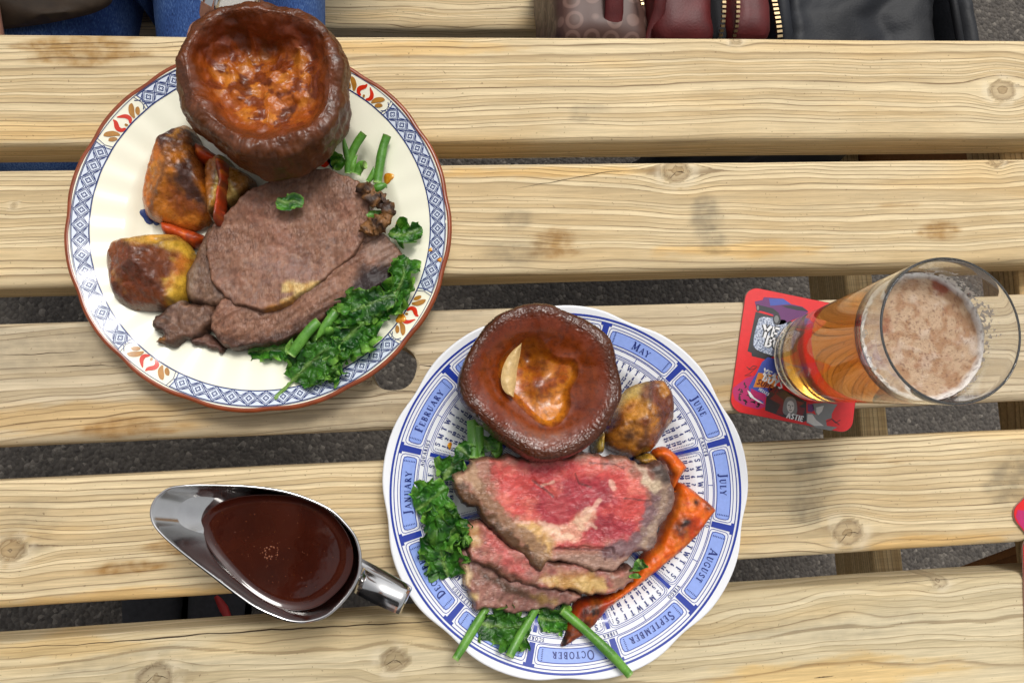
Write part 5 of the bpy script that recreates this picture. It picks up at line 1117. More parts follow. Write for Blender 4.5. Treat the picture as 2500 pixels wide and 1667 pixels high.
# cream plate
kale(q2([(1275, 1350), (1340, 1280), (1410, 1210), (1520, 1100), (1640, 1010)]), (.020, .021, .023, .025, .026), .022, 'broad kale leaf with a bare green stem at the bottom of the cream plate', 601, stem=.30, curl=1.1)
kale(q2([(1560, 1120), (1640, 1040), (1760, 930), (1900, 830)]), (.020, .024, .026, .024), .020, 'kale leaf spread along the lower edge of the wide brown beef slice', 602, curl=1.25)
kale(q2([(1600, 900), (1720, 850), (1850, 790), (1960, 760)]), (.024, .027, .028, .026), .015, 'smoother bright kale leaf tucked against the charred beef corner', 603, curl=.8)
kale(q2([(1940, 760), (1990, 690), (2020, 610), (2040, 540)]), (.024, .026, .026, .024), .013, 'tight curly kale frond at the right of the charred beef corner', 604, curl=1.3)
kale(q2([(1900, 860), (1960, 790), (2000, 700)]), (.021, .023, .024), .013, 'dark kale frond curling below the charred beef corner', 605, curl=1.2)
kale(q2([(1925, 400), (1990, 410), (2060, 395), (2120, 375)]), (.022, .024, .025, .024), .010, 'small kale tip lying apart near the right rim of the cream plate', 606, curl=1.0)
kale(q2([(1120, 1080), (1230, 1070), (1350, 1050), (1440, 1020)]), (.013, .015, .018, .021), .010, 'low kale scrap peeping out under the brown beef', 607, curl=1.2)
kale(q2([(1480, 1180), (1560, 1120), (1650, 1080), (1720, 1030)]), (.021, .023, .024, .022), .018, 'frilly kale leaf hanging towards the plate border below the beans', 608, curl=1.3)
kale(q2([(1285, 205), (1330, 222), (1380, 215), (1435, 238)]), (.0375, .0378, .0375, .037), .0075, 'little shred of kale lying on the top well done slice', 609, curl=.28, lift=.001)
kale([tuple(p) for p in ZB([(130, 1190), (190, 1160), (240, 1170), (290, 1140)])], (.015, .018, .02, .02), .0065, 'dark kale sprig beside the red flower behind the beef', 610, curl=.9)
# calendar plate
k_ = lambda l: [tuple(p) for p in ZK(l)]
kale(k_([(640, 1400), (600, 1270), (560, 1120), (560, 980)]), (.018, .022, .024, .025), .020, 'lowest tightly curled kale leaf left of the rare beef', 621, curl=1.3)
kale(k_([(420, 980), (520, 940), (620, 860), (740, 780)]), (.021, .024, .026, .026), .018, 'kale leaf with a pale midrib pointing at January', 622, curl=1.1)
kale(k_([(340, 770), (440, 690), (540, 620), (640, 540)]), (.022, .024, .026, .026), .016, 'folded smoother kale leaf reaching towards the word January', 623, curl=.9)
kale(k_([(600, 480), (640, 400), (690, 330), (760, 250)]), (.022, .024, .025, .024), .012, 'small kale leaf between the calendar and the rare beef fat', 624, curl=1.1)
kale(k_([(730, 150), (790, 200), (850, 262)]), (.025, .026, .026), .010, 'flat kale leaf with white rib below the thick bean', 625, curl=.5)
kale(k_([(700, 1180), (640, 1080), (700, 940), (820, 850)]), (.022, .026, .028, .028), .017, 'curly kale leaf pressed against the brown crust of the rare beef', 626, curl=1.3)
kale(k_([(960, 60), (1010, 130), (1050, 200)]), (.022, .023, .024), .011, 'kale frond behind the beans beside the glossy yorkshire pudding', 627, curl=1.0)
c4l = lambda l: [tuple(p) for p in Z4(l)]
kale(c4l([(340, 1330), (450, 1350), (580, 1360), (700, 1330)]), (.016, .019, .020, .019), .019, 'frilly kale leaf over the word November between two beans', 628, curl=1.2)
kale(c4l([(760, 1290), (860, 1300), (960, 1300), (1050, 1310)]), (.014, .016, .016, .015), .010, 'small kale scrap between middle bean and longest bean', 629, curl=1.1)
kale(c4l([(1490, 860), (1515, 900), (1540, 930)]), (.030, .031, .030), .0075, 'tiny kale sprig on the carrot at the right of the rare beef', 630, curl=.9)
kale(c4l([(1490, 960), (1495, 1000)]), (.028, .028), .005, 'tiny kale crumb beside the cream fat seam', 631, curl=.6)
# ---------------------------------------------------------------- gravy drops and crumbs on the glaze
def drop_mat():
    m, nt, b = newmat('gravy_drop'); b.inputs['Base Color'].default_value = (*srgb(206, 128, 22), 1); b.inputs['Roughness'].default_value = 0.08
    b.inputs['Coat Weight'].default_value = 0.4
    geo = nd(nt, 'ShaderNodeNewGeometry'); n1 = nd(nt, 'ShaderNodeTexNoise', Scale=300.0); nt.links.new(geo.outputs['Position'], n1.inputs['Vector'])
    r = ramp(nt, [(0.35, srgb(196, 112, 12)), (0.65, srgb(232, 170, 50))]); nt.links.new(n1.outputs[0], r.inputs[0]); nt.links.new(r.outputs[0], b.inputs['Base Color'])
    return m
m_drop = drop_mat()
def drop(px, py, rx, label, seed, plate=PL, ry=None):
    c = at([(px, py)], 0.018)[0, :2]; a = np.linspace(0, 2 * np.pi, 28, endpoint=False); ry = ry or rx
    d = c - plate.c; zc = float(plate.z(np.hypot(*d), math.atan2(d[1], d[0])))
    c = at([(px, py)], zc)[0, :2]; V = []; 
    for k in np.linspace(0, 1, 7):
        rr = (1 + 0.14 * np.sin(a * 3 + seed) + .08 * np.sin(a * 2)) * k
        x = c[0] + rx * rr * np.cos(a); y = c[1] + ry * rr * np.sin(a); dd = np.stack([x, y], 1) - plate.c
        V.append(np.stack([x, y, plate.z(np.hypot(dd[:, 0], dd[:, 1]), np.arctan2(dd[:, 1], dd[:, 0])) + 0.0003 + 0.0007 * np.sqrt(max(0, 1 - k * k))], 1))
    V = np.stack(V, 1).reshape(-1, 3)
    tag(mesh('gravy_drop', V, grid_faces(28, 7, wrap_u=True)[:, ::-1], m_drop), label, 'gravy drop', 'drops of gravy on the glaze')
drop(892, 409, .0036, 'orange gravy drop beside the straight cut bean', 1); drop(919, 517, .0040, 'gravy drop above the small kale tip', 2); drop(921, 731, .0034, 'round gravy drop near the lower right red flower', 3)
drop(989, 574, .0014, 'tiny gravy speck inside the right border', 4); drop(1010, 597, .0016, 'tiny gravy speck on the right border lattice', 5); drop(1033, 1023, .0015, 'small gravy spot on the February numbers', 6, PR, .0025)
# ================================================================== gravy boat
m_steel, nt, b = newmat('polished_steel'); b.inputs['Metallic'].default_value = 1; b.inputs['Roughness'].default_value = 0.13
geo = nd(nt, 'ShaderNodeNewGeometry'); n1 = nd(nt, 'ShaderNodeTexNoise', Scale=60.0, Detail=4.0); nt.links.new(geo.outputs['Position'], n1.inputs['Vector'])
r = ramp(nt, [(0.3, (.62, .61, .60)), (0.7, (.74, .73, .72))]); nt.links.new(n1.outputs[0], r.inputs[0]); nt.links.new(r.outputs[0], b.inputs['Base Color'])
rr = nd(nt, 'ShaderNodeMapRange'); nt.links.new(n1.outputs[0], rr.inputs[0]); rr.inputs[3].default_value = .08; rr.inputs[4].default_value = .2; nt.links.new(rr.outputs[0], b.inputs['Roughness'])
rimp = ZG([(115, 335), (135, 270), (180, 210), (280, 146), (450, 125), (700, 127), (950, 141), (1200, 180), (1400, 240), (1600, 332), (1730, 450), (1812, 560), (1850, 680), (1852, 800), (1830, 900), (1770, 1010), (1680, 1120), (1570, 1210), (1430, 1254), (1300, 1254), (1180, 1220), (1000, 1140), (850, 1040), (650, 890), (450, 742), (300, 622), (210, 540), (150, 470), (120, 405)])
ZR = 0.060
rimP = smooth_loop(rimp, 6); rim = at(rimP, ZR)[:, :2]; nb = len(rim)
tip = at(ZG([(115, 350)]), ZR)[0, :2]; back = at(ZG([(1850, 740)]), ZR)[0, :2]; ax = (back - tip) / np.linalg.norm(back - tip); Lb = np.linalg.norm(back - tip)
sfrac = ((rim - tip) @ ax) / Lb
cen = tip + ax * Lb * 0.63
boat = empty('gravy_boat', (*cen, 0.0), 'polished stainless steel gravy boat with pointed spout and strap handle', 'gravy boat')
zr = ZR + 0.010 * sst(0.5, 0.0, sfrac) - 0.002 * sst(.35, .7, sfrac)
rim = np.stack([at([q], z_)[0, :2] for q, z_ in zip(rimP, zr)])
rows = []
# inside wall from the floor up to the rim, over the rolled edge and down the outside to the foot
def ringat(k, zfrac, shrink_tip):
    """k: share of the rim's distance from the centre, zfrac: height share"""
    base = cen + (rim - cen) * k[:, None]
    return np.stack([base[:, 0], base[:, 1], 0.012 + (zr - 0.012) * zfrac], 1)
sp = sst(0.42, 0.0, sfrac)                     # 1 at the spout
prof_in = [(0.02, 0.03), (0.30, 0.035), (0.55, 0.10), (0.72, 0.25), (0.85, 0.48), (0.94, 0.74), (0.985, 0.93), (1.0, 1.0)]
for kk, zf_ in prof_in:
    ks = np.full(nb, kk); zs = np.full(nb, zf_)
    zs = zs * (1 - sp) + sp * np.clip(1 - (1 - ks) * 1.15, 0.03, 1) ** 1.25
    rows.append(ringat(ks, zs, 0))
rr_ = rows[-1].copy(); out = (rim - cen); out /= np.linalg.norm(out, axis=1)[:, None]
for dr, dz in ((.0006, .0006), (.0016, .0004), (.0018, -.0006), (.0008, -.0014)):
    q = rr_.copy(); q[:, :2] += out * dr; q[:, 2] += dz; rows.append(q)
for kk, zf_ in [(0.985, 0.88), (0.94, .68), (.86, .42), (.73, .20), (.56, .06), (.42, .0)]:
    ks = np.full(nb, kk); zs = np.full(nb, zf_); zs = zs * (1 - sp) + sp * np.clip(1 - (1 - ks) * 1.18, -.02, 1) ** 1.0
    q = ringat(ks, zs, 0); q[:, :2] += out * .0011; q[:, 2] -= .0008; rows.append(q)
for kk, zz in ((.40, .008), (.46, .003), (.50, .0006), (.47, .0)):
    q = ringat(np.full(nb, kk), np.zeros(nb), 0)
    el = np.stack([cen[0] + ax[0] * .030 * np.cos(np.linspace(0, 2 * np.pi, nb, endpoint=False)), 0 * sfrac], 1)
    q[:, 2] = zz; rows.append(q)
# ellipse-like foot: soften the pointed outline at the bottom rows
A = np.stack(rows, 1)
mesh('body', A.reshape(-1, 3), grid_faces(nb, A.shape[1], wrap_u=True), m_steel, boat)
# strap handle: a flat band leaving the back, looping down and returning
hA = at(ZG([(1815, 915)]), ZR - .004)[0]; hB = at(ZG([(2235, 1105)]), .058)[0]; hd = (hB - hA)[:2]; Lh = np.linalg.norm(hd); hd /= Lh; hn = np.array([-hd[1], hd[0]])
path = [(.0025, .0500), (.004, .0535), (.010, .0565), (.018, .0588), (Lh * .85, .0588), (Lh * .97, .0582), (Lh * 1.02, .0555), (Lh * 1.03, .049), (Lh * .98, .043), (Lh * .7, .037), (Lh * .3, .030), (-.002, .0255), (-.008, .024)]
path = smooth_line(np.array(path), 8); hw = 0.0074; V = []
tg = np.gradient(path, axis=0); tg /= np.linalg.norm(tg, axis=1)[:, None]; nn = np.stack([-tg[:, 1], tg[:, 0]], 1)
for off_, wv in ((0.0005, 1), (0.0005, -1), (-.0005, -1), (-.0005, 1)):
    q = path + nn * off_; V.append(np.stack([hA[0] + hd[0] * q[:, 0] + hn[0] * hw * wv, hA[1] + hd[1] * q[:, 0] + hn[1] * hw * wv, q[:, 1]], 1))
V = np.stack(V, 1).reshape(-1, 3)
mesh('handle', V, grid_faces(len(path), 4, wrap_v=True), m_steel, boat, smooth=False)
# gravy
m_gravy, nt, b = newmat('gravy_sauce'); b.inputs['Roughness'].default_value = 0.06; b.inputs['Specular IOR Level'].default_value = 0.5
geo = nd(nt, 'ShaderNodeNewGeometry'); n1 = nd(nt, 'ShaderNodeTexNoise', Scale=45.0, Detail=3.0); nt.links.new(geo.outputs['Position'], n1.inputs['Vector'])
r = ramp(nt, [(0.3, srgb(44, 14, 8)), (0.7, srgb(56, 19, 9))]); nt.links.new(n1.outputs[0], r.inputs[0])
vo = nd(nt, 'ShaderNodeTexVoronoi', Scale=300.0); nt.links.new(geo.outputs['Position'], vo.inputs['Vector']); vr = ramp(nt, [(0.03, 1.0), (0.07, 0.0)]); nt.links.new(vo.outputs['Distance'], vr.inputs[0])
nt.links.new(mixrgb(nt, math_(nt, 'MULTIPLY', vr.outputs[0], .35), r.outputs[0], srgb(170, 100, 40)), b.inputs['Base Color'])
n2 = nd(nt, 'ShaderNodeTexNoise', Scale=90.0, Detail=2.0); nt.links.new(geo.outputs['Position'], n2.inputs['Vector']); bp = nd(nt, 'ShaderNodeBump', Strength=0.10, Distance=0.001); nt.links.new(n2.outputs[0], bp.inputs['Height']); nt.links.new(bp.outputs[0], b.inputs['Normal'])
GZL = 0.0475
gp = smooth_loop(at(ZG([(545, 450), (600, 350), (700, 280), (850, 233), (1050, 216), (1300, 230), (1460, 268), (1610, 368), (1730, 520), (1780, 660), (1775, 800), (1715, 930), (1610, 1040), (1490, 1118), (1350, 1148), (1200, 1126), (1050, 1056), (900, 946), (760, 806), (650, 686), (580, 575)]), GZL)[:, :2], 6)
gc = gp.mean(0)
gout = (gp - gc) / np.linalg.norm(gp - gc, axis=1)[:, None]
gp = gp + gout * 0.0018
V = []
for k in (0, .3, .6, .8, .9, .95, .98, 1.0):
    q = gc + (gp - gc) * k; V.append(np.c_[q, np.full(len(q), GZL + .0012 * sst(.9, 1.0, k))])
V.append(np.c_[gc + (gp - gc) * .80, np.full(len(gp), .022)])
_gv = tag(mesh('gravy', np.stack(V, 1).reshape(-1, 3), grid_faces(len(gp), len(V), wrap_u=True)[:, ::-1], m_gravy), 'dark brown glossy gravy filling the steel boat', 'gravy')

# a ring of small fat bubbles drifting on the gravy
bc = at([(622, 1268)], GZL)[0]; parts = []; rg = random.Random(3)
for k in range(26):
    a_ = 2 * math.pi * k / 26 + rg.uniform(-.1, .1); rr_b = .0042 * rg.uniform(.6, 1.2); br = rg.uniform(.0002, .0007)
    v_, f_ = lathe([(br * math.sin(t), br * .6 * math.cos(t)) for t in np.linspace(0.001, math.pi / 2, 4)], 8, bc[0] + rr_b * math.cos(a_), bc[1] + .8 * rr_b * math.sin(a_)); v_[:, 2] += GZL; parts.append((v_, f_))
for k in range(60):
    q = gc + (gp[rg.randrange(len(gp))] - gc) * rg.uniform(.1, .9); br = rg.uniform(.0001, .0003); v_, f_ = lathe([(br * math.sin(t), br * .6 * math.cos(t)) for t in np.linspace(0.001, math.pi / 2, 3)], 6, q[0], q[1]); v_[:, 2] += GZL; parts.append((v_, f_))
tag(mesh('fat_bubbles', *merge(parts), simple('gravy_fat', srgb(112, 58, 28), .25), _gv), kind='stuff')

# ================================================================== beer mats
def coaster(name, cx, cy, ang, z, label, kindn, tint=None):
    """card mat, 94 mm square with round corners; print laid on its face"""
    o = empty(name, (cx, cy, z), label, 'beer mat')
    s_ = 0.047; cr = 0.0095; P = []
    for qx, qy, a0 in ((1, 1, 0), (-1, 1, 90), (-1, -1, 180), (1, -1, 270)):
        for a in np.linspace(a0, a0 + 90, 9): P.append((qx * (s_ - cr) + cr * math.cos(rad(a)), qy * (s_ - cr) + cr * math.sin(rad(a))))
    P = np.array(P); ca, sa = math.cos(ang), math.sin(ang)
    tw = lambda p: np.stack([cx + ca * p[:, 0] - sa * p[:, 1], cy + sa * p[:, 0] + ca * p[:, 1]], 1)
    n = len(P); V = np.concatenate([np.c_[tw(P), np.full(n, z)], np.c_[tw(P), np.full(n, z + .0013)]])
    mesh('card', V, [[i, (i + 1) % n, n + (i + 1) % n, n + i] for i in range(n)] + [list(range(n - 1, -1, -1))], m_card, o, smooth=False)
    cnt = [0]
    def patch(nm, pts, mat, lay=1, soft_=False):
        p = np.array(pts, float)
        if soft_: p = smooth_loop(p, 4)
        w = tw(p); zt = z + .0013 + .00006 * lay
        tri = [list(t) for t in geometry.tessellate_polygon([[Vector((*q, 0)) for q in p]])]
        return mesh(nm, np.c_[w, np.full(len(w), zt)], tri, mat, o, smooth=False)
    def strokes(nm, items, mat, lay):
        Vs, Fs = [], []; zt = z + .0013 + .00006 * lay
        for thick, pts in items:
            p = np.array(pts, float); T = np.gradient(p, axis=0); T /= np.linalg.norm(T, axis=1)[:, None] + 1e-12; N = np.stack([-T[:, 1], T[:, 0]], 1)
            i = len(Vs); m = len(p); Vs += list(tw(p + N * thick / 2)) + list(tw(p - N * thick / 2)); Fs += [[i + k, i + m + k, i + m + k + 1, i + k + 1] for k in range(m - 1)]
        return mesh(nm, np.array([(*v, zt) for v in Vs]), Fs, mat, o, smooth=False)
    patch('red_face', P * .995, m_cred, 0)
    return o, patch, strokes
m_card = simple('pulp_board', srgb(196, 150, 140), 0.9)
pr = lambda n, r, g, b_: simple(n, srgb(r, g, b_, .9), 0.42, var=.05, vscale=300)
m_cred = pr('red_ink', 226, 22, 26); m_cblk = pr('black_ink', 40, 40, 44); m_cpur = pr('purple_ink', 104, 40, 104); m_cmag = pr('magenta_ink', 190, 34, 104); m_cwht = pr('white_ink', 240, 240, 240); m_cblu = pr('blue_ink', 66, 84, 170); m_corg = pr('orange_ink', 222, 132, 40); m_cgry = pr('grey_ink', 128, 128, 126); m_clg = pr('pale_grey_ink', 206, 204, 198); m_cdr = pr('maroon_ink', 110, 24, 32)
m_stat, nt, b = newmat('tv_static_print'); geo = nd(nt, 'ShaderNodeNewGeometry'); vs_ = nd(nt, 'ShaderNodeTexVoronoi', Scale=1400.0); nt.links.new(geo.outputs['Position'], vs_.inputs['Vector']); sp_ = nd(nt, 'ShaderNodeSeparateColor'); nt.links.new(vs_.outputs['Color'], sp_.inputs[0])
r = ramp(nt, [(0.2, srgb(96, 106, 128)), (0.5, srgb(150, 160, 182)), (0.8, srgb(204, 210, 222))]); nt.links.new(sp_.outputs[0], r.inputs[0]); nt.links.new(r.outputs[0], b.inputs['Base Color']); b.inputs['Roughness'].default_value = .45
SANS = {'Y': (.7, [(.2, [(.05, 1), (.35, .5)]), (.2, [(.65, 1), (.35, .5)]), (.2, [(.35, .55), (.35, 0)])]), 'E': (.6, [(.2, [(.12, 0), (.12, 1)]), (.17, [(.12, .92), (.55, .92)]), (.17, [(.12, .5), (.48, .5)]), (.17, [(.12, .08), (.55, .08)])]), 'A': (.7, [(.2, [(.06, 0), (.35, 1)]), (.2, [(.35, 1), (.64, 0)]), (.15, [(.18, .32), (.52, .32)])]),
        'S': (.6, [(.19, [(.52, .85), (.3, .93), (.12, .75), (.3, .52), (.5, .3), (.3, .08), (.08, .15)])]), 'T': (.6, [(.2, [(.3, 0), (.3, 1)]), (.17, [(.02, .92), (.58, .92)])]), 'B': (.62, [(.2, [(.12, 0), (.12, 1)]), (.17, circ(.2, .73, .28, .2, 90, -90, 7)), (.17, circ(.2, .29, .32, .22, 90, -90, 7))]), 'O': (.7, [(.19, circ(.35, .5, .25, .42, 0, 360, 14))]),
        'U': (.66, [(.19, [(.12, 1), (.12, .3), (.33, .08), (.54, .3), (.54, 1)])]), 'P': (.6, [(.2, [(.12, 0), (.12, 1)]), (.17, circ(.2, .7, .28, .23, 90, -90, 7))]), 'R': (.62, [(.2, [(.12, 0), (.12, 1)]), (.17, circ(.2, .73, .27, .2, 90, -90, 7)), (.19, [(.28, .5), (.56, 0)])]), 'F': (.56, [(.2, [(.12, 0), (.12, 1)]), (.17, [(.12, .92), (.54, .92)]), (.17, [(.12, .5), (.46, .5)])]), 'I': (.3, [(.2, [(.15, 0), (.15, 1)])]), 'H': (.66, [(.2, [(.12, 0), (.12, 1)]), (.2, [(.54, 0), (.54, 1)]), (.17, [(.12, .5), (.54, .5)])]), 'L': (.54, [(.2, [(.12, 0), (.12, 1)]), (.17, [(.12, .08), (.52, .08)])])}
def textitems(txt, x, y, h, rot=0.0, slant=0.0, k=1.15):
    out = []; cr_, sr_ = math.cos(rot), math.sin(rot)
    for ch in txt:
        g = SANS.get(ch)
        if g:
            for t, pts in g[1]: out.append((t * h * k, [(x + cr_ * (px + slant * py) * h - sr_ * py * h, y + sr_ * (px + slant * py) * h + cr_ * py * h) for px, py in pts]))
        x += cr_ * ((g[0] if g else .4) + .06) * h; y += sr_ * ((g[0] if g else .4) + .06) * h
    return out
# main mat under the glass; local axes follow the card's own edges
ccx, ccy, cang = 0.2639, 0.0431, -0.228
o, patch, strokes = coaster('beer_mat', ccx, ccy, cang, 0.0003, 'red square beer mat with cartoon car and television under the pint glass', 0)
ca, sa = math.cos(-cang), math.sin(-cang)
def cl(l):
    w = at(ZC(l), 0.0016)[:, :2] - np.array([ccx, ccy]); return np.stack([ca * w[:, 0] - sa * w[:, 1], sa * w[:, 0] + ca * w[:, 1]], 1)
patch('leopard_panel', cl([(45, 1085), (180, 985), (260, 960), (330, 1000), (380, 1280), (300, 1310), (150, 1270), (60, 1210), (35, 1130)]), m_cmag, 1)
rng = random.Random(4); sp = []
lp = cl([(60, 1090), (180, 1000), (250, 985), (230, 1100), (330, 1250), (300, 1300), (150, 1255), (60, 1190)])
for _ in range(70):
    x_, y_ = rng.uniform(lp[:, 0].min(), lp[:, 0].max()), rng.uniform(lp[:, 1].min(), lp[:, 1].max())
    if sdf(np.array([[x_, y_]]), lp)[0][0] > .0008:
        a_ = rng.uniform(0, 6); sp.append((.0009, [(x_ + .0011 * math.cos(a_ + t), y_ + .0009 * math.sin(a_ + t)) for t in np.linspace(0, rng.uniform(1.5, 3.6), 6)]))
tag(strokes('leopard_spots', sp, m_cblk, 2), kind='stuff')
patch('television', cl([(275, 300), (190, 710), (230, 725), (235, 760), (400, 800), (460, 760), (640, 800), (720, 420), (500, 360)]), m_cblk, 1)
patch('television_screen', cl([(320, 362), (400, 358), (520, 380), (600, 420), (580, 700), (480, 760), (390, 735), (300, 700), (252, 650), (260, 540), (290, 430)]), m_stat, 2, True)
strokes('television_lettering', textitems('YEASTIE', *cl([(318, 560)])[0], .0098, -.02, .12, 1.0) + textitems('BOYS', *cl([(360, 660)])[0], .0086, -.02, .12, 1.0), m_cwht, 4); strokes('television_lettering_edge', textitems('YEASTIE', *cl([(318, 560)])[0], .0098, -.02, .12, 2.0) + textitems('BOYS', *cl([(360, 660)])[0], .0086, -.02, .12, 2.0), m_cblk, 3)
patch('cartoon_car', cl([(265, 195), (345, 180), (360, 150), (440, 155), (560, 165), (640, 222), (760, 250), (820, 300), (790, 330), (700, 370), (620, 400), (560, 430), (500, 440), (450, 330), (360, 300), (290, 285), (275, 240)]), m_cpur, 2)
patch('car_window', cl([(412, 165), (560, 168), (640, 222), (520, 232), (425, 240)]), m_cblu, 3); patch('car_bonnet', cl([(540, 240), (640, 235), (760, 255), (815, 298), (700, 285), (600, 262)]), m_cblk, 3); patch('car_body_shadow', cl([(280, 225), (450, 265), (520, 320), (480, 330), (440, 320), (300, 280)]), m_cblk, 3)
for (wx, wy, w_, h_) in ((492, 378, 40, 62), (300, 262, 20, 40)):
    patch('car_tyre', cl([(wx + w_ * math.cos(t), wy + h_ * math.sin(t)) for t in np.linspace(0, 6.28, 18)[:-1]]), m_cblk, 4); patch('car_wheel', cl([(wx - 4 + w_ * .6 * math.cos(t), wy + h_ * .62 * math.sin(t)) for t in np.linspace(0, 6.28, 18)[:-1]]), m_cgry, 5)
patch('can', cl([(340, 820), (400, 770), (520, 800), (480, 1080), (380, 1180), (350, 1250), (210, 1120), (200, 1080), (290, 920)]), m_cblu, 3); patch('can_band', cl([(300, 930), (500, 960), (470, 1090), (250, 1080)]), m_corg, 4); patch('can_red_band', cl([(225, 1090), (300, 1130), (380, 1150), (370, 1240), (300, 1200), (220, 1140)]), m_cmag, 4); patch('can_highlight', cl([(185, 1110), (215, 1130), (260, 1190), (360, 1255), (300, 1235), (215, 1180)]), m_cwht, 5)
strokes('can_lettering', textitems('YEASTIE', *cl([(330, 945)])[0], .0052, -.25, .1) + textitems('BOYS', *cl([(335, 1010)])[0], .0058, -.25, .1) + textitems('HELLES', *cl([(300, 1110)])[0], .0022, -.35, .1), m_cwht, 6); strokes('can_red_lettering', textitems('SUPERF', *cl([(275, 1045)])[0], .0046, -.3, .1), m_cdr, 6)
patch('dark_poster', cl([(430, 1080), (480, 1060), (800, 1230), (800, 1430), (770, 1440), (560, 1390), (370, 1320), (385, 1180)]), m_cblk, 3); patch('poster_glow', cl([(420, 1200), (480, 1150), (560, 1210), (560, 1370), (480, 1360), (530, 1260)]), m_cdr, 4)
patch('poster_glow', cl([(690, 1220), (780, 1240), (720, 1280), (790, 1300), (740, 1420), (690, 1400)]), m_cdr, 4)
patch('portrait_hair', cl([(590, 1190), (640, 1180), (690, 1220), (700, 1340), (640, 1380), (560, 1350), (560, 1260)]), m_cgry, 5, True); patch('portrait_face', cl([(605, 1235), (640, 1222), (668, 1250), (668, 1310), (640, 1345), (608, 1325), (595, 1280)]), m_clg, 6, True)
strokes('portrait_features', [(.0006, cl([(605, 1268), (625, 1266)])), (.0006, cl([(645, 1270), (662, 1274)])), (.0005, cl([(632, 1270), (628, 1298), (636, 1300)])), (.0006, cl([(618, 1318), (632, 1322), (646, 1318)]))], m_cblk, 7)
strokes('poster_lettering', textitems('ASTIE', *cl([(588, 1398)])[0], .0042, -.05, .1), m_cwht, 7)
patch('statue_head', cl([(860, 1250), (1000, 1240), (1120, 1260), (1090, 1300), (1060, 1360), (1060, 1400), (1000, 1420), (1010, 1480), (1120, 1495), (1050, 1530), (900, 1500), (800, 1450), (800, 1350), (850, 1345), (900, 1370), (880, 1320), (865, 1290)]), m_cgry, 3); patch('statue_light', cl([(900, 1290), (980, 1270), (960, 1330), (920, 1370), (900, 1340)]), m_clg, 4); patch('statue_neck', cl([(810, 1360), (860, 1360), (900, 1420), (980, 1480), (880, 1480), (805, 1440)]), m_clg, 4)
patch('purple_patch', cl([(810, 1255), (870, 1255), (880, 1320), (850, 1340), (812, 1330)]), m_cpur, 3)
tag(strokes('dotted_squiggle', [(.0005, cl([(1000, 1440), (1060, 1410), (1100, 1450), (1150, 1420)])), (.0005, cl([(1060, 1405), (1100, 1440), (1140, 1470)])), (.0005, cl([(180, 870), (220, 900), (280, 880), (210, 940), (160, 960), (230, 960)])), (.0005, cl([(200, 900), (250, 860), (290, 870)]))], m_cblk, 3), kind='stuff')
# two further mats at the right border of the photograph
p1 = at([(2338, 1180)], .0016)[0, :2]
o2, patch2, strokes2 = coaster('beer_mat', p1[0] + .0585, p1[1] - .009, rad(36), 0.0003, 'red and pink leopard beer mat just entering at the right edge of the table', 1)
s2 = []; 
patch2('leopard_panel', np.array([(-.0462, .036), (-.0462, -.02), (.0, -.02), (-.012, .012), (-.030, .034), (-.040, .0440), (-.0445, .0415)]), m_cmag, 1)
for _ in range(60):
    x_, y_ = rng.uniform(-.043, -.020), rng.uniform(-.018, .033); a_ = rng.uniform(0, 6); s2.append((.0009, [(x_ + .0012 * math.cos(a_ + t), y_ + .0009 * math.sin(a_ + t)) for t in np.linspace(0, 2.6, 6)]))
tag(strokes2('leopard_spots', s2, m_cblk, 2), kind='stuff')
p2 = at([(2346, 1310)], .0016)[0, :2]
coaster('beer_mat', p2[0] + .0462, p2[1] - .027, rad(-6), 0.0003, 'plain red beer mat corner at the lower right edge of the table', 2)

# ================================================================== pint glass, beer, froth
gx_, gy_ = 0.2752, 0.0434
GZ0 = 0.0020
m_glass, nt, b = newmat('clear_glass'); b.inputs['Transmission Weight'].default_value = 0.965; b.inputs['Roughness'].default_value = 0.0; b.inputs['IOR'].default_value = 1.46; b.inputs['Base Color'].default_value = (.97, .98, .97, 1)
RB_, RT_, HG = 0.0318, 0.0405, 0.1505
ro = lambda z: RB_ + (RT_ - RB_) * np.clip(z / HG, 0, 1) ** 0.95
outp = [(0.0, 0.0), (RB_ - .004, 0.0), (RB_ - .001, .0008), (RB_, .0028)] + [(ro(z), z) for z in np.linspace(.006, HG - .0012, 24)] + [(RT_ - .0004, HG - .0002), (RT_ - .0008, HG), (RT_ - .0014, HG - .0003)]
inp = [(ro(z) - .0012, z) for z in np.linspace(HG - .0012, .018, 24)] + [(ro(.012) - .0045, .0125), (ro(.012) - .010, .0108), (0.0, .0100)]
V, F = lathe([(r_, z_ + GZ0) for r_, z_ in outp + inp], 128, gx_, gy_)
glass = tag(mesh('pint_glass', V, F, m_glass), 'tall clear pint glass of amber beer standing on the red beer mat', 'glass')
m_beer, nt, b = newmat('amber_beer'); b.inputs['Transmission Weight'].default_value = 1.0; b.inputs['Roughness'].default_value = 0.0; b.inputs['IOR'].default_value = 1.34; b.inputs['Base Color'].default_value = (1, 1, 1, 1)
va = nd(nt, 'ShaderNodeVolumeAbsorption'); va.inputs['Color'].default_value = (.94, .70, .0, 1); va.inputs['Density'].default_value = 50.0; nt.links.new(va.outputs[0], nt.nodes['Material Output'].inputs['Volume'])
ZBL = 0.1265
bpf = [(0.0, .0096)] + [(ro(.012) - .0096, .0104), (ro(.012) - .0041, .0122)] + [(ro(z) - .0009, z) for z in np.linspace(.018, ZBL - GZ0, 24)] + [(ro(ZBL) - .004, ZBL - GZ0 - .0002), (0.0, ZBL - GZ0 - .0003)]
V, F = lathe([(r_, z_ + GZ0) for r_, z_ in bpf], 128, gx_, gy_)
beer = tag(mesh('beer', V, F[:, ::-1] if False else F, m_beer), 'amber beer filling the pint glass under thin froth', 'beer')
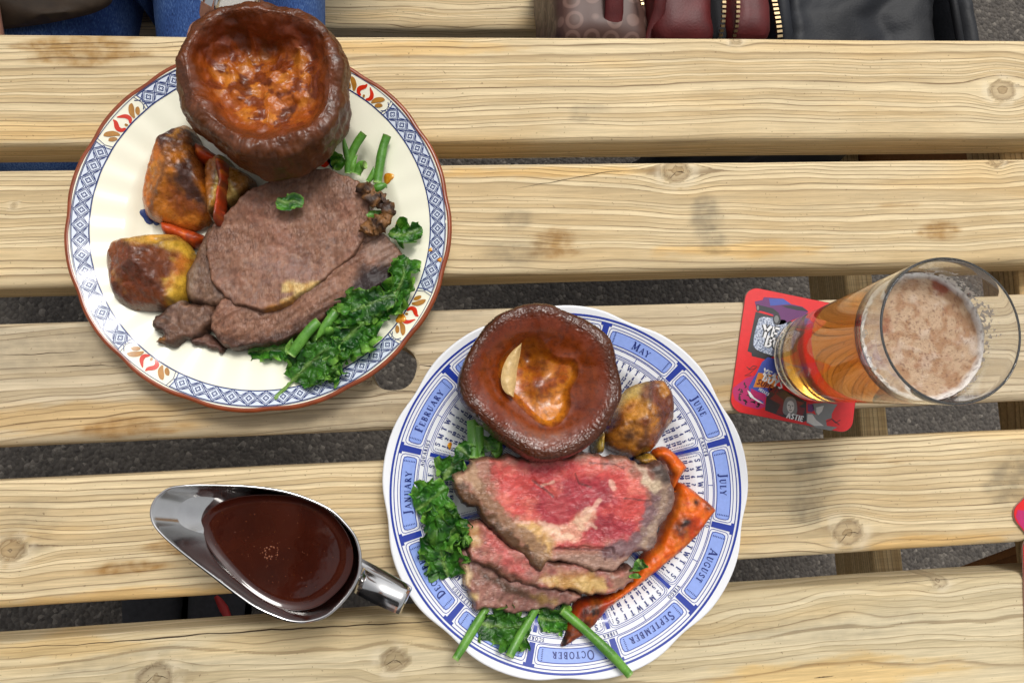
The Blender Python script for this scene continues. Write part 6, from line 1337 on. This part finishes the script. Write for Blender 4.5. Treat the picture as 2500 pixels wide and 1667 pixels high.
# froth: thin bubbly skin with a white collar against the glass
m_foam, nt, b = newmat('beer_froth'); a_c = nd(nt, 'ShaderNodeAttribute', attribute_name='Col'); geo = nd(nt, 'ShaderNodeNewGeometry')
vf = nd(nt, 'ShaderNodeTexVoronoi', Scale=1500.0); nt.links.new(geo.outputs['Position'], vf.inputs['Vector']); vfr = ramp(nt, [(0.05, 0.62), (0.3, 1.05)]); nt.links.new(vf.outputs['Distance'], vfr.inputs[0])
nt.links.new(mixrgb(nt, 1.0, a_c.outputs['Color'], vfr.outputs[0], 'MULTIPLY'), b.inputs['Base Color']); b.inputs['Roughness'].default_value = .5
bp = nd(nt, 'ShaderNodeBump', Strength=.5, Distance=.0006); nt.links.new(vf.outputs['Distance'], bp.inputs['Height']); nt.links.new(bp.outputs[0], b.inputs['Normal'])
nr, na = 60, 160; rf = ro(ZBL - GZ0) - .0022
k = np.linspace(0, 1, nr); a = np.linspace(0, 2 * np.pi, na, endpoint=False); Kk, Aa = np.meshgrid(k, a, indexing='ij'); x = gx_ + rf * Kk * np.cos(Aa); y = gy_ + rf * Kk * np.sin(Aa)
colr = sst(.90, .96, Kk + .03 * fbm(x * 120, y * 120, 0, 3, 3))
pt = noisemix(x.ravel(), y.ravel(), 90, 808, .12, .7, 5); pt2 = noisemix(x.ravel(), y.ravel(), 60, 818, .25, .55)
pt = np.maximum(pt * sst(-.01, .02, x.ravel() - gx_), pt * .5)
zz = ZBL + .0002 + .0020 * colr ** 2 + .0004 * fbm(x * 200, y * 200, 0, 4, 3) + .0009 * pt.reshape(x.shape)
c = mixc(C3(190, 158, 126), C3(168, 126, 90), noisemix(x.ravel(), y.ravel(), 140, 812, -.2, .4)); c = mixc(c, C3(214, 194, 176), .8 * pt); c = mixc(c, C3(140, 56, 18), .9 * pt2 * sst(.35, .8, Kk.ravel())); c = mixc(c, C3(240, 232, 224), .95 * colr.ravel())
c = mixc(c, C3(110, 66, 44), .6 * noisemix(x.ravel(), y.ravel(), 700, 822, .35, .6, 2))
V = np.stack([x, y, zz], -1).reshape(-1, 3)
mesh('froth', V, grid_faces(nr, na, wrap_v=True)[:, ::-1][:, ::-1], m_foam, beer, c)
# lacing left on the inside of the glass above the beer
def lacing(a0, a1, z0, z1, thr, seed, nm='lacing'):
    nz, na = 90, int((a1 - a0) / .35); zz, aa = np.meshgrid(np.linspace(z0, z1, nz), np.radians(np.linspace(a0, a1, na)), indexing='ij')
    R_ = ro(zz - GZ0) - .00225; x = gx_ + R_ * np.cos(aa); y = gy_ + R_ * np.sin(aa)
    v = fbm(x * 330, y * 330, zz * 330, seed, 4, .6) - 1.1 * ((zz - z0) / (z1 - z0)) ** 1.3 + .25 * np.sin((np.degrees(aa) - a0) / (a1 - a0) * np.pi)
    F = grid_faces(nz, na); keep = (v.ravel()[F] > thr).all(1); F = F[keep]
    used = np.unique(F); mp = -np.ones(nz * na, int); mp[used] = np.arange(len(used)); V = np.stack([x, y, zz], -1).reshape(-1, 3)[used]
    tag(mesh(nm, V, mp[F], m_lace, beer), kind='stuff')
m_lace = simple('dried_froth', srgb(240, 232, 224, .85), .6)
_n = m_lace.node_tree; _t = nd(_n, 'ShaderNodeBsdfTranslucent'); _t.inputs['Color'].default_value = (.85, .8, .75, 1); _m = nd(_n, 'ShaderNodeMixShader'); _m.inputs[0].default_value = .55
_n.links.new(_n.nodes['Principled BSDF'].outputs[0], _m.inputs[1]); _n.links.new(_t.outputs[0], _m.inputs[2]); _n.links.new(_m.outputs[0], _n.nodes['Material Output'].inputs[0])
lacing(-10, 85, ZBL + .001, ZBL + .017, -.10, 31); lacing(150, 262, ZBL + .001, ZBL + .013, .0, 37); lacing(270, 350, ZBL + .001, ZBL + .010, .05, 41)
# ================================================================== people, bag and jacket by the bench
def skin_mesh(name, joints, edges, mat, parent, sub=2, root=0, org=None):
    """continuous figure grown over a skeleton: joints = [(x, y, z, rx, ry)]"""
    J = np.array(joints, float); o0 = np.zeros(3); q = parent
    while q is not None: o0 = o0 + np.array(q.location); q = q.parent
    me = bpy.data.meshes.new(name); me.from_pydata((J[:, :3] - o0).tolist(), edges, []); me.update()
    o = bpy.data.objects.new(name, me); link(o, parent)
    m = o.modifiers.new('skin', 'SKIN'); m.use_smooth_shade = True; m.branch_smoothing = 0.6
    for i, sv in enumerate(me.skin_vertices[0].data): sv.radius = (J[i, 3], J[i, 4]); sv.use_root = (i == root)
    s = o.modifiers.new('sub', 'SUBSURF'); s.levels = sub; s.render_levels = sub
    me.materials.append(mat)
    return o
def denim():
    m, nt, b = newmat('blue_denim'); geo = nd(nt, 'ShaderNodeNewGeometry')
    mp = nd(nt, 'ShaderNodeMapping'); mp.inputs['Rotation'].default_value = (0, 0, .7); mp.inputs['Scale'].default_value = (1, .35, 1); nt.links.new(geo.outputs['Position'], mp.inputs[0])
    n1 = nd(nt, 'ShaderNodeTexNoise', Scale=900.0, Detail=3.0); nt.links.new(mp.outputs[0], n1.inputs['Vector'])
    n2 = nd(nt, 'ShaderNodeTexNoise', Scale=16.0, Detail=3.0); nt.links.new(geo.outputs['Position'], n2.inputs['Vector'])
    r = ramp(nt, [(0.3, srgb(26, 50, 104)), (0.5, srgb(54, 90, 154)), (0.75, srgb(120, 154, 204))]); t = math_(nt, 'ADD', math_(nt, 'MULTIPLY', n1.outputs[0], .6), math_(nt, 'MULTIPLY', n2.outputs[0], .42)); nt.links.new(t, r.inputs[0]); nt.links.new(r.outputs[0], b.inputs['Base Color'])
    b.inputs['Roughness'].default_value = .85; bp = nd(nt, 'ShaderNodeBump', Strength=.5, Distance=.001); nt.links.new(n1.outputs[0], bp.inputs['Height']); nt.links.new(bp.outputs[0], b.inputs['Normal'])
    return m
m_denim = denim()
m_skin = simple('skin', srgb(206, 150, 124), .5, var=.08, vscale=60, bump=.25, bscale=600); m_hair = simple('hair', srgb(70, 50, 36), .6, var=.3, vscale=200)
m_bjack = simple('dark_brown_jacket', srgb(58, 44, 30), .7, var=.25, vscale=90, bump=.3, bscale=300); m_black = simple('black_cloth', srgb(34, 34, 38), .85, var=.25, vscale=120, bump=.3, bscale=500)
m_sole = simple('grey_sole', srgb(120, 120, 124), .7); m_redl = simple('red_trim', srgb(150, 26, 26), .6); m_phone = simple('phone_case', srgb(24, 24, 26), .4)
# --- diner across the table
lt = at([(95, 40)], -.20)[0]; rt = at([(540, 40)], -.20)[0]; mx_ = (lt[0] + rt[0]) / 2
per = empty('person', (mx_, .60, -.74), 'person in blue jeans and dark brown jacket seated across the table, hand on thigh', 'person')
wz = -.080; wr1 = at([(515, 0)], wz)[0]; hd1 = at([(497, 62)], -.094)[0]
j = [(mx_, .66, -.20, .11, .08), (lt[0], .58, -.21, .07, .066), (lt[0] - .01, .30, -.215, .06, .06), (lt[0] - .01, .38, -.45, .052, .052), (lt[0] - .01, .47, -.66, .036, .036), (lt[0] - .01, .36, -.705, .035, .026),
     (rt[0], .58, -.21, .07, .066), (rt[0] + .01, .30, -.215, .06, .06), (rt[0] + .01, .38, -.45, .052, .052), (rt[0] + .01, .47, -.66, .036, .036), (rt[0] + .01, .36, -.705, .035, .026),
     (mx_, .70, .0, .10, .07), (mx_, .72, .22, .11, .07), (mx_, .72, .36, .055, .055), (mx_, .70, .43, .06, .06), (mx_, .69, .53, .078, .095), (mx_, .69, .61, .06, .07),
     (mx_ + .17, .72, .26, .038, .038), (mx_ + .24, .70, .02, .042, .042), (wr1[0] + .035, wr1[1] + .12, wz + .02, .034, .032), (wr1[0], wr1[1], wz, .026, .020), (hd1[0] + .006, hd1[1] + .012, -.092, .033, .018), (hd1[0], hd1[1] - .02, -.100, .037, .016),
     (mx_ - .17, .72, .26, .038, .038), (mx_ - .27, .66, .02, .042, .042), (lt[0] - .05, .50, -.085, .028, .024), (lt[0] - .03, .44, -.110, .034, .015)]
ed = [(0, 1), (1, 2), (2, 3), (3, 4), (4, 5), (0, 6), (6, 7), (7, 8), (8, 9), (9, 10), (0, 11), (11, 12), (12, 13), (13, 14), (14, 15), (15, 16), (12, 17), (17, 18), (18, 19), (19, 20), (20, 21), (21, 22), (12, 23), (23, 24), (24, 25), (25, 26)]
hx, hy = hd1[0], hd1[1] - .02
for fi, (dx, ln) in enumerate(((-.030, .062), (-.010, .074), (.010, .076), (.028, .066))):
    a_ = len(j); j += [(hx + dx, hy - .028, -.108, .009, .009), (hx + dx * 1.15, hy - .028 - ln * .55, -.116, .0085, .0085), (hx + dx * 1.2, hy - .028 - ln, -.130, .0075, .0075)]; ed += [(22, a_), (a_, a_ + 1), (a_ + 1, a_ + 2)]
a_ = len(j); j += [(hx + .045, hy + .018, -.122, .010, .010), (hx + .062, hy - .008, -.130, .009, .009)]; ed += [(21, a_), (a_, a_ + 1)]
hx2, hy2 = lt[0] - .03, .44
for fi, (dx, ln) in enumerate(((-.028, .062), (-.010, .074), (.010, .074), (.028, .060))):
    a_ = len(j); j += [(hx2 + dx, hy2 - .028, -.112, .009, .009), (hx2 + dx * 1.15, hy2 - .028 - ln * .55, -.116, .0085, .0085), (hx2 + dx * 1.2, hy2 - .028 - ln, -.126, .0075, .0075)]; ed += [(26, a_), (a_, a_ + 1), (a_ + 1, a_ + 2)]
a_ = len(j); j += [(hx2 + .046, hy2 + .012, -.112, .010, .010), (hx2 + .064, hy2 - .014, -.118, .009, .009)]; ed += [(26, a_), (a_, a_ + 1)]
skin_mesh('body', j, ed, m_skin, per)
skin_mesh('shirt', [(mx_, .66, -.19, .185, .140), (mx_, .69, -.05, .17, .13), (mx_, .71, .08, .165, .125), (mx_, .72, .22, .172, .118), (mx_, .72, .32, .070, .068)], [(0, 1), (1, 2), (2, 3), (3, 4)], simple('cream_shirt', srgb(214, 206, 192), .8, var=.06, vscale=80), per)
jj = [(mx_, .66, -.205, .165, .12), (lt[0], .58, -.215, .102, .098), (lt[0] - .005, .40, -.215, .092, .09), (lt[0] - .01, .29, -.215, .076, .076), (lt[0] - .01, .38, -.45, .064, .064), (lt[0] - .01, .46, -.64, .055, .055), (rt[0], .58, -.215, .102, .098), (rt[0] + .005, .40, -.215, .092, .09), (rt[0] + .01, .29, -.215, .076, .076), (rt[0] + .01, .38, -.45, .064, .064), (rt[0] + .01, .46, -.64, .055, .055)]
skin_mesh('jeans', jj, [(0, 1), (1, 2), (2, 3), (3, 4), (4, 5), (0, 6), (6, 7), (7, 8), (8, 9), (9, 10)], m_denim, per)
kj = [(mx_, .69, -.12, .20, .145), (mx_, .71, .02, .185, .135), (mx_, .73, .22, .205, .135), (mx_, .735, .34, .085, .08), (mx_ + .18, .72, .26, .072, .07), (mx_ + .25, .70, .02, .058, .058), (wr1[0] + .045, wr1[1] + .14, wz + .028, .045, .042), (mx_ - .18, .72, .26, .072, .07), (mx_ - .28, .66, .02, .058, .058), (lt[0] - .06, .53, -.075, .044, .042)]
skin_mesh('jacket', kj, [(0, 1), (1, 2), (2, 3), (2, 4), (4, 5), (5, 6), (2, 7), (7, 8), (8, 9)], m_bjack, per)
# open jacket hem lying over the nearer thigh
hm = [(-160, 62), (-20, 44), (60, 34), (128, 22), (205, 2), (240, -30), (200, -90), (-60, -90), (-220, -40)]
hp = smooth_loop(at(hm, -.118)[:, :2], 6)
slab('jacket_hem', hp, .004, lambda x, y, d: -.128 + .006 * np.sqrt(np.clip(d / .01, 0, 1)) + .010 * fbm(x * 14, y * 40, 0, 3, 3), -.135, None, m_bjack, per)
head_hair = lathe([(0.0, .64), (.045, .632), (.078, .60), (.088, .56), (.086, .53), (.07, .50)], 24, mx_, .70)
mesh('hair', *head_hair, m_hair, per)
for sx_ in (-1, 1):
    V, F = lathe([(0.0, .012), (.006, .010), (.009, 0.0)], 10); mesh('eye', V[:, [0, 2, 1]] * [1, -1, 1] + [mx_ + sx_ * .03, .600, .545], F, m_black, per)
V, F = tube(np.array([(mx_, .597, .54), (mx_, .585, .52), (mx_, .592, .508)]), [.006, .011, .010], 10); mesh('nose', V, F, m_skin, per)
V, F = tube(np.array([(mx_ - .024, .602, .482), (mx_, .596, .480), (mx_ + .024, .602, .482)]), [.003, .006, .003], 8); mesh('mouth', V, F, simple('lips', srgb(170, 96, 86), .5), per)
for sx_ in (-1, 1):
    V, F = tube(np.array([(mx_ + sx_ * .080, .69, .56), (mx_ + sx_ * .092, .695, .535), (mx_ + sx_ * .080, .69, .505)]), [.008, .013, .006], 8); mesh('ear', V, F, m_skin, per)
for px_ in (lt[0] - .01, rt[0] + .01):
    V, F = tube(np.array([(px_, .53, -.71), (px_, .46, -.70), (px_, .36, -.712), (px_, .30, -.722)]), [.035, .044, .042, .022], 14, .75); V[:, 2] = np.maximum(V[:, 2], GZ + .002); mesh('shoe', V, F, m_black, per)
# steel watch with white dial on the wrist
m_chrome = simple('watch_steel', (.78, .78, .78), .15, 1.0)
wt = empty('wristwatch', tuple(wr1), 'steel bracelet wristwatch with white dial on the wrist at the top edge', 'watch')
wd = np.array([wr1[0] - hd1[0], wr1[1] - hd1[1], .012]); wd /= np.linalg.norm(wd); wu = np.array([0, 0, 1.0]); wu -= wd * (wu @ wd); wu /= np.linalg.norm(wu); ws = np.cross(wu, wd)
wc = wr1 + wd * .004 + np.array([0, 0, .001])
for k in range(26):
    an = 2 * math.pi * k / 26
    if abs(((k - 9.8) + 13) % 26 - 13) < 2.6: continue
    for row in (-1, 0, 1):
        c0 = wc + ws * (.0325 * math.cos(an)) + wu * (.026 * math.sin(an)) + wd * (row * .0062)
        e1 = -ws * math.sin(an) * .0325 + wu * math.cos(an) * .026; e1 /= np.linalg.norm(e1); e2 = np.cross(wd, e1)
        V, F = box(-.5, .5, -.5, .5, -.5, .5); V = c0 + V[:, :1] * e1 * .0062 + V[:, 1:2] * wd * .0056 + V[:, 2:3] * e2 * .003
        mesh('bracelet_link', V, F, m_chrome, wt, smooth=False)
an = math.pi - 2 * math.pi * 3.2 / 26; c0 = wc + ws * (.0335 * math.cos(an)) + wu * (.028 * math.sin(an)); nrm = ws * math.cos(an) * .9 + wu * math.sin(an); nrm /= np.linalg.norm(nrm); t1 = np.cross(nrm, wd); t1 /= np.linalg.norm(t1)
for nm, prf, mt in (('watch_case', [(0, -.004), (.017, -.004), (.0185, 0), (.0175, .004), (.0155, .0042)], m_chrome), ('watch_dial', [(0, .0036), (.0155, .0036)], simple('white_dial', srgb(244, 244, 240), .3))):
    V, F = lathe(prf, 28); V = c0 + V[:, :1] * t1 + V[:, 1:2] * wd + V[:, 2:3] * nrm; mesh(nm, V, F, mt, wt)

# --- the person taking the picture: leaning over the near side of the table
s1 = at([(350, 1402)], -.70)[0]; s2_ = at([(505, 1392)], -.70)[0]
ph = empty('person', (s1[0] + .05, -.45, -.74), 'person in black trousers and red trimmed trainers leaning over the near table side', 'person')
pc = (-.36, -.36)
j = [(pc[0], pc[1] - .10, .05, .10, .07), (s1[0] - .02, pc[1] - .05, -.05, .065, .065), (s1[0] - .01, -.42, -.36, .062, .062), (s1[0], -.34, -.66, .038, .038), (s1[0], -.25, -.71, .036, .026),
     (s2_[0] + .02, pc[1] - .05, -.05, .065, .065), (s2_[0] + .01, -.42, -.36, .055, .062), (s2_[0], -.34, -.66, .038, .038), (s2_[0], -.25, -.71, .036, .026),
     (-.34, -.40, .32, .09, .06), (-.31, -.27, .58, .10, .06), (-.29, -.20, .68, .055, .055), (-.28, -.14, .78, .075, .092), (-.275, -.12, .86, .06, .07),
     (-.13, -.29, .58, .036, .036), (-.09, -.38, .34, .042, .042), (-.11, -.36, .13, .028, .024), (-.11, -.35, .06, .018, .034),
     (-.49, -.28, .58, .036, .036), (-.56, -.37, .34, .042, .042), (-.56, -.36, .13, .028, .024), (-.56, -.35, .06, .018, .034)]
ed = [(0, 1), (1, 2), (2, 3), (3, 4), (0, 5), (5, 6), (6, 7), (7, 8), (0, 9), (9, 10), (10, 11), (11, 12), (12, 13), (10, 14), (14, 15), (15, 16), (16, 17), (10, 18), (18, 19), (19, 20), (20, 21)]
for hi, (hx3, hy3) in ((17, (-.11, -.35)), (21, (-.56, -.35))):
    for dy, ln in ((-.026, .060), (-.009, .072), (.009, .074), (.026, .066)):
        a_ = len(j); j += [(hx3, hy3 + dy, .035, .009, .009), (hx3 + .004, hy3 + dy * 1.1, .035 - ln * .55, .0085, .0085), (hx3 + .010, hy3 + dy * 1.1, .035 - ln, .0075, .0075)]; ed += [(hi, a_), (a_, a_ + 1), (a_ + 1, a_ + 2)]
    a_ = len(j); j += [(hx3 + .006, hy3 + .040, .075, .010, .010), (hx3 + .012, hy3 + .058, .04, .009, .009)]; ed += [(hi, a_), (a_, a_ + 1)]
skin_mesh('body', j, ed, m_skin, ph)
skin_mesh('trousers', [(pc[0], pc[1] - .10, .05, .165, .125), (s1[0] - .02, pc[1] - .05, -.05, .10, .10), (s1[0] - .01, -.42, -.36, .076, .076), (s1[0], -.34, -.64, .06, .06), (s2_[0] + .02, pc[1] - .05, -.05, .10, .10), (s2_[0] + .01, -.42, -.36, .076, .076), (s2_[0], -.34, -.64, .06, .06)], [(0, 1), (1, 2), (2, 3), (0, 4), (4, 5), (5, 6)], m_black, ph)
skin_mesh('coat', [(-.36, -.45, -.06, .18, .14), (-.35, -.44, .12, .18, .14), (-.34, -.40, .32, .18, .14), (-.31, -.28, .56, .20, .14), (-.29, -.21, .66, .085, .08), (-.13, -.29, .57, .072, .07), (-.09, -.38, .34, .058, .058), (-.11, -.36, .15, .044, .042), (-.50, -.28, .57, .072, .07), (-.56, -.37, .34, .058, .058), (-.56, -.36, .15, .044, .042)], [(0, 1), (1, 2), (2, 3), (3, 4), (3, 5), (5, 6), (6, 7), (3, 8), (8, 9), (9, 10)], m_black, ph)
dh = np.array([.022, .168, .04])      # head sits further forward than the first sketch of it
for sx_ in (-1, 1):
    V, F = lathe([(0.0, .010), (.006, .008), (.008, 0.0)], 10); mesh('eye', V[:, [0, 2, 1]] + np.array([-.30 + sx_ * .03, -.215, .755]) + dh, F, m_black, ph)
V, F = tube(np.array([(-.30, -.210, .75), (-.30, -.196, .728), (-.30, -.206, .716)]) + dh, [.006, .011, .010], 10); mesh('nose', V, F, m_skin, ph)
V, F = tube(np.array([(-.324, -.218, .69), (-.30, -.210, .688), (-.276, -.218, .69)]) + dh, [.003, .006, .003], 8); mesh('mouth', V, F, simple('soft_lips', srgb(170, 96, 86), .5), ph)
for sx_ in (-1, 1):
    V, F = tube(np.array([(-.30 + sx_ * .080, -.31, .76), (-.30 + sx_ * .092, -.315, .735), (-.30 + sx_ * .080, -.31, .705)]) + dh, [.008, .013, .006], 8); mesh('ear', V, F, m_skin, ph)
V, F = lathe([(0.0, .87), (.05, .862), (.085, .83), (.096, .785), (.094, .75), (.07, .72)], 24, -.305, -.325); mesh('hair', V + dh, F, m_hair, ph)
for pxx, tx in ((s1, -1), (s2_, 1)):
    P = np.array([(pxx[0] - tx * .012, pxx[1] - .10, -.688), (pxx[0] - tx * .004, pxx[1] - .03, -.690), (pxx[0], pxx[1] + .07, -.702), (pxx[0] + tx * .004, pxx[1] + .15, -.712), (pxx[0] + tx * .004, pxx[1] + .18, -.716)])
    P = smooth_line(P, 6); t = np.linspace(0, 1, len(P)); V, F = tube(P, np.interp(t, [0, .3, .75, .95, 1], [.036, .042, .048, .038, .018]), 18, .72); V[:, 2] = np.maximum(V[:, 2], GZ + .018); sh = mesh('shoe', V, F, m_black, ph)
    V2 = V.copy(); V2[:, 2] = np.clip(V2[:, 2], GZ + .002, GZ + .021); V2[:, :2] = P.mean(0)[:2] + (V2[:, :2] - P.mean(0)[:2]) * [1.1, 1.03]; mesh('sole', V2, F, m_sole, sh)
    if tx < 0: continue
    V, F = tube(np.array([(pxx[0] + .004, pxx[1] + .022, -.668), (pxx[0] + .016, pxx[1] + .004, -.664), (pxx[0] + .026, pxx[1] - .016, -.664)]) , [.004, .007, .004], 8); mesh('red_trim', V, F, m_redl, sh)

# ================================================================== handbag
bp_ = at([(1275, 40), (1752, 40)], -.12)[:, 0]
bag = empty('handbag', ((bp_[0] + bp_[1]) / 2, .46, -.29), 'red leather and brown patterned canvas handbag with brass zip on the far bench', 'handbag')
m_bred = simple('oxblood_leather', srgb(84, 14, 14), .55, var=.18, vscale=60, bump=.25, bscale=500); m_brass = simple('brass', (.40, .30, .17), .38, 1.0)
m_canvas, nt, b = newmat('patterned_canvas'); geo = nd(nt, 'ShaderNodeNewGeometry'); vc_ = nd(nt, 'ShaderNodeTexVoronoi', Scale=52.0); vc_.inputs['Randomness'].default_value = .25; nt.links.new(geo.outputs['Position'], vc_.inputs['Vector'])
r = ramp(nt, [(0.0, srgb(90, 64, 54)), (0.28, srgb(90, 64, 54)), (0.33, srgb(116, 88, 78)), (0.43, srgb(116, 88, 78)), (0.48, srgb(86, 60, 52))]); nt.links.new(vc_.outputs['Distance'], r.inputs[0]); nt.links.new(r.outputs[0], b.inputs['Base Color']); b.inputs['Roughness'].default_value = .5
def pillow(x0, x1, y0, y1, z0, z1, r, nm, mat, par, seed=0, amp=.002, n=26):
    """soft-edged block"""
    u = np.linspace(-1, 1, n); parts = []
    cx, cy, cz = (x0 + x1) / 2, (y0 + y1) / 2, (z0 + z1) / 2; h = np.array([(x1 - x0) / 2, (y1 - y0) / 2, (z1 - z0) / 2])
    A, B = np.meshgrid(u, u, indexing='ij'); one = np.ones_like(A)
    Vs, Fs, o = [], [], 0
    for f in ((A, B, one), (B, A, -one), (one, A, B), (-one, B, A), (B, one, A), (A, -one, B)):
        p = np.stack([q.ravel() for q in f], 1) * h; inn = np.sign(p) * np.maximum(np.abs(p) - 0, 0); core = np.clip(p, -(h - r), h - r); d = p - core; L = np.linalg.norm(d, axis=1)[:, None]
        p = core + d / np.maximum(L, 1e-9) * np.minimum(L, r); p = p * (1 + .06 * np.prod(np.cos(np.clip(p / h, -1, 1) * 1.2), axis=1)[:, None])
        p = p + amp * np.stack([fbm(p[:, 0] * 22, p[:, 1] * 22, p[:, 2] * 22, seed + k, 3) for k in range(3)], 1)
        Vs.append(p + [cx, cy, cz]); Fs.append(grid_faces(n, n) + o); o += n * n
    return mesh(nm, np.concatenate(Vs), np.concatenate(Fs), mat, par)
xq = lambda px, z=-.12: at([(px, 40)], z)[0, 0]
pillow(xq(1285), xq(1505), .365, .53, -.289, -.128, .02, 'canvas_side', m_canvas, bag, 3)
pillow(xq(1500), xq(1648), .36, .55, -.289, -.118, .02, 'leather_panel', m_bred, bag, 5); pillow(xq(1672), xq(1760, -.14), .365, .55, -.289, -.120, .02, 'leather_panel', m_bred, bag, 7)
pillow(xq(1640), xq(1685), .37, .54, -.289, -.132, .008, 'bag_opening', simple('bag_lining', (.012, .012, .014), .9), bag, 9, .001)
def zipper(pts, nm, par, wdt=.0035, st=.0042):
    P = smooth_line(np.array(pts, float), 12); cum = np.concatenate([[0], np.cumsum(np.linalg.norm(np.diff(P, axis=0), axis=1))]); n = int(cum[-1] / st); parts = []
    for k in range(n):
        p = np.array([np.interp((k + .5) * st, cum, P[:, i]) for i in range(3)]); q = np.array([np.interp((k + .9) * st, cum, P[:, i]) for i in range(3)]); t = (q - p) / (np.linalg.norm(q - p) + 1e-9); s = np.cross(t, [0, 0, 1]); s /= np.linalg.norm(s) + 1e-9; u = np.cross(s, t)
        V, F = box(-.5, .5, -.5, .5, -.5, .5); parts.append((p + V[:, :1] * t * st * .55 + V[:, 1:2] * s * wdt + V[:, 2:3] * u * .003, F))
    tag(mesh(nm, *merge(parts), m_brass, par, smooth=False), kind='stuff')
for px_ in (1660, 1692):
    x_ = xq(px_); zipper([(x_, .355, -.150), (x_, .385, -.118), (x_, .45, -.112), (x_, .53, -.112)], 'zip_teeth', bag)
x_ = xq(1505)
V, F = tube(np.array([(xq(1415), .36, -.16), (xq(1412), .39, -.121), (xq(1420), .46, -.113), (xq(1440), .54, -.113)]), .009, 12, .35); mesh('strap', V, F, m_bred, bag)
V, F = tube(np.array([(xq(1500), .36, -.16), (xq(1512), .39, -.116), (xq(1545), .47, -.108), (xq(1560), .54, -.108)]), .006, 10, .5); mesh('seam_piping', V, F, m_bred, bag)
zipper([(xq(1478), .395, -.120), (xq(1462), .43, -.118), (xq(1455), .48, -.118)], 'pocket_zip', bag, .0026)

# ================================================================== black leather jacket spread on the bench
m_leather, nt, b = newmat('black_leather'); geo = nd(nt, 'ShaderNodeNewGeometry'); n1 = nd(nt, 'ShaderNodeTexNoise', Scale=9.0, Detail=5.0); nt.links.new(geo.outputs['Position'], n1.inputs['Vector']); r = ramp(nt, [(0.3, srgb(16, 17, 20)), (0.7, srgb(34, 37, 44))]); nt.links.new(n1.outputs[0], r.inputs[0]); nt.links.new(r.outputs[0], b.inputs['Base Color']); b.inputs['Roughness'].default_value = .55; b.inputs['Specular IOR Level'].default_value = .3
n2 = nd(nt, 'ShaderNodeTexNoise', Scale=420.0, Detail=3.0); nt.links.new(geo.outputs['Position'], n2.inputs['Vector']); bp = nd(nt, 'ShaderNodeBump', Strength=.25, Distance=.001); nt.links.new(n2.outputs[0], bp.inputs['Height']); nt.links.new(bp.outputs[0], b.inputs['Normal'])
xj0, xj1, xs_ = xq(1772, -.15), xq(2205, -.15), xq(2325, -.15)
jk = empty('leather_jacket', ((xj0 + xj1) / 2, .50, -.29), 'black leather jacket with metal zip heaped on the far bench beside the handbag', 'jacket')
def drape(x0, x1, ys, zf, nm, seed, fold=.012):
    nx, ny = 110, 90; x = np.linspace(x0, x1, nx); y = np.linspace(*ys, ny); X, Y = np.meshgrid(x, y, indexing='ij')
    Z = zf(X, Y) + fold * fbm(X * 9 + .5 * fbm(Y * 8, X * 3, 0, seed), Y * 5, 0, seed + 1, 3); P = np.stack([X, Y, Z], -1)
    P[..., 0] += .01 * fbm(Y * 7, X * 7, 1, seed + 3, 2)
    e = np.minimum(np.minimum(X - x0, x1 - X) / .03, np.minimum(Y - ys[0], ys[1] - Y) / .03); P[..., 2] -= .05 * (1 - np.clip(e, 0, 1)) ** 2
    V = P.reshape(-1, 3); n = len(V); V2 = V - [0, 0, .02]
    F = grid_faces(nx, ny); bd = list(range(ny)) + [i * ny + ny - 1 for i in range(1, nx)] + [(nx - 1) * ny + k for k in range(ny - 2, -1, -1)] + [i * ny for i in range(nx - 2, 0, -1)]
    Fb = np.array([[bd[k], bd[(k + 1) % len(bd)], bd[(k + 1) % len(bd)] + n, bd[k] + n] for k in range(len(bd))])
    return mesh(nm, np.concatenate([V, V2]), np.concatenate([F, Fb, F[:, ::-1] + n]), m_leather, jk)
zj = lambda X, Y: -.155 - .9 * np.maximum(.37 - Y, 0) - .25 * np.maximum(Y - .50, 0)
drape(xj0, xj1, (.315, .66), zj, 'jacket_body', 3)
drape(xj1 - .004, xs_, (.33, .60), lambda X, Y: -.162 - .9 * np.maximum(.38 - Y, 0) - 1.2 * np.maximum(X - (xs_ - .03), 0), 'sleeve', 13, .006)
V, F = tube(np.array([(xj1 - .002, .33, -.205), (xj1 - .003, .37, -.150), (xj1 - .008, .45, -.148), (xj1 - .015, .55, -.17)]), .004, 8); mesh('seam', V, F, m_leather, jk)
V, F = tube(np.array([(xj0 + .02, .34, -.185), (xj0 + .012, .38, -.146), (xj0 + .010, .46, -.145), (xj0 + .02, .56, -.16)]), .007, 10, .6); mesh('placket', V, F, m_leather, jk)
zipper([(xj0 + .010, .335, -.190), (xj0 + .004, .375, -.146), (xj0 - .001, .44, -.143), (xj0 + .006, .55, -.155)], 'zip_teeth', jk, .0055, .0045)
# hanging front panel of the jacket, seen between the first two planks
pillow(xq(1500, -.29), xq(1905, -.29), .30, .36, -.50, -.20, .02, 'hanging_panel', m_leather, jk, 21, .006)
zipper([(xq(1885, -.28), .305, -.40), (xq(1882, -.28), .31, -.205), (xq(1880, -.28), .335, -.197)], 'panel_zip', jk, .004)
